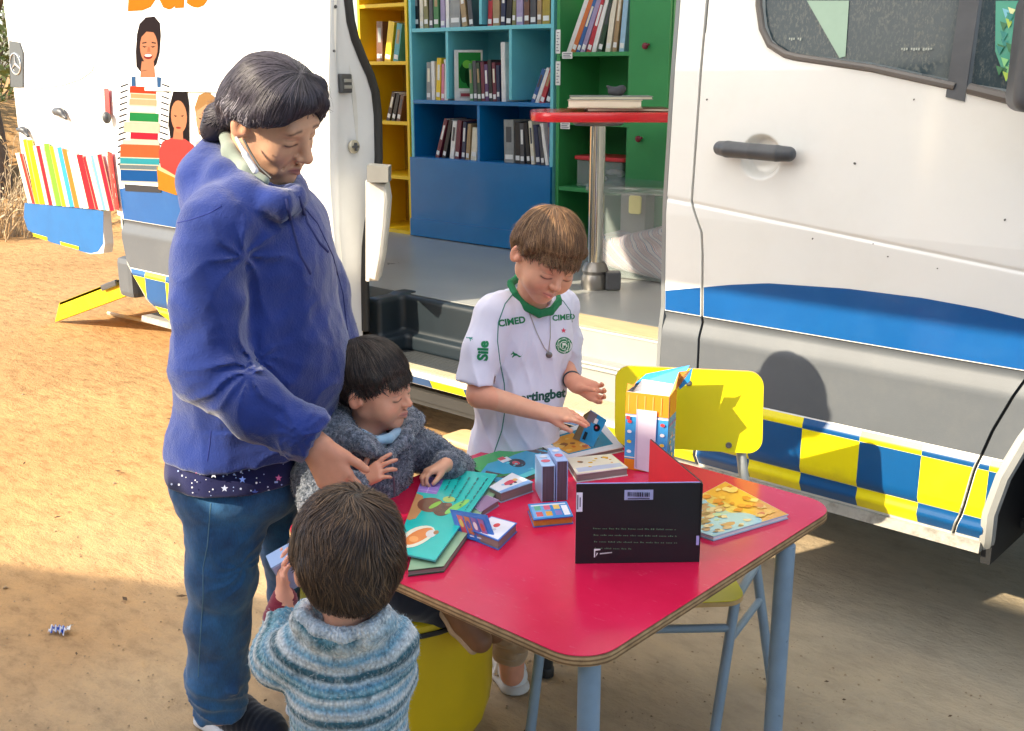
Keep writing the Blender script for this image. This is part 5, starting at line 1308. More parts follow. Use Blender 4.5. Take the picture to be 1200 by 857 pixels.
    sh = [([(0, 0), (1, 0), (1, .97), (.98, 1), (.08, 1), (0, .94)], hexc('22bdb5')), (rect(.0, .66, .32, .90), hexc('9a7fd0')), (circ(.14, .93, .17, .07), hexc('c9bcd9'))]
    for k in range(4): sh.append((rect(.02, .69 + k * .045, .30, .695 + k * .045), hexc('c2aee4')))
    sh.append((rect(.15, .66, .16, .86), hexc('c2aee4')))
    sh += [([(0, .34), (.05, .33), (.16, .36), (.22, .5), (.12, .62), (0, .64)], hexc('c78f5c')), (circ(.30, .53, .22, .085, 18), hexc('7a4733')), (circ(.54, .50, .16, .078, 18), hexc('6b3d2e')), (circ(.60, .56, .05, .02), hexc('8d5a44')), (circ(.38, .535, .09, .03, 14, .5), hexc('93c63c')), (circ(.68, .485, .025, .012), hexc('f4efe6')), (circ(.74, .55, .16, .05, 14, .6), hexc('8fd25f')), (circ(.55, .62, .1, .035, 12), hexc('b9cf6c')),
           (circ(.34, .18, .30, .11, 20, .2), hexc('e8e4cc')), (circ(.36, .185, .24, .075, 18, .3), hexc('e0813c')), (circ(.58, .23, .10, .04, 14), hexc('d8d2cf')), (circ(.66, .25, .05, .022, 12), hexc('a5724c')), (circ(.30, .15, .1, .03, 12), hexc('f0a25a')), (circ(.16, .05, .08, .02), hexc('e6d078'))]
    txt = []
    for k, (x, n) in enumerate(((.92, 9), (.80, 8), (.68, 7), (.56, 6), (.44, 4))):
        y = .93 - k * .012
        for i in range(n * 4):
            yy = y - i * .0115
            if i % 5 == 4: continue
            txt.append((rect(x - .030 * r.choice((.6, 1, .75)), yy - .007, x, yy), hexc('0f5a5f')))
    e3, fn3, L3 = flat_book('', [(500, 658), (537, 630), (583, 556), (502, 547)], .004, cmat('teal'), None, z=TZ + .016, par=None, name='leaf') if False else (None, None, None)
    c4 = [atZ(*p, TZ + .022) for p in ((462, 647), (510, 657), (583, 556), (500, 547))]; lc = e2.location
    q4 = [p - lc for p in c4]
    lf = MB().add([p - Vector((0, 0, .003)) for p in q4] + q4, [(3, 2, 1, 0), (4, 5, 6, 7)] + [(i, (i + 1) % 4, (i + 1) % 4 + 4, i + 4) for i in range(4)]).build('open_page', cmat('teal'), e2)
    print_mesh('page_picture', sh + txt, lambda u, v, h: q4[0] * (1 - u) * (1 - v) + q4[1] * u * (1 - v) + q4[2] * u * v + q4[3] * (1 - u) * v + Vector((0, 0, h)), lf, INKG, start=.0004, lift=.00003)
    # small half-open board book
    e, fn, L = flat_book('small half-open board book with a blue cover of printed toys', [(584, 634), (606, 613), (576, 605), (551, 621)], .020, pbr('book_bright_blue', hexc('2f6fc4'), .35), [(rect(.04, .04, .96, .96), hexc('e6e6ef')), (circ(.62, .5, .12, .10), hexc('d7474a')), (circ(.40, .42, .06, .05), hexc('c9c6d4'))])
    a, b = atZ(537, 629, TZ + .002), atZ(583, 640, TZ + .002); loc = e.location
    c_, d_ = atF(570, 604, b.dot(V) + .028), atF(527, 597, a.dot(V) + .028)
    q = [p - loc for p in (a, b, c_, d_)]; nn = (q[1] - q[0]).cross(q[3] - q[0]).normalized(); nn = nn if nn.y < 0 else -nn
    o = MB().add([*q, *[p - nn * .004 for p in q]], [(0, 1, 2, 3), (7, 6, 5, 4), (0, 4, 5, 1), (1, 5, 6, 2), (2, 6, 7, 3), (3, 7, 4, 0)]).build('raised_cover', pbr('book_bright_blue', hexc('2f6fc4'), .35), e)
    tog = [(rect(.03, .03, .97, .95), hexc('3a74c9'))]
    for k, cc in enumerate(('c94a5e', 'b8664a', '7f5aa0', '9a5a98')): tog += [([(.16 + k * .19, .22), (.30 + k * .19, .20), (.30 + k * .19, .82), (.15 + k * .19, .84)], hexc(cc)), (circ(.22 + k * .19, .55, .05, .14), hexc(['d8b45a', '5a4a9a', 'e2c4cc', 'c04050'][k])), (rect(.16 + k * .19, .12, .27 + k * .19, .17), hexc('cfd6ee'))]
    print_mesh('cover_picture', tog, lambda u, v, h: q[0] * (1 - u) * (1 - v) + q[1] * u * (1 - v) + q[2] * u * v + q[3] * (1 - u) * v + nn * h, o, INKG)
    # mauve book
    flat_book('small mauve book lying half under the turquoise storybook', [(563, 600), (585, 586), (570, 580), (549, 590)], .014, cmat('lilac'), [(rect(.03, .03, .97, .97), hexc('9a7fa0'))])
    # thick white board book with a red truck
    flat_book('thick white and blue board book with a red fire engine on its cover', [(587, 578), (625, 565), (600, 554), (573, 571)], .023, cmat('pale blue'), [(rect(.02, .02, .98, .98), hexc('dfe0e8')), (rect(.02, .02, .98, .22), hexc('7fa6dc')), (circ(.55, .55, .20, .15, 12), hexc('d4455a')), (rect(.42, .42, .72, .60), hexc('cf4a5c')), (circ(.50, .38, .05, .05), hexc('2f3038')), (circ(.66, .38, .05, .05), hexc('2f3038')), (circ(.76, .55, .07, .10), hexc('e0b06a')), (circ(.34, .6, .05, .08), hexc('9ac0e8'))])
    # two small books standing on end
    for (x0, x1, yt, yb, lab, cc) in ((634.5, 650, 546, 588, 'small board book standing on end, left of the upright pair', 'a8c8ec'), (651.5, 665, 540, 587, 'small board book standing on end, right of the upright pair', '9bb8e6')):
        a, b = atZ(x0, yb, TZ + .0005), atZ(x1, yb - 1, TZ + .0005); w = (b - a).length; h = (yb - yt) / 1280 * (a - Vector((0, 0, CAMH))).length * 1.02
        e = empty('picture_book', a, math.atan2(b.y - a.y, b.x - a.x), lab, 'book', None)
        d = .075 if x0 < 640 else .085
        MB().box((w / 2, d / 2, h / 2), (w / 2 - .0022, d / 2, h / 2 - .0005)).build('pages', pbr('dark_board_pages', hexc('5d5560'), .6, var=.3, vscale=200, stretch=(1, .03, .03)), e)
        for xx in (.001, w - .001): MB().box((xx, d / 2, h / 2), (.001, d / 2 + .001, h / 2)).build('cover', pbr('book_sky_' + cc, hexc(cc), .35), e)
        MB().box((w / 2, d / 2, h + .0008), (w / 2, d / 2 + .001, .0008)).build('spine', pbr('book_sky_' + cc, hexc(cc), .35), e)
        print_mesh('spine_picture', [(circ(w / 2, d * .4, w * .35, d * .12), hexc('d46a80')), (circ(w / 2, d * .75, w * .3, d * .09), hexc('e6e8f2'))], lambda x, y, hh: Vector((x, y, h + .0018 + hh)), e, INKG)
    # blue and orange box book
    sh = [(rect(0, 0, 1, 1), hexc('3f8bd0')), (rect(.04, .1, .5, .9), hexc('6fa8dc'))]
    for k, cc in enumerate(('d05a5a', 'd9a84a', '8a7fc0', '5fae8a', 'd9708a', 'e2c06a')): sh.append((rect(.12 + (k % 3) * .24, .16 + (k // 3) * .38, .28 + (k % 3) * .24, .44 + (k // 3) * .38), hexc(cc)))
    sh += [(rect(.06, .82, .94, .9), hexc('d9e6f4')), (rect(.80, .12, .95, .75), hexc('e9edf6'))]
    flat_book('small thick blue board book with orange page edges lying in front of the upright pair', [(625, 609.5), (672, 605), (664, 587.5), (618.5, 591)], .017, pbr('book_bright_blue', hexc('2f6fc4'), .35), sh, side=pbr('orange_pages', hexc('c98a34'), .5, var=.2, vscale=60))
    # yellow and white book behind the black one
    flat_book('white and yellow board book lying between the carton and the black book', [(676, 556), (736, 548), (716, 532), (664, 537)], .020, cmat('white'), [(rect(0, 0, 1, 1), hexc('ece4cf')), (rect(.05, .1, .95, .35), hexc('b9c4dc'))] + blobs(r, 12, ['e0b040', 'd98a3a', 'e8cf7a', '8a6a4a'], .15, .3, .85, .85, .03, .08))
    # blue booklet under the seated boy's hand
    a, b = atZ(437, 586, TZ + .0005), atZ(478, 572, TZ + .0005); w = (b - a).length
    e = empty('picture_book', a, math.atan2(b.y - a.y, b.x - a.x), 'slim bright blue book with a yellow star under the seated boy\'s right hand', 'book')
    MB().box((w / 2, .045, .0135), (w / 2 - .001, .043, .0115)).build('pages', PG, e)
    MB().box((w / 2, .045, .0008), (w / 2, .045, .0008)).build('back_cover', pbr('book_azure', hexc('2e97dc'), .35), e); MB().box((w / 2, .045, .0262), (w / 2, .045, .0008)).build('front_cover', pbr('book_azure', hexc('2e97dc'), .35), e)
    MB().box((w / 2, -.001, .0135), (w / 2, .001, .0130)).build('spine', pbr('book_azure', hexc('2e97dc'), .35), e)
    st = [(w * .45 + (.012 if i % 2 else .005) * math.cos(i * PI / 5), .012 + (.011 if i % 2 else .005) * math.sin(i * PI / 5)) for i in range(10)]
    print_mesh('spine_picture', [(st, hexc('f0cf5a')), (circ(w * .82, .016, .006, .005), hexc('e6efae')), (circ(w * .5, .006, .012, .003), hexc('e9eef4'))], lambda x, z, h: Vector((x, -.0022 - h, z)), e, INKG)
    # picture book on the right
    sh = [(rect(0, 0, 1, 1), hexc('9fc3b0')), (rect(0, .62, 1, 1), hexc('e0a23c')), (rect(0, .55, 1, .68), hexc('d8b55e')), (circ(.85, .35, .3, .35), hexc('8fc0cf')), (circ(.3, .3, .26, .2), hexc('b98f6c'))]
    sh += blobs(r, 60, ['b9855c', 'd7b98c', 'a8c4a0', '93bccb', 'c9a078', '8a6a50', 'dfc79a'], .06, .06, .94, .55, .02, .07) + blobs(r, 24, ['e8b64a', 'd98636', 'f0cf7a', 'c9682c', 'eac46a'], .08, .62, .92, .94, .03, .07)
    sh += [(('T', *text_polys('CUENTOS', .15, .32, .74, bold=.004)), hexc('c2522e'))] if False else []
    flat_book('large pale picture book in greens and oranges lying at the right corner of the table', [(770, 607), (836, 629), (924, 603), (850, 564.5)], .010, cmat('pale blue'), [(s_[0], s_[1]) for s_ in sh], side=PAPER)
    # black book standing open
    a, b = atZ(674, 660, TZ + .0005), atZ(818, 658, TZ + .0005); w = (b - a).length; ax = (b - a).normalized(); h = .158
    loc = a.copy(); e = empty('black_book', loc, 0, 'black landscape book standing open on the table, showing its back cover and red inside', 'book')
    BK = pbr('black_cover', hexc('15171f'), .38, var=.15, vscale=8, spec=.45)
    ux = ax; nb = Vector((ax.y, -ax.x, 0)); nb = nb if nb.dot(V) < 0 else -nb
    up = Vector((0, 0, 1)) - nb * .03
    def slab4(nm, O, A, B, N, w_, h_, t_, mat): return slab(rect(0, 0, w_, h_), O, A, B, N, t_, 0).build(nm, mat, e)
    slab4('back_cover', Vector((0, 0, 0)), ux, up, nb, w, h, .0025, BK)
    slab4('endpaper', -nb * .0012 + Vector((0, 0, .001)), ux, up, nb, w - .001, h - .001, .001, pbr('lavender_paper', hexc('7f86c9'), .7))
    slab4('pages', -nb * .0072 + Vector((0, 0, .002)) + ux * .002, ux, up, nb, w - .004, h - .003, .0055, pbr('lavender_paper', hexc('7f86c9'), .7))
    far = atZ(762, 515, TZ + .158) - loc; far.z = 0; hinge = ux * w - nb * .009
    d2 = (far - hinge); w2 = d2.length; d2n = d2.normalized(); n2 = Vector((d2n.y, -d2n.x, 0)); n2 = n2 if n2.dot(V) < 0 else -n2
    slab4('front_cover', hinge, d2n, Vector((0, 0, 1)), -n2, w2, h, .0025, BK)
    slab4('red_endpaper', hinge + n2 * .0002 + Vector((0, 0, .001)), d2n, Vector((0, 0, 1)), n2, w2 - .001, h - .002, .001, pbr('red_paper', hexc('d42a35'), .6))
    slab4('spine', hinge, (ux * w - hinge + nb * .0025).normalized() if (ux * w - hinge).length > 1e-4 else ux, Vector((0, 0, 1)), ux, .0115, h, .002, BK)
    fn = lambda x, z, h_: ux * x + up * z + nb * (.0026 + h_)
    sh = scribble_lines(r, w * .14, w * .80, h * .44, 4, .0085, hexc('5f7f66'), (.006, .016), .33)
    tag(print_mesh('blurb_lines', sh, fn, e, INK), kind='stuff')
    bc = [(rect(w * .385, h * .80, w * .615, h * .925), hexc('9fa6cf'))]; x = w * .41
    while x < w * .59: bw = r.choice((.0008, .0014, .0022)); bc.append((rect(x, h * .845, x + bw, h * .90), hexc('2a2c3c'))); x += bw + r.choice((.001, .0016))
    bc.append((rect(w * .41, h * .818, w * .585, h * .832), hexc('4a4c60')))
    print_mesh('barcode_label', bc, fn, e, INK)
    sx_, sy_ = w * .15, h * .08
    lg = [([(sx_, sy_), (sx_ + .0022, sy_), (sx_ + .0022, sy_ + .013), (sx_ + .012, sy_ + .0145), (sx_ + .012, sy_ + .017), (sx_, sy_ + .017)], hexc('e6e8ea')), ([(sx_ + .003, sy_ + .001), (sx_ + .0075, sy_ + .008), (sx_ + .0055, sy_ + .0095)], hexc('e6e8ea')), ([(sx_ + .011, sy_ + .006), (sx_ + .034, sy_ + .0085), (sx_ + .034, sy_ + .0105), (sx_ + .011, sy_ + .0085)], hexc('c6c9cc'))]
    print_mesh('publisher_mark', lg, fn, e, INK)
    lb = [(rect(.0005, h * .66, .012, h * .90), hexc('dfe1f2')), (rect(.002, h * .69, .004, h * .87), hexc('55576a')), (rect(.0065, h * .72, .0085, h * .84), hexc('55576a')), (rect(w - .006, h * .22, w - .0005, h * .34), hexc('a9a2dc'))]
    print_mesh('edge_label', lb, fn, e, INK)
    # carton with torn open top
    a, b = atZ(731.5, 549, TZ + .0005), atZ(781, 556, TZ + .0005); w = (b - a).length; ux = (b - a).normalized(); nb = Vector((ux.y, -ux.x, 0)); nb = nb if nb.dot(V) < 0 else -nb
    h = .188; d = .062
    e = empty('carton', a, 0, 'tall orange and blue book carton with torn top flaps and a white slot', 'carton')
    CB = pbr('carton_board', hexc('e9e6e2'), .6, var=.05)
    t = .0016
    z_ = Vector((0, 0, 1)); O0 = Vector((0, 0, 0)); bk = -nb * d
    def wall(nm, O, A, N, w_, h_=h): return slab(rect(0, 0, w_, h_), O, A, z_, N, t, 0).build(nm, CB, e)
    wall('front_side', O0, ux, -nb, w); wall('back_side', bk, ux, nb, w); wall('left_side', O0 - nb * t, -nb, ux, d - 2 * t); wall('right_side', ux * w - nb * t, -nb, -ux, d - 2 * t)
    slab(rect(t, t, w - t, d - t), O0, ux, -nb, z_, t, 0).build('bottom', CB, e)
    OR, BL, RD = hexc('f08f2c'), hexc('3f9fe0'), hexc('d94a4a')
    fnf = lambda x, z, h_: ux * x + z_ * z + nb * (.0006 + h_)
    s1 = [(rect(0, 0, w, h), BL), (rect(0, .72 * h, w, h), OR), (rect(0, 0, w, .14 * h), OR), (rect(0, .155 * h, w, .17 * h), hexc('f4efe4')), (rect(0, .69 * h, w, .71 * h), hexc('f4efe4'))]
    for k in range(5): s1.append((rect(w * (.06 + k * .19), .75 * h, w * (.08 + k * .19), .97 * h), hexc('f7b566')))
    for k in range(4):
        for xx in (.03, .80): s1.append((circ(w * (xx + .08), h * (.24 + k * .13), w * .055, h * .022, 10), hexc(['f2f4f8', 'f2d24a', 'f4f4f6', 'd94a4a'][k])))
    s1 += [(rect(w * .03, h * .655, w * .12, h * .70), RD)]
    s1.append(([(w * .25, h * .03), (w * .72, h * .0), (w * .74, h * .80), (w * .27, h * .80)], hexc('d9cfe2')))
    s1.append(([(w * .27, h * .06), (w * .32, h * .03), (w * .30, h * .80), (w * .27, h * .80)], hexc('b9aecb')))
    print_mesh('carton_print', s1, fnf, e, INKG)
    fnr = lambda x, z, h_: ux * (w + .0006 + h_) - nb * x + z_ * z
    s2 = [(rect(0, 0, d, h), BL), (rect(0, .72 * h, d, h), OR), (rect(0, 0, d, .14 * h), OR), (rect(0, .60 * h, d, .64 * h), hexc('8a6ab8'))] + blobs(r, 12, ['f2d24a', 'f4f4f6', 'e0803a', '7ac0ea'], .008, .03, d - .008, h * .66, .003, .007)
    print_mesh('carton_print', s2, fnr, e, INKG)
    # flaps: orange ragged stub, blue flap folded back to the right
    P0, P1 = z_ * h, ux * w + z_ * h; P2, P3 = ux * w + bk + z_ * h, bk + z_ * h
    def flap(nm, pts, mat, th=.0012):
        n_ = (pts[1] - pts[0]).cross(pts[2] - pts[0]).normalized(); m = MB(); k = len(pts); m.add(pts + [p + n_ * th for p in pts], [list(range(k))[::-1], list(range(k, 2 * k))] + [[i, (i + 1) % k, (i + 1) % k + k, i + k] for i in range(k)]); return m.build(nm, mat, e)
    BF = pbr('carton_blue', hexc('2f93d6'), .35); OF = pbr('carton_orange', hexc('eda54a'), .5, var=.2, vscale=60)
    flap('flap', [P3, P2, P2 + ux * .022 + z_ * .052 - nb * .03, P3 + ux * .02 + z_ * .020 - nb * .03], BF)
    flap('flap', [P1, P2, P2 + ux * .030 + z_ * .048, P2 + ux * .004 + z_ * .042, P1 + ux * .012 + z_ * .020], OF)
    flap('flap', [P2 + z_ * .02, P2 + ux * .036 + z_ * .056, P2 + ux * .030 + z_ * .022, P2 + ux * .008], BF)
    flap('flap', [P0, P3, P3 + z_ * .022 + ux * .012, P0 + z_ * .014 + ux * .016, P0 + z_ * .020 + ux * .002], OF)
    flap('inner_flap', [P0 + ux * .012 + bk * .2 - z_ * .004, P1 - ux * .004 + bk * .2 - z_ * .004, P2 - ux * .004 + z_ * .010, P3 + ux * .020 + z_ * .014], CB)
tabletop()
# ================================================================== PEOPLE
Zu = Vector((0, 0, 1))
def npv(v): return np.array(v, float)
def dirv(u, v, z=0.0): return (U * u + V * v + Zu * z).normalized()
def hbasis(yaw, pitch, roll):
    y, p, r = map(math.radians, (yaw, pitch, roll)); h = U * math.cos(y) - V * math.sin(y)
    F = h * math.cos(p) - Zu * math.sin(p); Up = h * math.sin(p) + Zu * math.cos(p); S = F.cross(Up)
    Up2 = Up * math.cos(r) + S * math.sin(r); S2 = F.cross(Up2)
    return np.stack([npv(S2), npv(F), npv(Up2)], 1)
class Head:
    def __init__(s, c, M, sc, child): s.c = npv(c); s.M = M; s.s = sc; s.child = child
    def w(s, x, y, z): return s.c + s.M @ (np.array((x, y, z)) * s.s)
    def loc(s, P): return ((P - s.c) @ s.M) / s.s
    def build(s, S, parts='all'):
        k = s.s; E = lambda c, r, kk=.012, sub=False, R=None: S.ell(s.w(*c), np.array(r) * k, kk * k, R=s.M if R is None else R, sub=sub)
        C = lambda a, b, ra, rb, kk=.012, sub=False: S.cone(s.w(*a), s.w(*b), ra * k, rb * k, kk * k, sub)
        if s.child:
            E((0, -.008, .028), (.076, .090, .083)); E((0, .026, -.024), (.058, .054, .064), .03)
            for q in (-1, 1):
                C((q * .038, 0, -.046), (0, .046, -.074), .024, .020, .025); E((q * .033, .051, -.037), (.029, .026, .029), .02)
            C((-.030, .066, .020), (.030, .066, .020), .013, .013, .02)
            for q in (-1, 1): E((q * .030, .096, -.006), (.016, .014, .011), .012, True)
            for q in (-1, 1): E((q * .030, .066, -.007), (.0165, .0150, .0120), .005)
            C((0, .078, .0), (0, .094, -.026), .0055, .0088, .010)
            for q in (-1, 1): E((q * .0085, .087, -.029), (.0068, .0075, .0062), .005)
            for q in (-1, 1):
                C((q * .017, .074, -.053), (0, .085, -.0495), .0034, .0052, .005); C((q * .014, .074, -.0575), (0, .0825, -.0590), .0042, .0062, .005)
                C((q * .019, .082, -.0545), (0, .0915, -.0542), .0011, .0013, .003, True)
            E((0, .058, -.079), (.018, .016, .015), .014)
            ez = -.010
        else:
            E((0, -.012, .028), (.074, .094, .086)); E((0, .028, -.03), (.058, .060, .075), .03)
            for q in (-1, 1):
                C((q * .046, .0, -.056), (0, .058, -.092), .020, .019, .025); E((q * .034, .056, -.034), (.024, .024, .026), .02); E((q * .024, .066, -.066), (.018, .018, .020), .015)
            C((-.034, .074, .024), (.034, .074, .024), .0125, .0125, .016)
            for q in (-1, 1): E((q * .031, .099, .001), (.017, .015, .012), .012, True)
            for q in (-1, 1): E((q * .031, .070, .0), (.0165, .0150, .0120), .005)
            C((0, .084, .010), (0, .106, -.030), .0075, .0115, .010)
            for q in (-1, 1): E((q * .0115, .096, -.034), (.0082, .009, .0075), .005)
            for q in (-1, 1):
                C((q * .021, .080, -.0655), (0, .093, -.0610), .0035, .0052, .005); C((q * .018, .080, -.0705), (0, .091, -.0720), .0042, .0062, .005)
                C((q * .023, .088, -.0672), (0, .100, -.0665), .0012, .0014, .003, True)
                C((q * .020, .092, -.036), (q * .032, .078, -.062), .0016, .0018, .006, True)
            E((0, .070, -.099), (.017, .015, .015), .014)
            ez = -.004
        for q in (-1, 1):
            a = .35 * q; Re = s.M @ np.array([[math.cos(a), -math.sin(a), 0], [math.sin(a), math.cos(a), 0], [0, 0, 1]])
            e_ = .80 if s.child else .95; E((q * .078, -.010, ez), (.0085, .0185 * e_, .029 * e_), .006, R=Re); E((q * .0865, -.003, ez + .004), (.0060, .0085, .014), .005, True, R=Re); E((q * .084, -.001, ez - .001), (.0045, .005, .006), .003, True, R=Re); E((q * .076, .004, ez - .004), (.006, .008, .010), .005)
    def color(s, P, base, lips=(.50, .16, .13), brow=(.05, .035, .028), blush=1.0, eye=0.0):
        q = s.loc(P); n = len(P); C = np.tile(np.array(base, np.float32), (n, 1))
        x, y, z = q[:, 0], q[:, 1], q[:, 2]; ax = np.abs(x)
        cz, cyk = (-.038, .03) if s.child else (-.040, .03)
        C *= (1 + .05 * vnoise(P, 60, 3, 2))[:, None]
        red = np.array(base) * np.array([1.08, .74, .70])
        C = nmix(C, red, .26 * blush * np.exp(-(((ax - .038) / .018) ** 2 + ((z - cz) / .016) ** 2)) * (y > .02))
        C = nmix(C, red, .20 * blush * np.exp(-((x / .012) ** 2 + ((z + .028) / .014) ** 2)) * (y > .085))
        C = nmix(C, red, .35 * (ax > .077))
        lz, lw, lh = (-.0545, .020, .0068) if s.child else (-.0668, .024, .0075)
        w = np.clip(1.35 - ((ax / lw) ** 2 + ((z - lz) / lh) ** 2), 0, 1) * (y > .068); C = nmix(C, lips, w * .8)
        w = np.exp(-((z - lz) / .0011) ** 2) * (ax < lw * .95) * (y > .07); C = nmix(C, np.array(lips) * .35, w * .8)
        bz = (.0235 if s.child else .0275); w = np.exp(-((z - bz + .25 * np.clip(ax - .030, 0, 1) - .06 * (.03 - ax)) / .0030) ** 2) * sstep(.012, .018, ax) * sstep(.050, .042, ax) * (y > .045); C = nmix(C, brow, w * .88)
        ez = -.0125 if s.child else -.0065
        w = np.exp(-((z - ez - 14 * (ax - .030) ** 2 ) / .0021) ** 2) * sstep(.0165, .013, np.abs(ax - .030)) * (y > .05); C = nmix(C, (.035, .022, .018), w * .9)
        w = np.exp(-((z - ez - .0135) / .0016) ** 2) * sstep(.016, .012, np.abs(ax - .030)) * (y > .05); C = nmix(C, np.array(base) * .55, w * .5)
        nz_, nx_ = (-.0345, .006) if s.child else (-.0405, .0075)
        w = np.exp(-(((ax - nx_) / .0026) ** 2 + ((z - nz_) / .0020) ** 2)) * (y > .07); C = nmix(C, (.09, .03, .025), w * .85)
        return C
def refine(h):
    """finer mesh on the face"""
    def post(me):
        bm = bmesh.new(); bm.from_mesh(me); fs = []
        for f in bm.faces:
            q = (np.array(f.calc_center_median()) - h.c) @ h.M / h.s
            if q[1] > .035 and abs(q[0]) < .062 and -.10 < q[2] < .045: fs.append(f)
        es = list({e for f in fs for e in f.edges}); bmesh.ops.subdivide_edges(bm, edges=es, cuts=1, use_grid_fill=True, smooth=0.0)
        bmesh.ops.triangulate(bm, faces=[f for f in bm.faces if len(f.verts) > 4]); bm.to_mesh(me); bm.free()
        me.polygons.foreach_set('use_smooth', [True] * len(me.polygons))
    return post
def hand(S, wrist, d, n, sc, curls, side, thumb=(.6, .75, .25), spread=1.0, thumbcurl=.3, wr=.024):
    """d finger direction, n palm normal (the way the palm faces), side: +1/-1 which edge carries the thumb"""
    d = Vector(d).normalized(); n = Vector(n); n = (n - d * n.dot(d)).normalized(); t = d.cross(n) * side
    w = Vector(wrist); k = .006 * sc
    offs = (.029, .010, -.009, -.027); lens = (.068, .076, .071, .056); rad = (.0088, .0090, .0086, .0076); kn = (.088, .092, .088, .080)
    for i in range(4):
        K = w + (d * kn[i] + t * offs[i]) * sc
        S.cone(npv(w + (d * .012 + t * offs[i] * .55) * sc), npv(K), wr * .62 * sc if i in (1, 2) else wr * .55 * sc, .0115 * sc, .016 * sc)
        p = K; dd = (d + t * offs[i] * 3.2 * spread).normalized(); c = curls[i] if isinstance(curls, (list, tuple)) else curls
        ax = dd.cross(n).normalized()
        for j, (fr, a) in enumerate(((.44, .55), (.31, 1.0), (.25, .8))):
            dd = Matrix.Rotation(c * a, 3, ax) @ dd; q = p + dd * lens[i] * fr * sc
            S.cone(npv(p), npv(q), rad[i] * (1 - .07 * j) * sc, rad[i] * (1 - .07 * (j + 1)) * sc, .0035 * sc); p = q
    b = w + (d * .022 + t * .020) * sc; td = (d * thumb[0] + t * thumb[1] + n * thumb[2]).normalized()
    m_ = b + td * .040 * sc; S.cone(npv(b), npv(m_), .0155 * sc, .0118 * sc, .014 * sc)
    td2 = (td + d * thumbcurl).normalized(); e = m_ + td2 * .030 * sc; S.cone(npv(m_), npv(e), .0112 * sc, .0100 * sc, .004 * sc)
    e2 = e + (td2 + d * thumbcurl * .5).normalized() * .022 * sc; S.cone(npv(e), npv(e2), .0098 * sc, .0082 * sc, .004 * sc)
    return S
def skinmat(name):
    m = pbr(name, (1, 1, 1), .48, attr=True, var=.06, vscale=50, bump=.12, bscale=420, sss=.12, spec=.4, bdist=.001); return m
def joint_bvh(cap, skin, hd):
    V1 = [v.co.copy() for v in cap.data.vertices]; F1 = [tuple(p.vertices) for p in cap.data.polygons]; k = len(V1)
    me = skin.data; P = np.empty(len(me.vertices) * 3, np.float32); me.vertices.foreach_get('co', P); P = P.reshape(-1, 3)
    near = np.linalg.norm(P - hd.c, axis=1) < .16 * hd.s
    F2 = [tuple(i + k for i in p.vertices) for p in me.polygons if near[p.vertices[0]]]
    return BVHTree.FromPolygons(V1 + [Vector(q) for q in P.tolist()], F1 + F2)
def strands(name, cap, crown, n, length, width, parent, cols, down=.35, seed=1, steps=7, lift=(.001, .004), keep=None, flow=None, jitter=.18, free=.35, mat=None, skin=None, lim=None):
    bv = joint_bvh(cap, *skin) if skin else bvh_of(cap); me = cap.data; cen_ = sum((v.co for v in me.vertices), Vector()) / len(me.vertices); r = random.Random(seed); V_ = me.vertices; nv = len(V_); crown = Vector(crown)
    vs = []; fs = []; cs = []; tot = 0; tries = 0
    while tot < n and tries < n * 4:
        tries += 1; v = V_[r.randrange(nv)]; p = v.co.copy(); nr = v.normal.copy()
        if keep and not keep(p): continue
        if steps > 3 and (p - cen_).dot(nr) < .25 * (p - cen_).length: continue
        out_ = 0
        dr = flow(p, nr, r) if flow else (p - crown)
        dr = dr - nr * dr.dot(nr)
        if dr.length < 1e-5: continue
        dr = dr.normalized() + Vector((0, 0, -down)); dr = (dr - nr * dr.dot(nr) + Vector((r.uniform(-1, 1), r.uniform(-1, 1), r.uniform(-1, 1))) * jitter).normalized()
        L = length * r.uniform(.6, 1.15) / steps; w = width * r.uniform(.6, 1.3); l0, l1 = lift; lf_ = r.uniform(.2, 1.0)
        col = cols[r.randrange(len(cols))] if not callable(cols) else cols(p, r)
        base = len(vs); prevd = dr; ok = True
        jl = r.gauss(0, .0065); stop = False
        for i in range(steps + 1):
            t = i / steps; sd = prevd.cross(nr).normalized() if prevd.cross(nr).length > 1e-6 else prevd.orthogonal()
            ww = w * (.35 + .65 * math.sin(PI * min(t * .85 + .15, 1)) ** .7) * (1 if t < .75 else (1 - t) * 3.2 + .2)
            q = p + nr * (l0 + (l1 - l0) * t * lf_)
            vs += [q - sd * ww / 2, q + nr * ww * .35, q + sd * ww / 2]; sh = .8 + .4 * t; cs += [tuple(c * sh for c in col)] * 3
            if lim and not stop:
                q_ = skin[1].loc(npv(p)); y_ = q_[1]; zl = lim[0] if y_ > .050 else (lim[1] + (lim[0] - lim[1]) * (y_ - .02) / .03 if y_ > .02 else (lim[1] if y_ > -.020 else (lim[1] + (lim[2] - lim[1]) * (-.020 - y_) / .03 if y_ > -.05 else lim[2])))
                if q_[2] < zl + jl: stop = True
            if stop: continue
            p2 = p + prevd * L; lc, ln, _, dist = bv.find_nearest(p2)
            if dist < (.011 if skin else .007): p = lc; nr = ln
            else:
                out_ += 1; p = p + prevd * L * (.55 if out_ < 3 else .02); prevd = (prevd + Vector((0, 0, -free * .3))).normalized()
            g = prevd + Vector((0, 0, -down * .25)); g = g - nr * g.dot(nr); prevd = g.normalized() if g.length > 1e-5 else prevd
        for i in range(steps):
            a = base + i * 3; fs += [(a, a + 1, a + 4, a + 3), (a + 1, a + 2, a + 5, a + 4)]
        tot += 1
    me2 = mesh_from(name, vs, fs, True); set_col(me2, np.array(cs, np.float32)); return link(name, me2, mat or HAIRM, parent)
HAIRM = pbr('hair', (1, 1, 1), .47, attr=True, var=.2, vscale=60, spec=.38)
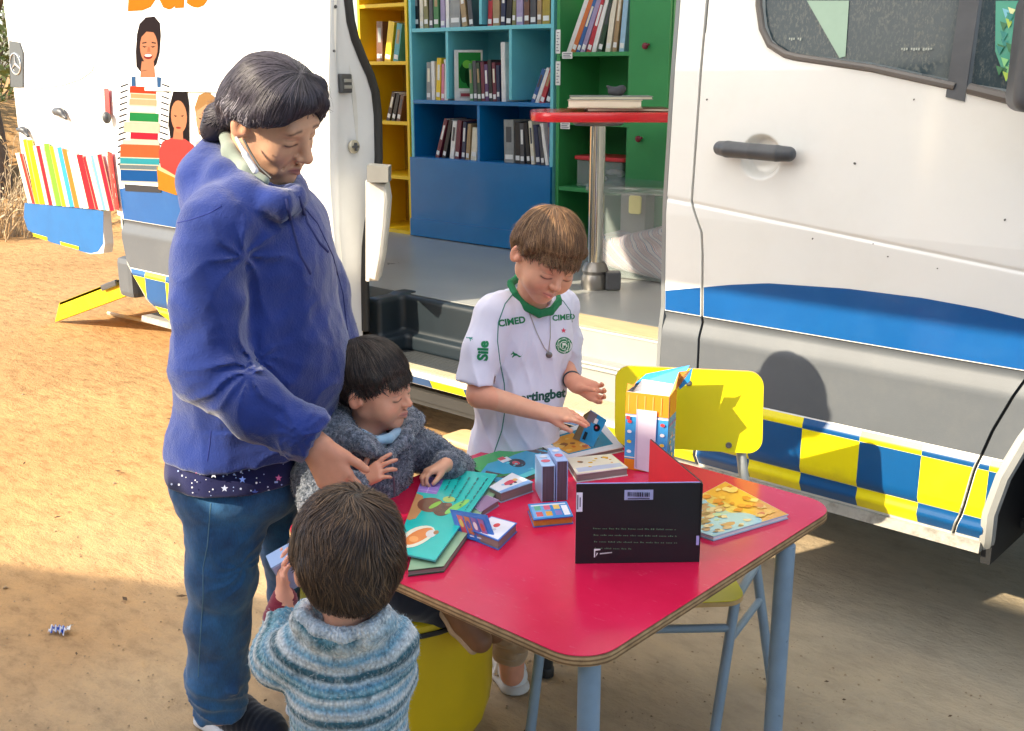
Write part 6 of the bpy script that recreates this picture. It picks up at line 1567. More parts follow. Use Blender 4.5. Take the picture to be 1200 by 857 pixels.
def cols_of(P, cs, seed=0, sc=90):
    a = vnoise(P, sc, seed, 2) * .5 + .5; C = np.array(cs[0])[None] * (1 - a[:, None]) + np.array(cs[1])[None] * a[:, None]; return C
def raycast_px(bv, px, py, lift=.002):
    d = ray(px, py).normalized(); p, n, _, _ = bv.ray_cast(Vector((0, 0, CAMH)), d); return None if p is None else p - d * lift
def px_line(name, bv, pts, r, mat, parent, lift=.0015, sub=6):
    out = []
    for (a, b) in zip(pts, pts[1:]):
        for i in range(sub):
            t = i / sub; q = raycast_px(bv, a[0] + (b[0] - a[0]) * t, a[1] + (b[1] - a[1]) * t, lift)
            if q is not None: out.append(q)
    if len(out) < 2: return None
    return MB().tube(out, r, 6).build(name, mat, parent)
def px_print(name, bv, shapes, px, py, rot, parent, mat=INKC, near=1.0, maxlen=.006):
    """print whose origin sits under photograph pixel px,py; x to the right, y up, in metres"""
    d = ray(px, py).normalized(); O = Vector((0, 0, CAMH)) + d * near; A0 = U; B0 = A0.cross(d).normalized(); B0 = B0 if B0.z > 0 else -B0
    c, s_ = math.cos(rot), math.sin(rot); A = A0 * c + B0 * s_; B = B0 * c - A0 * s_
    return print_mesh(name, shapes, proj_fn(bv, O, A, B, d), parent, mat, maxlen=maxlen, start=.0005, lift=.00008)
def cloth(name, col, var=.10, rough=.9, sheen=.3, bump=.25, bscale=500, **kw): return pbr(name, hexc(col), rough, var=var, vscale=12, bump=bump, bscale=bscale, sheen=sheen, spec=.2, **kw)
def folds(P, amp, sc, seed, ax=None):
    """soft ridged creases; ax: direction along which they run"""
    Q = P if ax is None else P - np.outer(P @ npv(ax), npv(ax)) * .78
    a = vnoise(Q, sc, seed, 2); b = vnoise(Q, sc * 2.3, seed + 5, 1)
    return amp * (np.abs(a) * 1.6 - .5) + amp * .35 * b
def ragged(H, hd, c, nrm, amp):
    c_ = npv(hd.w(*c)); nn = hd.M @ np.array(nrm); nn = nn / np.linalg.norm(nn)
    def d(P):
        q = (P - hd.c) @ hd.M / hd.s; ang = np.arctan2(q[..., 1], q[..., 0])
        return (P - c_) @ nn - amp * (np.sin(ang * 13 + 1) * .5 + np.sin(ang * 29 + 2) * .35 + np.sin(ang * 53) * .25)
    H.ops.append((d, None, None, .006, 'cut'))
def person(body, label):
    tag(body, label, 'person'); return body

# ------------------------------------------------------------------ woman in the blue hooded jacket
def woman():
    fw, rt = dirv(.94, -.34), dirv(-.34, -.94); R = np.stack([npv(fw), npv(rt), npv(Zu)], 1)
    hd = Head(atF(318, 137, 2.21), hbasis(25, 31, 14), 1.0, False)
    a = lambda x, y, F: npv(atF(x, y, F))
    B = Solid(); hd.build(B)
    B.cone(hd.w(0, -.02, -.05), a(296, 232, 2.25), .052, .060, .03)
    B.ell(a(300, 320, 2.25), (.12, .16, .16), .04, R); B.ell(a(300, 450, 2.25), (.13, .15, .17), .05, R); B.ell(a(290, 545, 2.25), (.12, .15, .10), .04, R)
    B.chain([a(252, 268, 2.10), a(241, 440, 2.03), a(346, 503, 1.99), a(366, 518, 1.985)], [.040, .034, .029, .027], .02)
    B.chain([a(342, 262, 2.38), a(382, 392, 2.42), a(430, 462, 2.40)], [.045, .038, .028], .02)
    B.chain([a(264, 585, 2.17), a(258, 690, 2.16), a(257, 830, 2.17)], [.058, .050, .038], .02); B.chain([a(328, 585, 2.34), a(344, 690, 2.40), a(356, 812, 2.44)], [.046, .040, .036], .02)
    # hand: relaxed, thumb towards the table, fingers down
    wv = atF(368, 520, 1.975)
    hand(B, wv, dirv(.46, -.02, -.88), dirv(-.10, .95, -.05), .94, [.22, .34, .42, .5], 1, thumb=(.95, .62, .12), thumbcurl=.25, spread=1.6, wr=.028)
    base = hexc('c79a7d')
    def col(P):
        C = hd.color(P, base, lips=(.42, .17, .14), brow=(.10, .06, .045), blush=.8)
        q = hd.loc(P)
        for (z0, y0, w_, s_) in ((-.050, .080, .0016, 1), (.040, .07, .0018, .8), (.048, .07, .0016, .6)):
            pass
        far = np.linalg.norm(P - npv(wv), axis=1) < .25; C[far] *= np.array([1.02, .93, .92])
        return C
    body = B.build('person', .0032, skinmat('woman_skin'), disp=lambda P: .0012 * vnoise(P, 38, 4, 2), color=col, post=refine(hd))
    person(body, 'woman in a blue hooded jacket with dark tied-back hair, leaning over the seated boy')
    # hair
    H = Solid(); k = hd.s
    E = lambda c, r, kk=.02: H.ell(hd.w(*c), np.array(r) * k, kk, R=hd.M)
    E((0, -.006, .032), (.081, .096, .092)); E((0, .036, .078), (.050, .042, .028), .04); E((.025, .02, .07), (.050, .065, .044), .04)
    H.plane(hd.w(0, .0, .012), hd.M @ np.array((0, .50, -.87)), .015)
    H.ell(hd.w(0, .112, .022), np.array((.060, .050, .046)) * k, .015, R=hd.M, sub=True)
    E((0, -.062, .0), (.070, .052, .060), .02)
    for q in (1, -1): H.chain([hd.w(q * .055, .050, .088), hd.w(q * .074, .042, .056), hd.w(q * .078, .012, .030), hd.w(q * .072, -.04, .010)], [.014, .013, .013, .016], .02)
    H.chain([hd.w(.030, .074, .092), hd.w(.060, .066, .060), hd.w(.074, .046, .034)], [.012, .010, .005], .015); H.chain([hd.w(-.020, .072, .090), hd.w(-.044, .072, .062), hd.w(-.055, .064, .030), hd.w(-.060, .066, .004)], [.012, .012, .011, .005], .015)
    bun = atF(259, 142, 2.25); H.chain([hd.w(0, -.085, -.015), npv(bun.lerp(Vector(hd.w(0, -.085, -.015)), .45)), npv(bun)], [.028, .024, .022], .012)
    H.ell(npv(bun + Zu * .002), (.036, .036, .034), .01); H.ell(npv(bun + dirv(-.6, -.2, -.6) * .022), (.026, .026, .026), .01); H.chain([npv(bun), npv(bun + dirv(-.5, 0, -.5) * .04)], [.022, .012], .01)
    crown = Vector(hd.w(.0, .045, .13))
    dk, gy = hexc('2a2630'), hexc('8d8891')
    hair = H.build('hair', .0035, HAIRM, body, disp=lambda P: .0016 * vnoise(P, 55, 2, 2) , color=lambda P: cols_of(P, (hexc('1d1a22'), hexc('37323c')), 3))
    eartop = Vector(hd.w(0, -.09, -.02))
    def colr(p, r):
        q = hd.loc(npv(p)); g = math.exp(-((q[2] - .035) / .035) ** 2) * (.40 if q[1] > -.05 else .12)
        c = gy if r.random() < g else (hexc('3a3540') if r.random() < .6 else hexc('241f28')); return c
    def flow(p, nr, r):
        q = hd.loc(npv(p)); part = (p - crown); back = eartop - p
        w = min(max((.075 - q[2]) / .07, 0), 1); return part.normalized() * (1 - w) + back.normalized() * w
    strands('hair_strands', hair, crown, 8000, .085, .0019, hair, colr, down=.25, skin=(body, hd), lim=(.050, .022, -.05), seed=4, flow=flow, jitter=.07, lift=(.0008, .0035), free=.15)
    strands('flyaway_hair', hair, crown, 420, .050, .0007, hair, [hexc('3a3540')], down=.1, seed=77, jitter=.55, lift=(.001, .013), free=.4, skin=(body, hd), lim=(.050, .022, -.05))
    s_ = Solid(); s_.chain([npv(bun + Vector(hd.w(0, -.085, -.015) - npv(bun)) * .35 + dirv(0, -1) * .0)] * 1 + [npv(bun + Vector(hd.w(0, -.085, -.015) - npv(bun)) * .30)], [.027, .026]); s_.build('hair_tie', .004, pbr('hair_tie', hexc('2e4a4a'), .8), hair)
    # hooded jacket
    J = Solid()
    J.ell(a(298, 312, 2.25), (.158, .19, .175), .05, R); J.ell(a(306, 420, 2.25), (.182, .205, .19), .07, R); J.ell(a(296, 520, 2.25), (.170, .205, .16), .06, R)
    J.cone(a(262, 262, 2.11), a(338, 258, 2.38), .076, .072, .06); J.ell(a(282, 228, 2.26), (.10, .12, .08), .05, R)
    arm = [a(250, 272, 2.09), a(243, 352, 2.045), a(246, 436, 2.02), a(296, 474, 1.995), a(352, 506, 1.985), a(367, 515, 1.985)]
    J.chain(arm, [.072, .070, .068, .062, .052, .048], .022)
    J.cone(a(350, 505, 1.985), a(366, 514, 1.985), .052, .050, .008)
    J.chain([a(340, 262, 2.38), a(372, 340, 2.42), a(386, 398, 2.42), a(420, 455, 2.40)], [.066, .062, .054, .042], .04)
    # hood rolled round the neck
    ring = [a(252, 176, 2.27), a(264, 206, 2.18), a(292, 228, 2.12), a(326, 238, 2.11), a(345, 232, 2.17), a(345, 222, 2.27), a(334, 200, 2.38), a(295, 172, 2.38), a(262, 168, 2.33), a(252, 176, 2.27)]
    J.chain(ring, [.022, .026, .026, .022, .018, .016, .020, .026, .026, .022], .030)
    J.ell(a(246, 208, 2.27), (.055, .09, .06), .04, R)
    J.cone(hd.w(0, -.03, -.06), a(308, 205, 2.245), .058, .066, .012, True)
    e0, e1 = a(292, 436, 1.97), a(214, 470, 1.98)
    s0 = a(286, 300, 2.05)
    def crease(P):
        out = 0
        for c_, amp, n_, rad, ph in ((e0, .0130, 4.5, .11, .3), (s0, .0095, 3.5, .13, 1.2), (a(352, 505, 1.95), .0060, 6, .07, 0.), (a(350, 500, 2.1), .0085, 3.2, .20, .8)):
            q = P - c_; uu = q @ npv(U); zz = q[:, 2]; rr_ = np.sqrt((q * q).sum(1)); an = np.arctan2(zz, uu) + .5 * vnoise(P, 14, 6)
            out = out + amp * (np.abs(np.sin(an * n_ + ph)) ** .6 - .6) * sstep(0, .025, rr_) * np.exp(-(rr_ / rad) ** 2)
        # long drag lines from the shoulder over the belly
        q = (P - a(330, 260, 2.1)); t = (q @ npv(U)) * .9 + q[:, 2] * .22 + .02 * vnoise(P, 6, 3)
        out = out + .0052 * (np.abs(np.sin(t * 24)) ** .6 - .6) * sstep(-.02, -.10, q[:, 2]) 
        return out * sstep(1.27, 1.21, P[:, 2])
    hem = atF(285, 549, 2.08); J.plane(npv(hem), (npv(-Zu) + .05 * npv(U)), .008)
    cd = Vector(arm[5] - arm[3]).normalized(); J.plane(npv(atF(369, 516, 1.985)), npv(cd), .006)
    wrist = npv(wv)
    # the cut plane must not trim the rest of the jacket: limit it by rebuilding everything before the cuff
    cut = J.ops.pop()
    zc = float(atF(300, 470, 2.0).z)
    def cuffcut(P):
        d = (P - npv(atF(371, 517, 1.985))) @ npv(cd); near = np.linalg.norm(P - npv(atF(371, 517, 1.985)), axis=-1)
        return np.where(near < .085, d, -.05)
    J.ops.append((cuffcut, npv(atF(371, 517, 1.985)) - .09, npv(atF(371, 517, 1.985)) + .09, .003, 'cut'))
    fle = cloth('blue_fleece', '1a2f74', var=.2, rough=.95, sheen=.42, bump=.8, bscale=240)
    jac = J.build('hooded_jacket', .0045, fle, body, disp=lambda P: crease(P) + folds(P, .0055, 7.0, 3, (0.3, 0.2, 1)) + folds(P, .0034, 17, 8, (.5, .4, .3)) + .0006 * vnoise(P, 130, 2))
    bj = bvh_of(jac)
    px_line('zip_seam', bj, [(352, 238), (372, 262), (390, 300), (402, 345), (408, 395)], .0016, pbr('navy_trim', hexc('1c2660'), .7), jac, .0005)
    px_line('drawstring', bj, [(335, 233), (341, 262), (352, 300), (366, 325)], .0036, pbr('navy_cord', hexc('1f2a66'), .7), jac, -.001)
    px_line('drawstring', bj, [(350, 230), (360, 262), (374, 285), (386, 297)], .0036, pbr('navy_cord', hexc('1f2a66'), .7), jac, -.001)
    px_line('side_seam', bj, [(247, 505), (246, 520), (242, 545)], .0010, pbr('seam_blue', hexc('22307c'), .9), jac, .0001)
    px_line('shoulder_seam', bj, [(205, 262), (222, 258), (245, 250), (262, 240)], .0010, pbr('seam_blue', hexc('22307c'), .9), jac, .0001)
    # starry tunic
    T = Solid(); T.ell(a(290, 545, 2.25), (.158, .195, .17), .04, R); T.plane(npv(atF(280, 584, 2.06)), npv(-Zu), .004); T.plane(a(300, 470, 2.2), npv(Zu), .004)
    tun = T.build('starry_tunic', .0045, cloth('navy_tunic', '161a4a', var=.1, rough=.8), body, disp=lambda P: folds(P, .004, 11, 6, (0, 0, 1)))
    bt = bvh_of(tun); r = random.Random(11); sh = []
    O = (285, 565); sc = 2.06 / 1280
    for i in range(80):
        x, y = r.uniform(-95, 90) * sc * 1.03, r.uniform(-22, 34) * sc; s_ = r.choice((.0011, .0014, .0018, .0024)); c = hexc(r.choice(('dfe4f5', 'f2f2fa', 'c9d2f0', '9fb4e8')))
        sh.append((circ(x, y, s_, s_, 6), c))
    for (px, py, c) in ((228, 551, 'd2699a'), (284, 562, '5b78c9'), (300, 578, '4a5fb0'), (214, 546, 'c9d2f0'), (330, 560, 'd2699a'), (262, 573, 'c9d2f0'), (248, 556, 'e9eefc')):
        x, y = (px - O[0]) * sc, -(py - O[1]) * sc; sh.append(([(x + (.0075 if i % 2 == 0 else .0032) * math.sin(i * PI / 5), y + (.0075 if i % 2 == 0 else .0032) * math.cos(i * PI / 5)) for i in range(10)], hexc(c)))
    tag(px_print('star_print', bt, sh, O[0], O[1], 0, tun, maxlen=.01), kind='stuff')
    # jeans
    Q = Solid(); Q.ell(a(285, 560, 2.25), (.145, .175, .10), .04, R)
    Q.chain([a(264, 575, 2.17), a(263, 625, 2.165), a(259, 672, 2.155), a(255, 730, 2.165), a(255, 790, 2.17), a(260, 836, 2.17)], [.080, .075, .070, .064, .064, .060], .03)
    Q.chain([a(328, 575, 2.34), a(337, 640, 2.375), a(346, 700, 2.40), a(352, 760, 2.42), a(357, 822, 2.44)], [.070, .058, .056, .052, .055], .03)
    for (px, py, F_, w_) in ((232, 800, 2.14, .014), (270, 808, 2.12, .012), (240, 822, 2.13, .012)): Q.ell(a(px, py, F_), (w_ * 2.6, w_ * 1.5, w_), .02)
    Q.plane(a(258, 836, 2.17), npv(-Zu) + .12 * npv(fw), .006)
    dn, n, l, b = newmat('denim'); n1 = noise_node(n, l, 12, 5, .6); n2 = noise_node(n, l, 400, 3, .6, stretch=(1, 1, .25))
    c = ramp(n, l, n1.outputs[0], [(.3, hexc('123c66')), (.7, hexc('256293'))]); c2 = ramp(n, l, n2.outputs[0], [(.3, (.7,) * 3), (.7, (1.25,) * 3)])
    l.new(mixc(n, l, c.outputs[0], c2.outputs[0], .7, 'MULTIPLY'), b.inputs['Base Color']); b.inputs['Roughness'].default_value = .85; b.inputs['Sheen Weight'].default_value = .3
    bp = n.new('ShaderNodeBump'); bp.inputs['Strength'].default_value = .35; bp.inputs['Distance'].default_value = .002; l.new(n2.outputs[0], bp.inputs['Height']); l.new(bp.outputs[0], b.inputs['Normal'])
    k0 = a(285, 662, 2.12)
    def kn(P):
        q = P - k0; rr_ = np.sqrt((q * q).sum(1)); an = np.arctan2(q[:, 2], q @ npv(U)) + .6 * vnoise(P, 12, 6)
        o = .0065 * (np.abs(np.sin(an * 4)) ** .6 - .6) * np.exp(-(rr_ / .10) ** 2) * sstep(0, .02, rr_)
        low = np.exp(-((P[:, 2] - .14) / .07) ** 2); return o + .0075 * low * (np.abs(np.sin(P[:, 2] * 95 + 3 * vnoise(P, 7, 4) + (P @ npv(U)) * 22)) ** .6 - .6)
    je = Q.build('jeans', .0045, dn, body, disp=lambda P: folds(P, .0060, 9, 2, (.3, .2, .35)) + folds(P, .0026, 26, 9, (.5, .4, .1)) + kn(P))
    bjn = bvh_of(je); px_line('outer_seam', bjn, [(247, 590), (243, 640), (238, 665), (238, 700), (234, 760), (232, 800)], .0011, pbr('seam_thread', hexc('5f8296'), .8), je, .0003)
    # shoes
    def shoe(name, heel, d, L, w, up, so, parent, stripe=True, par=None):
        d = Vector(d).normalized(); s2 = Vector((d.y, -d.x, 0)); h = Vector(heel); RR = np.stack([npv(d), npv(s2), npv(Zu)], 1); q = lambda f, s_, z: npv(h + d * f * L + s2 * s_ * w + Zu * z)
        S = Solid(); S.chain([q(.12, 0, .045), q(.45, 0, .048), q(.82, .0, .034), q(.90, .05, .032)], [w * .44, w * .50, w * .46, w * .40], .02); S.cone(q(.14, 0, .045), q(.20, 0, .085), w * .42, w * .40, .02); S.plane(q(0, 0, .016), npv(-Zu), .003)
        o = S.build(name, .004, up, parent, disp=lambda P: .001 * np.sin((P @ npv(d)) * 420) * (1 if stripe else 0) + .0006 * vnoise(P, 90, 2))
        S = Solid(); S.chain([q(.12, 0, .0), q(.45, 0, .0), q(.82, .0, .0), q(.92, .05, .0)], [w * .50, w * .56, w * .53, w * .44], .02); S.plane(q(0, 0, .026), npv(Zu), .006); S.plane(q(0, 0, .001), npv(-Zu), .002)
        S.build('sole', .004, so, o); return o
    wht = pbr('white_rubber', hexc('dfe0e2'), .6, var=.06)
    p0 = atZ(238, 840, 0); shoe('shoe', p0, dirv(.84, -.50), .255, .088, cloth('navy_knit', '1a2232', var=.3, rough=.85), wht, body)
    p1 = atZ(345, 828, 0); shoe('shoe', p1, dirv(.84, -.50), .255, .088, cloth('navy_knit', '1a2232'), wht, body)
    # undershirt collar and the white mask hanging from the ear
    S = Solid(); S.chain([a(263, 154, 2.25), a(270, 178, 2.19), a(288, 200, 2.155), a(310, 212, 2.15)], [.014, .015, .013, .010], .015); S.build('undershirt_collar', .0035, cloth('grey_green_knit', '8f9a90', var=.25), body)
    S = Solid(); S.chain([a(277, 162, 2.135), a(288, 182, 2.125), a(299, 200, 2.12)], [.0035, .0055, .0068], .006); S.build('face_mask', .003, pbr('mask_white', hexc('e6e4ea'), .8), body)
    MB().tube([Vector(a(286, 164, 2.125)), Vector(a(293, 178, 2.115)), Vector(a(304, 196, 2.10)), Vector(a(318, 209, 2.085))], .0022, 6).build('mask_strap', BLACKP, body)
woman()

# ------------------------------------------------------------------ standing boy in the white football shirt
def boy():
    a = lambda x, y, F: npv(atF(x, y, F))
    fw, rt = dirv(.42, -.90), dirv(-.90, -.42); R = np.stack([npv(fw), npv(rt), npv(Zu)], 1)
    hd = Head(atF(640, 300, 2.49), hbasis(66, 28, -12), .95, True)
    B = Solid(); hd.build(B)
    B.cone(hd.w(0, -.015, -.05), a(620, 365, 2.58), .034, .040, .02)
    B.ell(a(615, 400, 2.60), (.065, .095, .11), .03, R); B.ell(a(608, 480, 2.60), (.07, .095, .13), .03, R); B.ell(a(604, 560, 2.60), (.08, .10, .09), .03, R)
    wr = atF(636, 484, 2.40)
    B.chain([a(576, 380, 2.53), a(561, 440, 2.48), a(562, 463, 2.45), npv(wr)], [.026, .026, .029, .0195], .012)
    hand(B, wr, dirv(.93, -.06, -.05), dirv(.05, .25, -.9), .66, [.22, .30, .38, .45], -1, thumb=(.8, .30, .45), thumbcurl=.3, wr=.027, spread=1.2)
    wl = atF(671, 447, 2.56)
    B.chain([a(655, 376, 2.69), a(660, 425, 2.71), npv(wl)], [.026, .025, .0195], .012)
    hand(B, wl, dirv(.80, -.20, -.35), dirv(-.15, -.75, .55), .66, [.65, .75, .8, .85], 1, thumb=(.55, -.1, .7), thumbcurl=.4, wr=.027)
    B.chain([a(596, 600, 2.52), a(596, 690, 2.46), a(600, 790, 2.43)], [.060, .045, .030], .02); B.chain([a(632, 600, 2.66), a(640, 690, 2.66), a(645, 765, 2.68)], [.060, .045, .030], .02)
    base = hexc('dba184')
    body = B.build('person', .0028, skinmat('boy_skin'), disp=lambda P: .0006 * vnoise(P, 40, 4), color=lambda P: hd.color(P, base, lips=(.60, .20, .18), brow=(.16, .09, .05)), post=refine(hd))
    person(body, 'standing boy in a white football shirt with green collar, handling the book flap')
    H = Solid(); k = hd.s; E = lambda c, r, kk=.02, sub=False: H.ell(hd.w(*c), np.array(r) * k, kk, R=hd.M, sub=sub)
    E((0, -.010, .032), (.0795, .0935, .088)); ragged(H, hd, (0, .02, .030), (0, .34, -.94), .006)
    E((0, -.046, .004), (.070, .052, .054))
    for q in (1, -1): H.chain([hd.w(q * .069, .030, .040), hd.w(q * .072, .018, .012)], [.010, .006], .012)
    hair = H.build('hair', .003, HAIRM, body, disp=lambda P: .0016 * vnoise(P, 70, 2, 2), color=lambda P: cols_of(P, (hexc('3f2c1e'), hexc('5f4530')), 3))
    crown = Vector(hd.w(.01, -.055, .125)); cl = [hexc(h) for h in ('6a4b32', '866446', '553c29', '967350', '4b3524', '755639')]
    strands('hair_strands', hair, crown, 9500, .070, .0014, hair, cl, down=.14, skin=(body, hd), lim=(.030, .010, -.050), seed=5, jitter=.20, lift=(.0008, .0075), free=.5)
    strands('flyaway_hair', hair, crown, 420, .050, .0007, hair, cl, down=.1, seed=77, jitter=.55, lift=(.001, .013), free=.4, skin=(body, hd), lim=(.030, .010, -.050))
    # shirt
    J = Solid()
    J.ell(a(616, 398, 2.59), (.082, .120, .12), .03, R); J.ell(a(609, 450, 2.60), (.082, .118, .12), .04, R); J.chain([a(606, 470, 2.60), a(602, 570, 2.60)], [.095, .10], .05); J.ell(a(602, 540, 2.60), (.092, .118, .13), .04, R)
    J.cone(a(583, 366, 2.53), a(655, 358, 2.67), .046, .044, .03); J.ell(a(622, 362, 2.60), (.06, .09, .035), .03, R)
    J.chain([a(578, 374, 2.52), a(566, 410, 2.49), a(559, 446, 2.47)], [.046, .047, .050], .018); J.chain([a(655, 366, 2.68), a(662, 400, 2.70), a(663, 432, 2.70)], [.042, .040, .040], .018)
    def cutat(c, nrm, rad):
        c = npv(c); nrm = npv(nrm)
        J.ops.append((lambda P: np.where((np.linalg.norm(P - c, axis=-1) < rad) & ((P - npv(atF(583, 450, 2.55))) @ npv(U) < 0), (P - c) @ nrm, -.05), c - rad, c + rad, .002, 'cut'))
    cutat(a(558, 450, 2.47), Vector(a(559, 446, 2.47) - a(566, 410, 2.49)).normalized(), .068)
    J.cone(a(559, 446, 2.47), a(558, 472, 2.47), .036, .040, .003, True)
    J.cone(a(624, 366, 2.58), a(627, 330, 2.56), .040, .046, .004, True)
    shm = cloth('white_shirt', 'dcd9ea', var=.05, rough=.75, sheen=.2, bump=.25, bscale=700)
    sh = J.build('football_shirt', .0032, shm, body, disp=lambda P: folds(P, .0080, 11, 5, (.35, 0, 1)) + folds(P, .0034, 28, 9, (0, .3, 1)) + .006 * (np.abs(np.sin((P @ npv(U)) * 70 + P[:, 2] * 30 + 2.5 * vnoise(P, 9, 2))) ** .6 - .6) * sstep(.95, .80, P[:, 2]) * .6)
    bs = bvh_of(sh); G = hexc('157a4c'); GM = pbr('green_knit', hexc('1c7a4c'), .85, var=.15); GL = pbr('green_piping', hexc('3b7d72'), .8)
    S = Solid(); ring = [a(598, 331, 2.56), a(604, 344, 2.535), a(616, 358, 2.52), a(632, 366, 2.515), a(646, 363, 2.54), a(655, 352, 2.58), a(652, 338, 2.64), a(630, 326, 2.66), a(606, 325, 2.62), a(598, 331, 2.56)]
    S.chain(ring, [.0068] * 10, .004); S.chain([p - np.array((0, 0, .007)) for p in ring], [.0066] * 10, .004); S.cone(a(627, 352, 2.58), a(628, 318, 2.58), .034, .040, .004, True); S.build('collar', .003, GM, sh)
    px_line('green_piping', bs, [(604, 341), (592, 356), (584, 378), (583, 400), (586, 425), (591, 450), (592, 480), (588, 505), (580, 528), (575, 545)], .0013, GL, sh, .0004)
    px_line('green_piping', bs, [(650, 346), (660, 353), (668, 364), (671, 380)], .0012, GL, sh, .0004)
    m = 2.5 / 1280
    px_print('sponsor_lettering', bs, [(('T', *text_polys('CIMED', .0215, 0, 0, 'CENTER', .0008)), G)], 600.5, 380.5, .16, sh)
    px_print('sponsor_lettering', bs, [(('T', *text_polys('CIMED', .0185, 0, 0, 'CENTER', .0006)), G)], 661, 375, .08, sh)
    px_print('sponsor_lettering', bs, [(('T', *text_polys('Sportingbet', .031, 0, 0, 'LEFT', .0012, shear=.12)), hexc('1b5148'))], 594, 474, .13, sh)
    px_print('sponsor_lettering', bs, [(('T', *text_polys('Sile', .033, 0, 0, 'LEFT', .0015)), G)], 571, 423, PI / 2 - .05, sh)
    cat = [(0, 0), (.012, .003), (.020, .008), (.030, .010), (.036, .015), (.040, .015), (.038, .011), (.046, .004), (.044, .001), (.037, .006), (.034, .002), (.040, -.008), (.036, -.009), (.029, -.001), (.018, .001), (.010, -.004), (.004, -.004), (-.004, .008), (-.006, .014), (-.003, .007)]
    px_print('leaping_cat', bs, [([(-x * .55 + .022, y * .6) for x, y in cat], G)], 600, 416.5, -.12, sh); px_print('leaping_cat', bs, [([(x * .36, y * .45) for x, y in cat], hexc('2f8a80'))], 546, 395, -.5, sh)
    cr = [(circ(0, 0, .0205), G), (circ(0, 0, .0170), hexc('e6ece6')), (circ(0, 0, .0155), G), (circ(0, 0, .0105), hexc('e6ece6')), (circ(0, 0, .0088), G), (rect(-.004, -.006, -.0015, .006), hexc('e6ece6')), (rect(-.0015, .0, .004, .006), hexc('e6ece6'))]
    for i in range(8): cr.append((circ(.0175 * math.cos(i * PI / 4), .0175 * math.sin(i * PI / 4), .0012, n=6), hexc('e6ece6')))
    px_print('club_crest', bs, cr, 661, 405, 0, sh); st = [((.007 if i % 2 == 0 else .003) * math.sin(i * PI / 5), (.007 if i % 2 == 0 else .003) * math.cos(i * PI / 5)) for i in range(10)]
    px_print('red_star', bs, [(st, hexc('d43b58'))], 660.5, 387.5, 0, sh)
    SV = pbr('silver_chain', hexc('b9b2a6'), .3, metal=.8)
    px_line('necklace', bs, [(613, 345), (620, 366), (629, 390), (638, 408), (643, 413)], .0009, SV, body, .002, 8); px_line('necklace', bs, [(643, 413), (645, 395), (645, 372), (643, 360)], .0009, SV, body, .002, 8)
    q = raycast_px(bs, 643.5, 416, .004); 
    if q: MB().lathe(q, [(.0075, 0), (.008, .0015), (.006, .003), (.001, .0034)], 18, -V).build('pendant', pbr('dull_pendant', hexc('7d7a78'), .4, metal=.7), body)
    c = Vector(atF(667, 446.5, 2.60)); dv = (wl - Vector(a(660, 425, 2.72))).normalized(); x = dv.orthogonal().normalized(); y = dv.cross(x); MB().tube([wl - dv * .012 + (x * math.cos(t) + y * math.sin(t)) * .0215 for t in [2 * PI * i / 20 for i in range(21)]], .0022, 6).build('bracelet', pbr('dark_cord', hexc('3b4a52'), .6), body)
    # beige trousers and white shoes
    Q = Solid(); Q.ell(a(603, 580, 2.60), (.088, .115, .09), .03, R); Q.chain([a(592, 600, 2.52), a(594, 690, 2.47), a(597, 762, 2.44)], [.068, .055, .046], .03); Q.chain([a(630, 600, 2.66), a(640, 690, 2.66), a(646, 750, 2.68)], [.066, .055, .046], .03); Q.plane(a(597, 772, 2.44), npv(-Zu), .004)
    for (px, py, F_) in ((590, 752, 2.41), (604, 758, 2.41), (592, 766, 2.41)): Q.ell(a(px, py, F_), (.035, .02, .009), .012)
    Q.build('trousers', .004, cloth('khaki', 'b29474', var=.15, rough=.9), body, disp=lambda P: folds(P, .004, 16, 4, (.4, .2, 0)))
    wm = pbr('white_leather', hexc('dddcdc'), .45, var=.08)
    def sneaker(toe, d, L, w):
        d = Vector(d).normalized(); s2 = Vector((d.y, -d.x, 0)); h = Vector(toe) - d * L; q = lambda f, s_, z: npv(h + d * f * L + s2 * s_ * w + Zu * z)
        S = Solid(); S.chain([q(.14, 0, .040), q(.45, 0, .042), q(.80, 0, .032)], [w * .44, w * .47, w * .46], .02); S.cone(q(.16, 0, .04), q(.22, 0, .085), w * .42, w * .42, .02); S.plane(q(0, 0, .014), npv(-Zu), .003)
        o = S.build('shoe', .0032, wm, body)
        S = Solid(); S.chain([q(.14, 0, .0), q(.45, 0, .0), q(.82, 0, .0)], [w * .50, w * .53, w * .52], .02); S.plane(q(0, 0, .022), npv(Zu), .005); S.plane(q(0, 0, .001), npv(-Zu), .002); S.build('sole', .0035, pbr('shoe_sole', hexc('cfcac4'), .6), o)
        for f, z in ((.46, .070), (.60, .060)):
            S = Solid(); S.chain([q(f, -.50, z - .034), q(f - .02, -.35, z - .002), q(f, 0, z + .012), q(f, .35, z - .002), q(f, .50, z - .034)], [.008] * 5, .006); S.build('velcro_strap', .003, pbr('strap_white', hexc('ecebee'), .5), o)
    sneaker(atZ(608, 815, 0), dirv(.30, -.95), .19, .074); sneaker(atZ(660, 774, 0), dirv(.55, -.83), .19, .074)
boy()

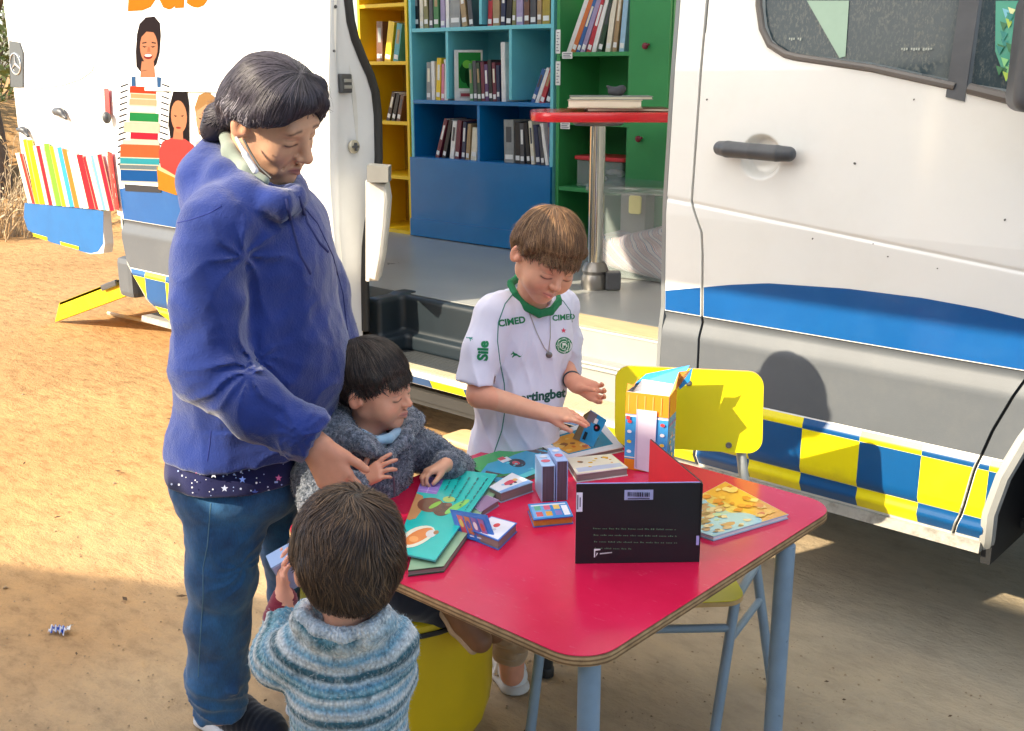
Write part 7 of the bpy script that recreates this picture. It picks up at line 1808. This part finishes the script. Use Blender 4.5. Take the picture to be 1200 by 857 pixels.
# ------------------------------------------------------------------ small boy in the grey fleece, seated on the pouf
def seated():
    a = lambda x, y, F: npv(atF(x, y, F))
    fw, rt = dirv(.80, -.60), dirv(-.60, -.80); R = np.stack([npv(fw), npv(rt), npv(Zu)], 1)
    hd = Head(atF(438, 453, 2.27), hbasis(20, 5, 4), .90, True)
    B = Solid(); hd.build(B)
    B.cone(hd.w(0, -.012, -.05), a(430, 520, 2.27), .034, .042, .02)
    B.ell(a(422, 570, 2.29), (.07, .09, .10), .03, R); B.ell(a(422, 640, 2.28), (.08, .10, .09), .03, R)
    w1 = atF(421, 566, 2.13)
    B.chain([a(388, 528, 2.21), a(376, 572, 2.15), npv(w1)], [.026, .026, .019], .014)
    hand(B, w1, dirv(.72, -.05, .48), dirv(.35, .75, -.50), .56, [.25, .35, .55, .7], 1, thumb=(.5, .8, .2), thumbcurl=.2, wr=.027, spread=2.4)
    w2 = atF(523, 545, 2.29)
    B.chain([a(466, 520, 2.37), a(500, 534, 2.41), a(532, 552, 2.40), npv(w2)], [.024, .024, .024, .019], .014)
    hand(B, w2, dirv(-.75, -.55, -.10), dirv(-.05, -.35, -1.0), .56, [.85, .9, .95, .9], 1, thumb=(.7, .3, .5), thumbcurl=.4, wr=.029)
    B.chain([a(410, 650, 2.22), a(480, 680, 2.12), a(520, 712, 2.13)], [.055, .048, .032], .02); B.chain([a(440, 640, 2.33), a(510, 665, 2.30), a(540, 700, 2.26)], [.055, .045, .030], .02)
    base = hexc('d79e80')
    body = B.build('person', .0028, skinmat('seated_boy_skin'), disp=lambda P: .0006 * vnoise(P, 40, 4), color=lambda P: hd.color(P, base, lips=(.52, .20, .17), brow=(.10, .06, .045)), post=refine(hd))
    person(body, 'small dark-haired boy in a grey fleece jacket seated on the yellow pouf at the table')
    H = Solid(); k = hd.s; E = lambda c, r, kk=.02, sub=False: H.ell(hd.w(*c), np.array(r) * k, kk, R=hd.M, sub=sub)
    E((0, -.012, .034), (.080, .0945, .087)); ragged(H, hd, (0, .02, .032), (0, .26, -.96), .008)
    E((0, -.046, .004), (.070, .054, .052))
    for q in (1, -1): H.chain([hd.w(q * .068, .036, .045), hd.w(q * .073, .022, .014)], [.012, .006], .012)
    hair = H.build('hair', .003, HAIRM, body, disp=lambda P: .0012 * vnoise(P, 80, 2, 2), color=lambda P: cols_of(P, (hexc('17120f'), hexc('2a211c')), 3))
    cl = [hexc(h) for h in ('1e1814', '2e2520', '3a2e27', '15110f', '463a33')]
    strands('hair_strands', hair, Vector(hd.w(.0, -.06, .125)), 9500, .074, .0014, hair, cl, down=.14, skin=(body, hd), lim=(.030, .008, -.050), seed=6, jitter=.18, lift=(.0008, .0065), free=.5)
    strands('flyaway_hair', hair, Vector(hd.w(.0, -.06, .125)), 420, .050, .0007, hair, cl, down=.1, seed=77, jitter=.55, lift=(.001, .013), free=.4, skin=(body, hd), lim=(.030, .008, -.050))
    J = Solid()
    J.ell(a(422, 552, 2.29), (.105, .130, .115), .03, R); J.ell(a(420, 620, 2.28), (.110, .128, .10), .04, R)
    J.cone(a(388, 518, 2.21), a(470, 512, 2.36), .048, .046, .03)
    J.chain([a(386, 524, 2.20), a(372, 560, 2.16), a(380, 588, 2.12), a(414, 572, 2.12)], [.050, .052, .048, .034], .02)
    J.chain([a(468, 516, 2.36), a(500, 530, 2.40), a(534, 552, 2.395), a(524, 546, 2.31)], [.048, .046, .040, .034], .02)
    ring = [a(392, 496, 2.24), a(408, 512, 2.18), a(432, 524, 2.16), a(452, 534, 2.17)]; J.chain(ring, [.028, .026, .020, .012], .012)
    J.chain([a(454, 536, 2.18), a(474, 514, 2.25), a(484, 494, 2.34), a(470, 484, 2.42), a(432, 482, 2.42), a(398, 484, 2.33), a(392, 496, 2.24)], [.012, .018, .022, .026, .028, .030, .028], .012)
    J.ell(a(452, 512, 2.15), (.032, .03, .042), .008, sub=True); J.cone(hd.w(0, 0, -.04), a(438, 512, 2.26), .044, .048, .008, True)
    fm, n, l, b = newmat('grey_fleece'); n1 = noise_node(n, l, 110, 4, .75); n2 = noise_node(n, l, 16, 3)
    c = ramp(n, l, n1.outputs[0], [(.34, hexc('2c343f')), (.5, hexc('535c68')), (.66, hexc('8a8f99'))]); c2 = ramp(n, l, n2.outputs[0], [(.3, (.75, .8, .9)), (.7, (1.15, 1.1, 1.15))])
    l.new(mixc(n, l, c.outputs[0], c2.outputs[0], .8, 'MULTIPLY'), b.inputs['Base Color']); b.inputs['Roughness'].default_value = 1; b.inputs['Sheen Weight'].default_value = .6
    bp = n.new('ShaderNodeBump'); bp.inputs['Strength'].default_value = .8; bp.inputs['Distance'].default_value = .004; l.new(n1.outputs[0], bp.inputs['Height']); l.new(bp.outputs[0], b.inputs['Normal'])
    jk = J.build('fleece_jacket', .0034, fm, body, disp=lambda P: .0024 * vnoise(P, 120, 3, 2) + folds(P, .005, 14, 3))
    cl = [hexc(h) for h in ('3a434f', '5d6672', '8d929c', '4a525e', '747b86')]
    strands('fleece_pile', jk, (0, 0, 3), 16000, .0075, .0016, jk, cl, down=.2, seed=9, steps=2, jitter=1.6, lift=(.0005, .0055), mat=pbr('pile', (1, 1, 1), .95, attr=True, var=.1))
    bj = bvh_of(jk)
    px_line('zip', bj, [(459, 538), (461, 552), (462, 568), (462, 585)], .0020, pbr('zip_metal', hexc('8d9299'), .35, metal=.7), jk, .001)
    S = Solid(); S.ell(a(443, 528, 2.26), (.038, .04, .045), .01); S.chain([a(424, 508, 2.21), a(440, 517, 2.185), a(456, 514, 2.20), a(466, 506, 2.25)], [.010] * 4, .006); S.build('pale_blue_shirt', .003, cloth('pale_blue_knit', '8fb0c8', var=.1), body)
    Q = Solid(); Q.ell(a(422, 652, 2.28), (.10, .125, .075), .03, R); Q.chain([a(408, 655, 2.20), a(478, 688, 2.10), a(516, 712, 2.12)], [.066, .060, .045], .03); Q.chain([a(440, 645, 2.34), a(510, 668, 2.30), a(536, 696, 2.26)], [.062, .055, .042], .03)
    Q.build('trousers', .004, cloth('navy_trousers', '1c2233', var=.15), body, disp=lambda P: folds(P, .003, 18, 4))
    def sandal(c, d):
        d = Vector(d).normalized(); c = Vector(c); S = Solid(); S.chain([npv(c), npv(c + d * .05), npv(c + d * .10)], [.027, .029, .026], .01); o = S.build('shoe', .003, pbr('brown_leather', hexc('7a5238'), .5, var=.2), body)
        S = Solid(); dn = d.cross(dirv(.1, 1, 0)).normalized(); dn = dn if dn.z < 0 else -dn; S.chain([npv(c + dn * .024), npv(c + d * .05 + dn * .026), npv(c + d * .105 + dn * .024)], [.013, .015, .012], .01); S.build('sole', .003, pbr('tan_sole', hexc('b39a84'), .6), o)
    sandal(atF(528, 706, 2.08), dirv(.55, -.25, -.65)); sandal(atF(548, 700, 2.28), dirv(.55, -.25, -.65))
seated()

# ------------------------------------------------------------------ toddler seen from behind in the knitted jumper
def toddler():
    a = lambda x, y, F: npv(atF(x, y, F))
    fw, rt = dirv(.10, .99), dirv(.99, -.10); R = np.stack([npv(fw), npv(rt), npv(Zu)], 1)
    hd = Head(atF(408, 660, 1.50), hbasis(-106, 20, 4), .93, True)
    B = Solid(); hd.build(B)
    B.cone(hd.w(0, -.018, -.045), a(404, 770, 1.48), .035, .035, .01)
    B.ell(a(408, 830, 1.49), (.06, .075, .07), .02, R); B.ell(a(410, 880, 1.49), (.075, .085, .10), .03, R)
    w1 = atF(333, 702, 1.60)
    B.chain([a(350, 772, 1.50), a(325, 774, 1.53), a(330, 735, 1.58), npv(w1)], [.022, .022, .019, .0185], .014)
    hand(B, w1, dirv(-.06, .10, .95), dirv(.85, .45, -.05), .50, [.20, .35, .45, .5], 1, thumb=(.45, .55, .65), thumbcurl=.35, wr=.028, spread=1.0)
    w2 = atF(470, 770, 1.68); B.chain([a(466, 765, 1.50), a(470, 790, 1.56), npv(w2)], [.022, .022, .0185], .014); hand(B, w2, dirv(-.5, .8, .2), dirv(-.5, .2, -.7), .50, [.4] * 4, -1)
    B.chain([a(385, 960, 1.49), npv(atZ(380, 1230, 0) + Zu * .05)], [.05, .03], .02); B.chain([a(440, 960, 1.49), npv(atZ(450, 1225, 0) + Zu * .05)], [.05, .03], .02)
    body = B.build('person', .0028, skinmat('toddler_skin'), disp=lambda P: .0005 * vnoise(P, 40, 4), color=lambda P: hd.color(P, hexc('dfa78c')))
    person(body, 'toddler seen from behind in a blue and white striped knitted jumper, holding a small box')
    H = Solid(); k = hd.s; E = lambda c, r, kk=.02, sub=False: H.ell(hd.w(*c), np.array(r) * k, kk, R=hd.M, sub=sub)
    E((0, -.012, .034), (.085, .100, .089)); ragged(H, hd, (0, .02, .012), (0, .35, -.94), .006); E((0, .128, .0), (.080, .050, .040), .012, True)
    E((0, -.046, -.006), (.076, .058, .062)); E((0, -.050, -.044), (.050, .036, .030), .02)
    for q in (1, -1): H.chain([hd.w(q * .074, .032, .03), hd.w(q * .077, .024, -.004)], [.013, .007], .012)
    hair = H.build('hair', .003, HAIRM, body, disp=lambda P: .0042 * vnoise(P, 30, 2, 2), color=lambda P: cols_of(P, (hexc('231913'), hexc('3b2c22')), 3))
    cl = [hexc(h) for h in ('3d2c20', '543e2b', '2a1d15', '664c33', '463324', '33241a')]
    cr = Vector(hd.w(.012, -.060, .118))
    def flow(p, nr, r):
        q = hd.loc(npv(p)); d = (p - cr).normalized(); sw = d.cross(nr) * 1.0 * math.sin(q[0] * 42 + q[2] * 34 + 1.3 * math.sin(q[2] * 60)); return d + sw + nr.cross(d) * .45
    strands('hair_strands', hair, cr, 12000, .046, .0014, hair, cl, down=.18, skin=(body, hd), lim=(.030, .006, -.068), seed=7, jitter=.22, lift=(.0008, .0085), free=.5, flow=flow, steps=8)
    strands('flyaway_hair', hair, cr, 420, .050, .0007, hair, cl, down=.1, seed=77, jitter=.55, lift=(.001, .013), free=.4, skin=(body, hd), lim=(.030, .006, -.068))
    J = Solid()
    J.ell(a(408, 800, 1.50), (.084, .088, .085), .03, R); J.chain([a(409, 810, 1.50), a(410, 900, 1.50)], [.084, .088], .04); J.ell(a(410, 890, 1.50), (.086, .090, .12), .03, R)
    J.cone(a(354, 765, 1.49), a(456, 754, 1.49), .044, .044, .03); J.ell(a(404, 750, 1.485), (.062, .07, .026), .03, R)
    J.chain([a(350, 764, 1.49), a(328, 774, 1.51), a(323, 770, 1.54), a(330, 726, 1.585)], [.040, .038, .036, .027], .02); J.chain([a(455, 757, 1.49), a(459, 790, 1.54), a(458, 785, 1.62)], [.038, .036, .032], .02)
    J.chain([a(352, 728, 1.46), a(372, 744, 1.44), a(402, 752, 1.43), a(432, 744, 1.435), a(452, 728, 1.46), a(446, 716, 1.53), a(404, 714, 1.56), a(360, 716, 1.53), a(352, 728, 1.46)], [.013] * 9, .02)
    J.cone(a(404, 752, 1.48), hd.w(0, -.015, -.045), .036, .042, .006, True)
    yk = a(404, 745, 1.48)
    # rows of knitting: rings round the neck that turn into level bands down the body
    def band(P):
        d = P - yk; rad = np.sqrt(d[:, 0] ** 2 + d[:, 1] ** 2); down = -d[:, 2]
        return np.sqrt((rad * .62) ** 2 + np.clip(down + .03, 0, 1) ** 2)
    def knit(P):
        t = band(P); ang = np.arctan2(P[:, 1] - yk[1], P[:, 0] - yk[0])
        return .0010 * np.sin(t * 2 * PI / .0165) + .0008 * np.sin(ang * 88) + .0005 * vnoise(P, 260, 4) + folds(P, .003, 12, 3, (0, 0, 1))
    km, n, l, b = newmat('variegated_knit'); at = n.new('ShaderNodeAttribute'); at.attribute_name = 'band'
    nz = noise_node(n, l, 70, 4, .7); nb = noise_node(n, l, 240, 3, .7); nl = noise_node(n, l, 9, 2)
    v = math_n(n, l, 'ADD', math_n(n, l, 'MULTIPLY', at.outputs['Fac'], 15.15), math_n(n, l, 'MULTIPLY', nl.outputs[0], .25)); v = math_n(n, l, 'FRACT', v)
    r = ramp(n, l, v, [(0.0, hexc('6a9fb6')), (.10, hexc('c9d3da')), (.20, hexc('d6dad8')), (.27, hexc('2b6270')), (.38, hexc('1f4f5c')), (.45, hexc('b9c6ca')), (.56, hexc('5590ac')), (.66, hexc('84b3c2')), (.74, hexc('2f6f7c')), (.84, hexc('dfe1dd')), (.92, hexc('9db9c6')), (1.0, hexc('6a9fb6'))])
    sp = ramp(n, l, nz.outputs[0], [(.42, hexc('1f4a55')), (.50, (.5, .5, .5)), (.60, hexc('d9dcd8'))]); sp2 = ramp(n, l, nz.outputs[0], [(.34, (.75,) * 3), (.46, (0, 0, 0)), (.56, (0, 0, 0)), (.70, (.7,) * 3)])
    c = mixc(n, l, r.outputs[0], sp.outputs[0], math_n(n, l, 'MULTIPLY', sp2.outputs[0], .75)); fb = ramp(n, l, nb.outputs[0], [(.3, (.68,) * 3), (.6, (1.12,) * 3)])
    # stitches: columns of small v shapes around the body
    tc = n.new('ShaderNodeTexCoord'); vo = n.new('ShaderNodeTexVoronoi'); vo.inputs['Scale'].default_value = 165; mp = n.new('ShaderNodeMapping'); mp.inputs['Scale'].default_value = (1.2, 1.2, .8); l.new(tc.outputs['Object'], mp.inputs[0]); l.new(mp.outputs[0], vo.inputs['Vector'])
    vr = ramp(n, l, vo.outputs['Distance'], [(.1, (1.05,) * 3), (.75, (.62,) * 3)])
    c = mixc(n, l, c, fb.outputs[0], .8, 'MULTIPLY'); c = mixc(n, l, c, vr.outputs[0], .8, 'MULTIPLY'); l.new(c, b.inputs['Base Color']); b.inputs['Roughness'].default_value = .95; b.inputs['Sheen Weight'].default_value = .5
    bp = n.new('ShaderNodeBump'); bp.inputs['Strength'].default_value = .9; bp.inputs['Distance'].default_value = .003; bp.invert = True; l.new(vo.outputs['Distance'], bp.inputs['Height']); l.new(bp.outputs[0], b.inputs['Normal'])
    jp = J.build('knitted_jumper', .0026, km, body, disp=knit, attrs={'band': band})
    strands('wool_fuzz', jp, (0, 0, 3), 5000, .005, .0004, jp, [hexc(h) for h in ('a9c0ca', 'd9dcd8', '6f9fb4', 'c3cccb')], down=.1, seed=10, steps=2, jitter=2.0, lift=(.0005, .0060), mat=pbr('pile', (1, 1, 1), .95, attr=True, var=.1))
    S = Solid(); S.chain([a(354, 722, 1.455), a(372, 738, 1.435), a(402, 746, 1.425), a(432, 738, 1.43), a(450, 722, 1.455)], [.0095, .0105, .011, .0105, .0095], .01); S.chain([a(450, 722, 1.455), a(446, 708, 1.53), a(404, 706, 1.56), a(360, 710, 1.53), a(354, 722, 1.455)], [.0095] * 5, .01)
    S.build('neck_rib', .0026, km, jp, disp=lambda P: .0013 * np.sin(np.arctan2(P[:, 1] - yk[1], P[:, 0] - yk[0]) * 70), attrs={'band': lambda P: band(P) * .35 + .25})
    S = Solid(); S.chain([a(326, 724, 1.588), a(333, 703, 1.603)], [.0245, .0215], .01); S.build('red_cuff', .003, cloth('dark_red_knit', '7a2436', var=.2), body, disp=lambda P: .0008 * np.sin(P[:, 2] * 900))
    Q = Solid(); Q.ell(a(411, 960, 1.49), (.09, .10, .09), .03, R); Q.chain([a(388, 970, 1.49), npv(atZ(382, 1215, 0) + Zu * .07)], [.062, .045], .03); Q.chain([a(438, 970, 1.49), npv(atZ(450, 1215, 0) + Zu * .07)], [.062, .045], .03)
    Q.build('trousers', .0055, cloth('dark_trousers', '2c3442'), body)
    for px in (380, 450):
        p = atZ(px, 1235, 0); S = Solid(); S.chain([npv(p + Zu * .03), npv(p + fw_(fw) * .09 + Zu * .028)], [.033, .033], .01); S.plane(npv(p + Zu * .002), npv(-Zu), .003); S.build('shoe', .0045, pbr('small_shoe', hexc('4a4a52'), .6), body)
    # the little box in the hand
    c = atF(341, 664, 1.635); e = empty('small_box', c, 0, 'small pale blue box held up in the toddler\'s left hand', 'box')
    Rm = Matrix.Rotation(math.atan2(U.y, U.x) + .5, 3, 'Z') @ Matrix.Rotation(.35, 3, 'X') @ Matrix.Rotation(-.45, 3, 'Y')
    MB().box((0, 0, 0), (.026, .015, .036), M=Rm, bev=.0015).build('carton', pbr('pale_blue_card', hexc('8fa8d0'), .5, var=.08), e); MB().box(Rm @ Vector((0, -.0154, 0)), (.0240, .0005, .034), M=Rm).build('side_print', pbr('lavender_card', hexc('a9b2dc'), .45), e)
def fw_(v): return Vector(v)
toddler()
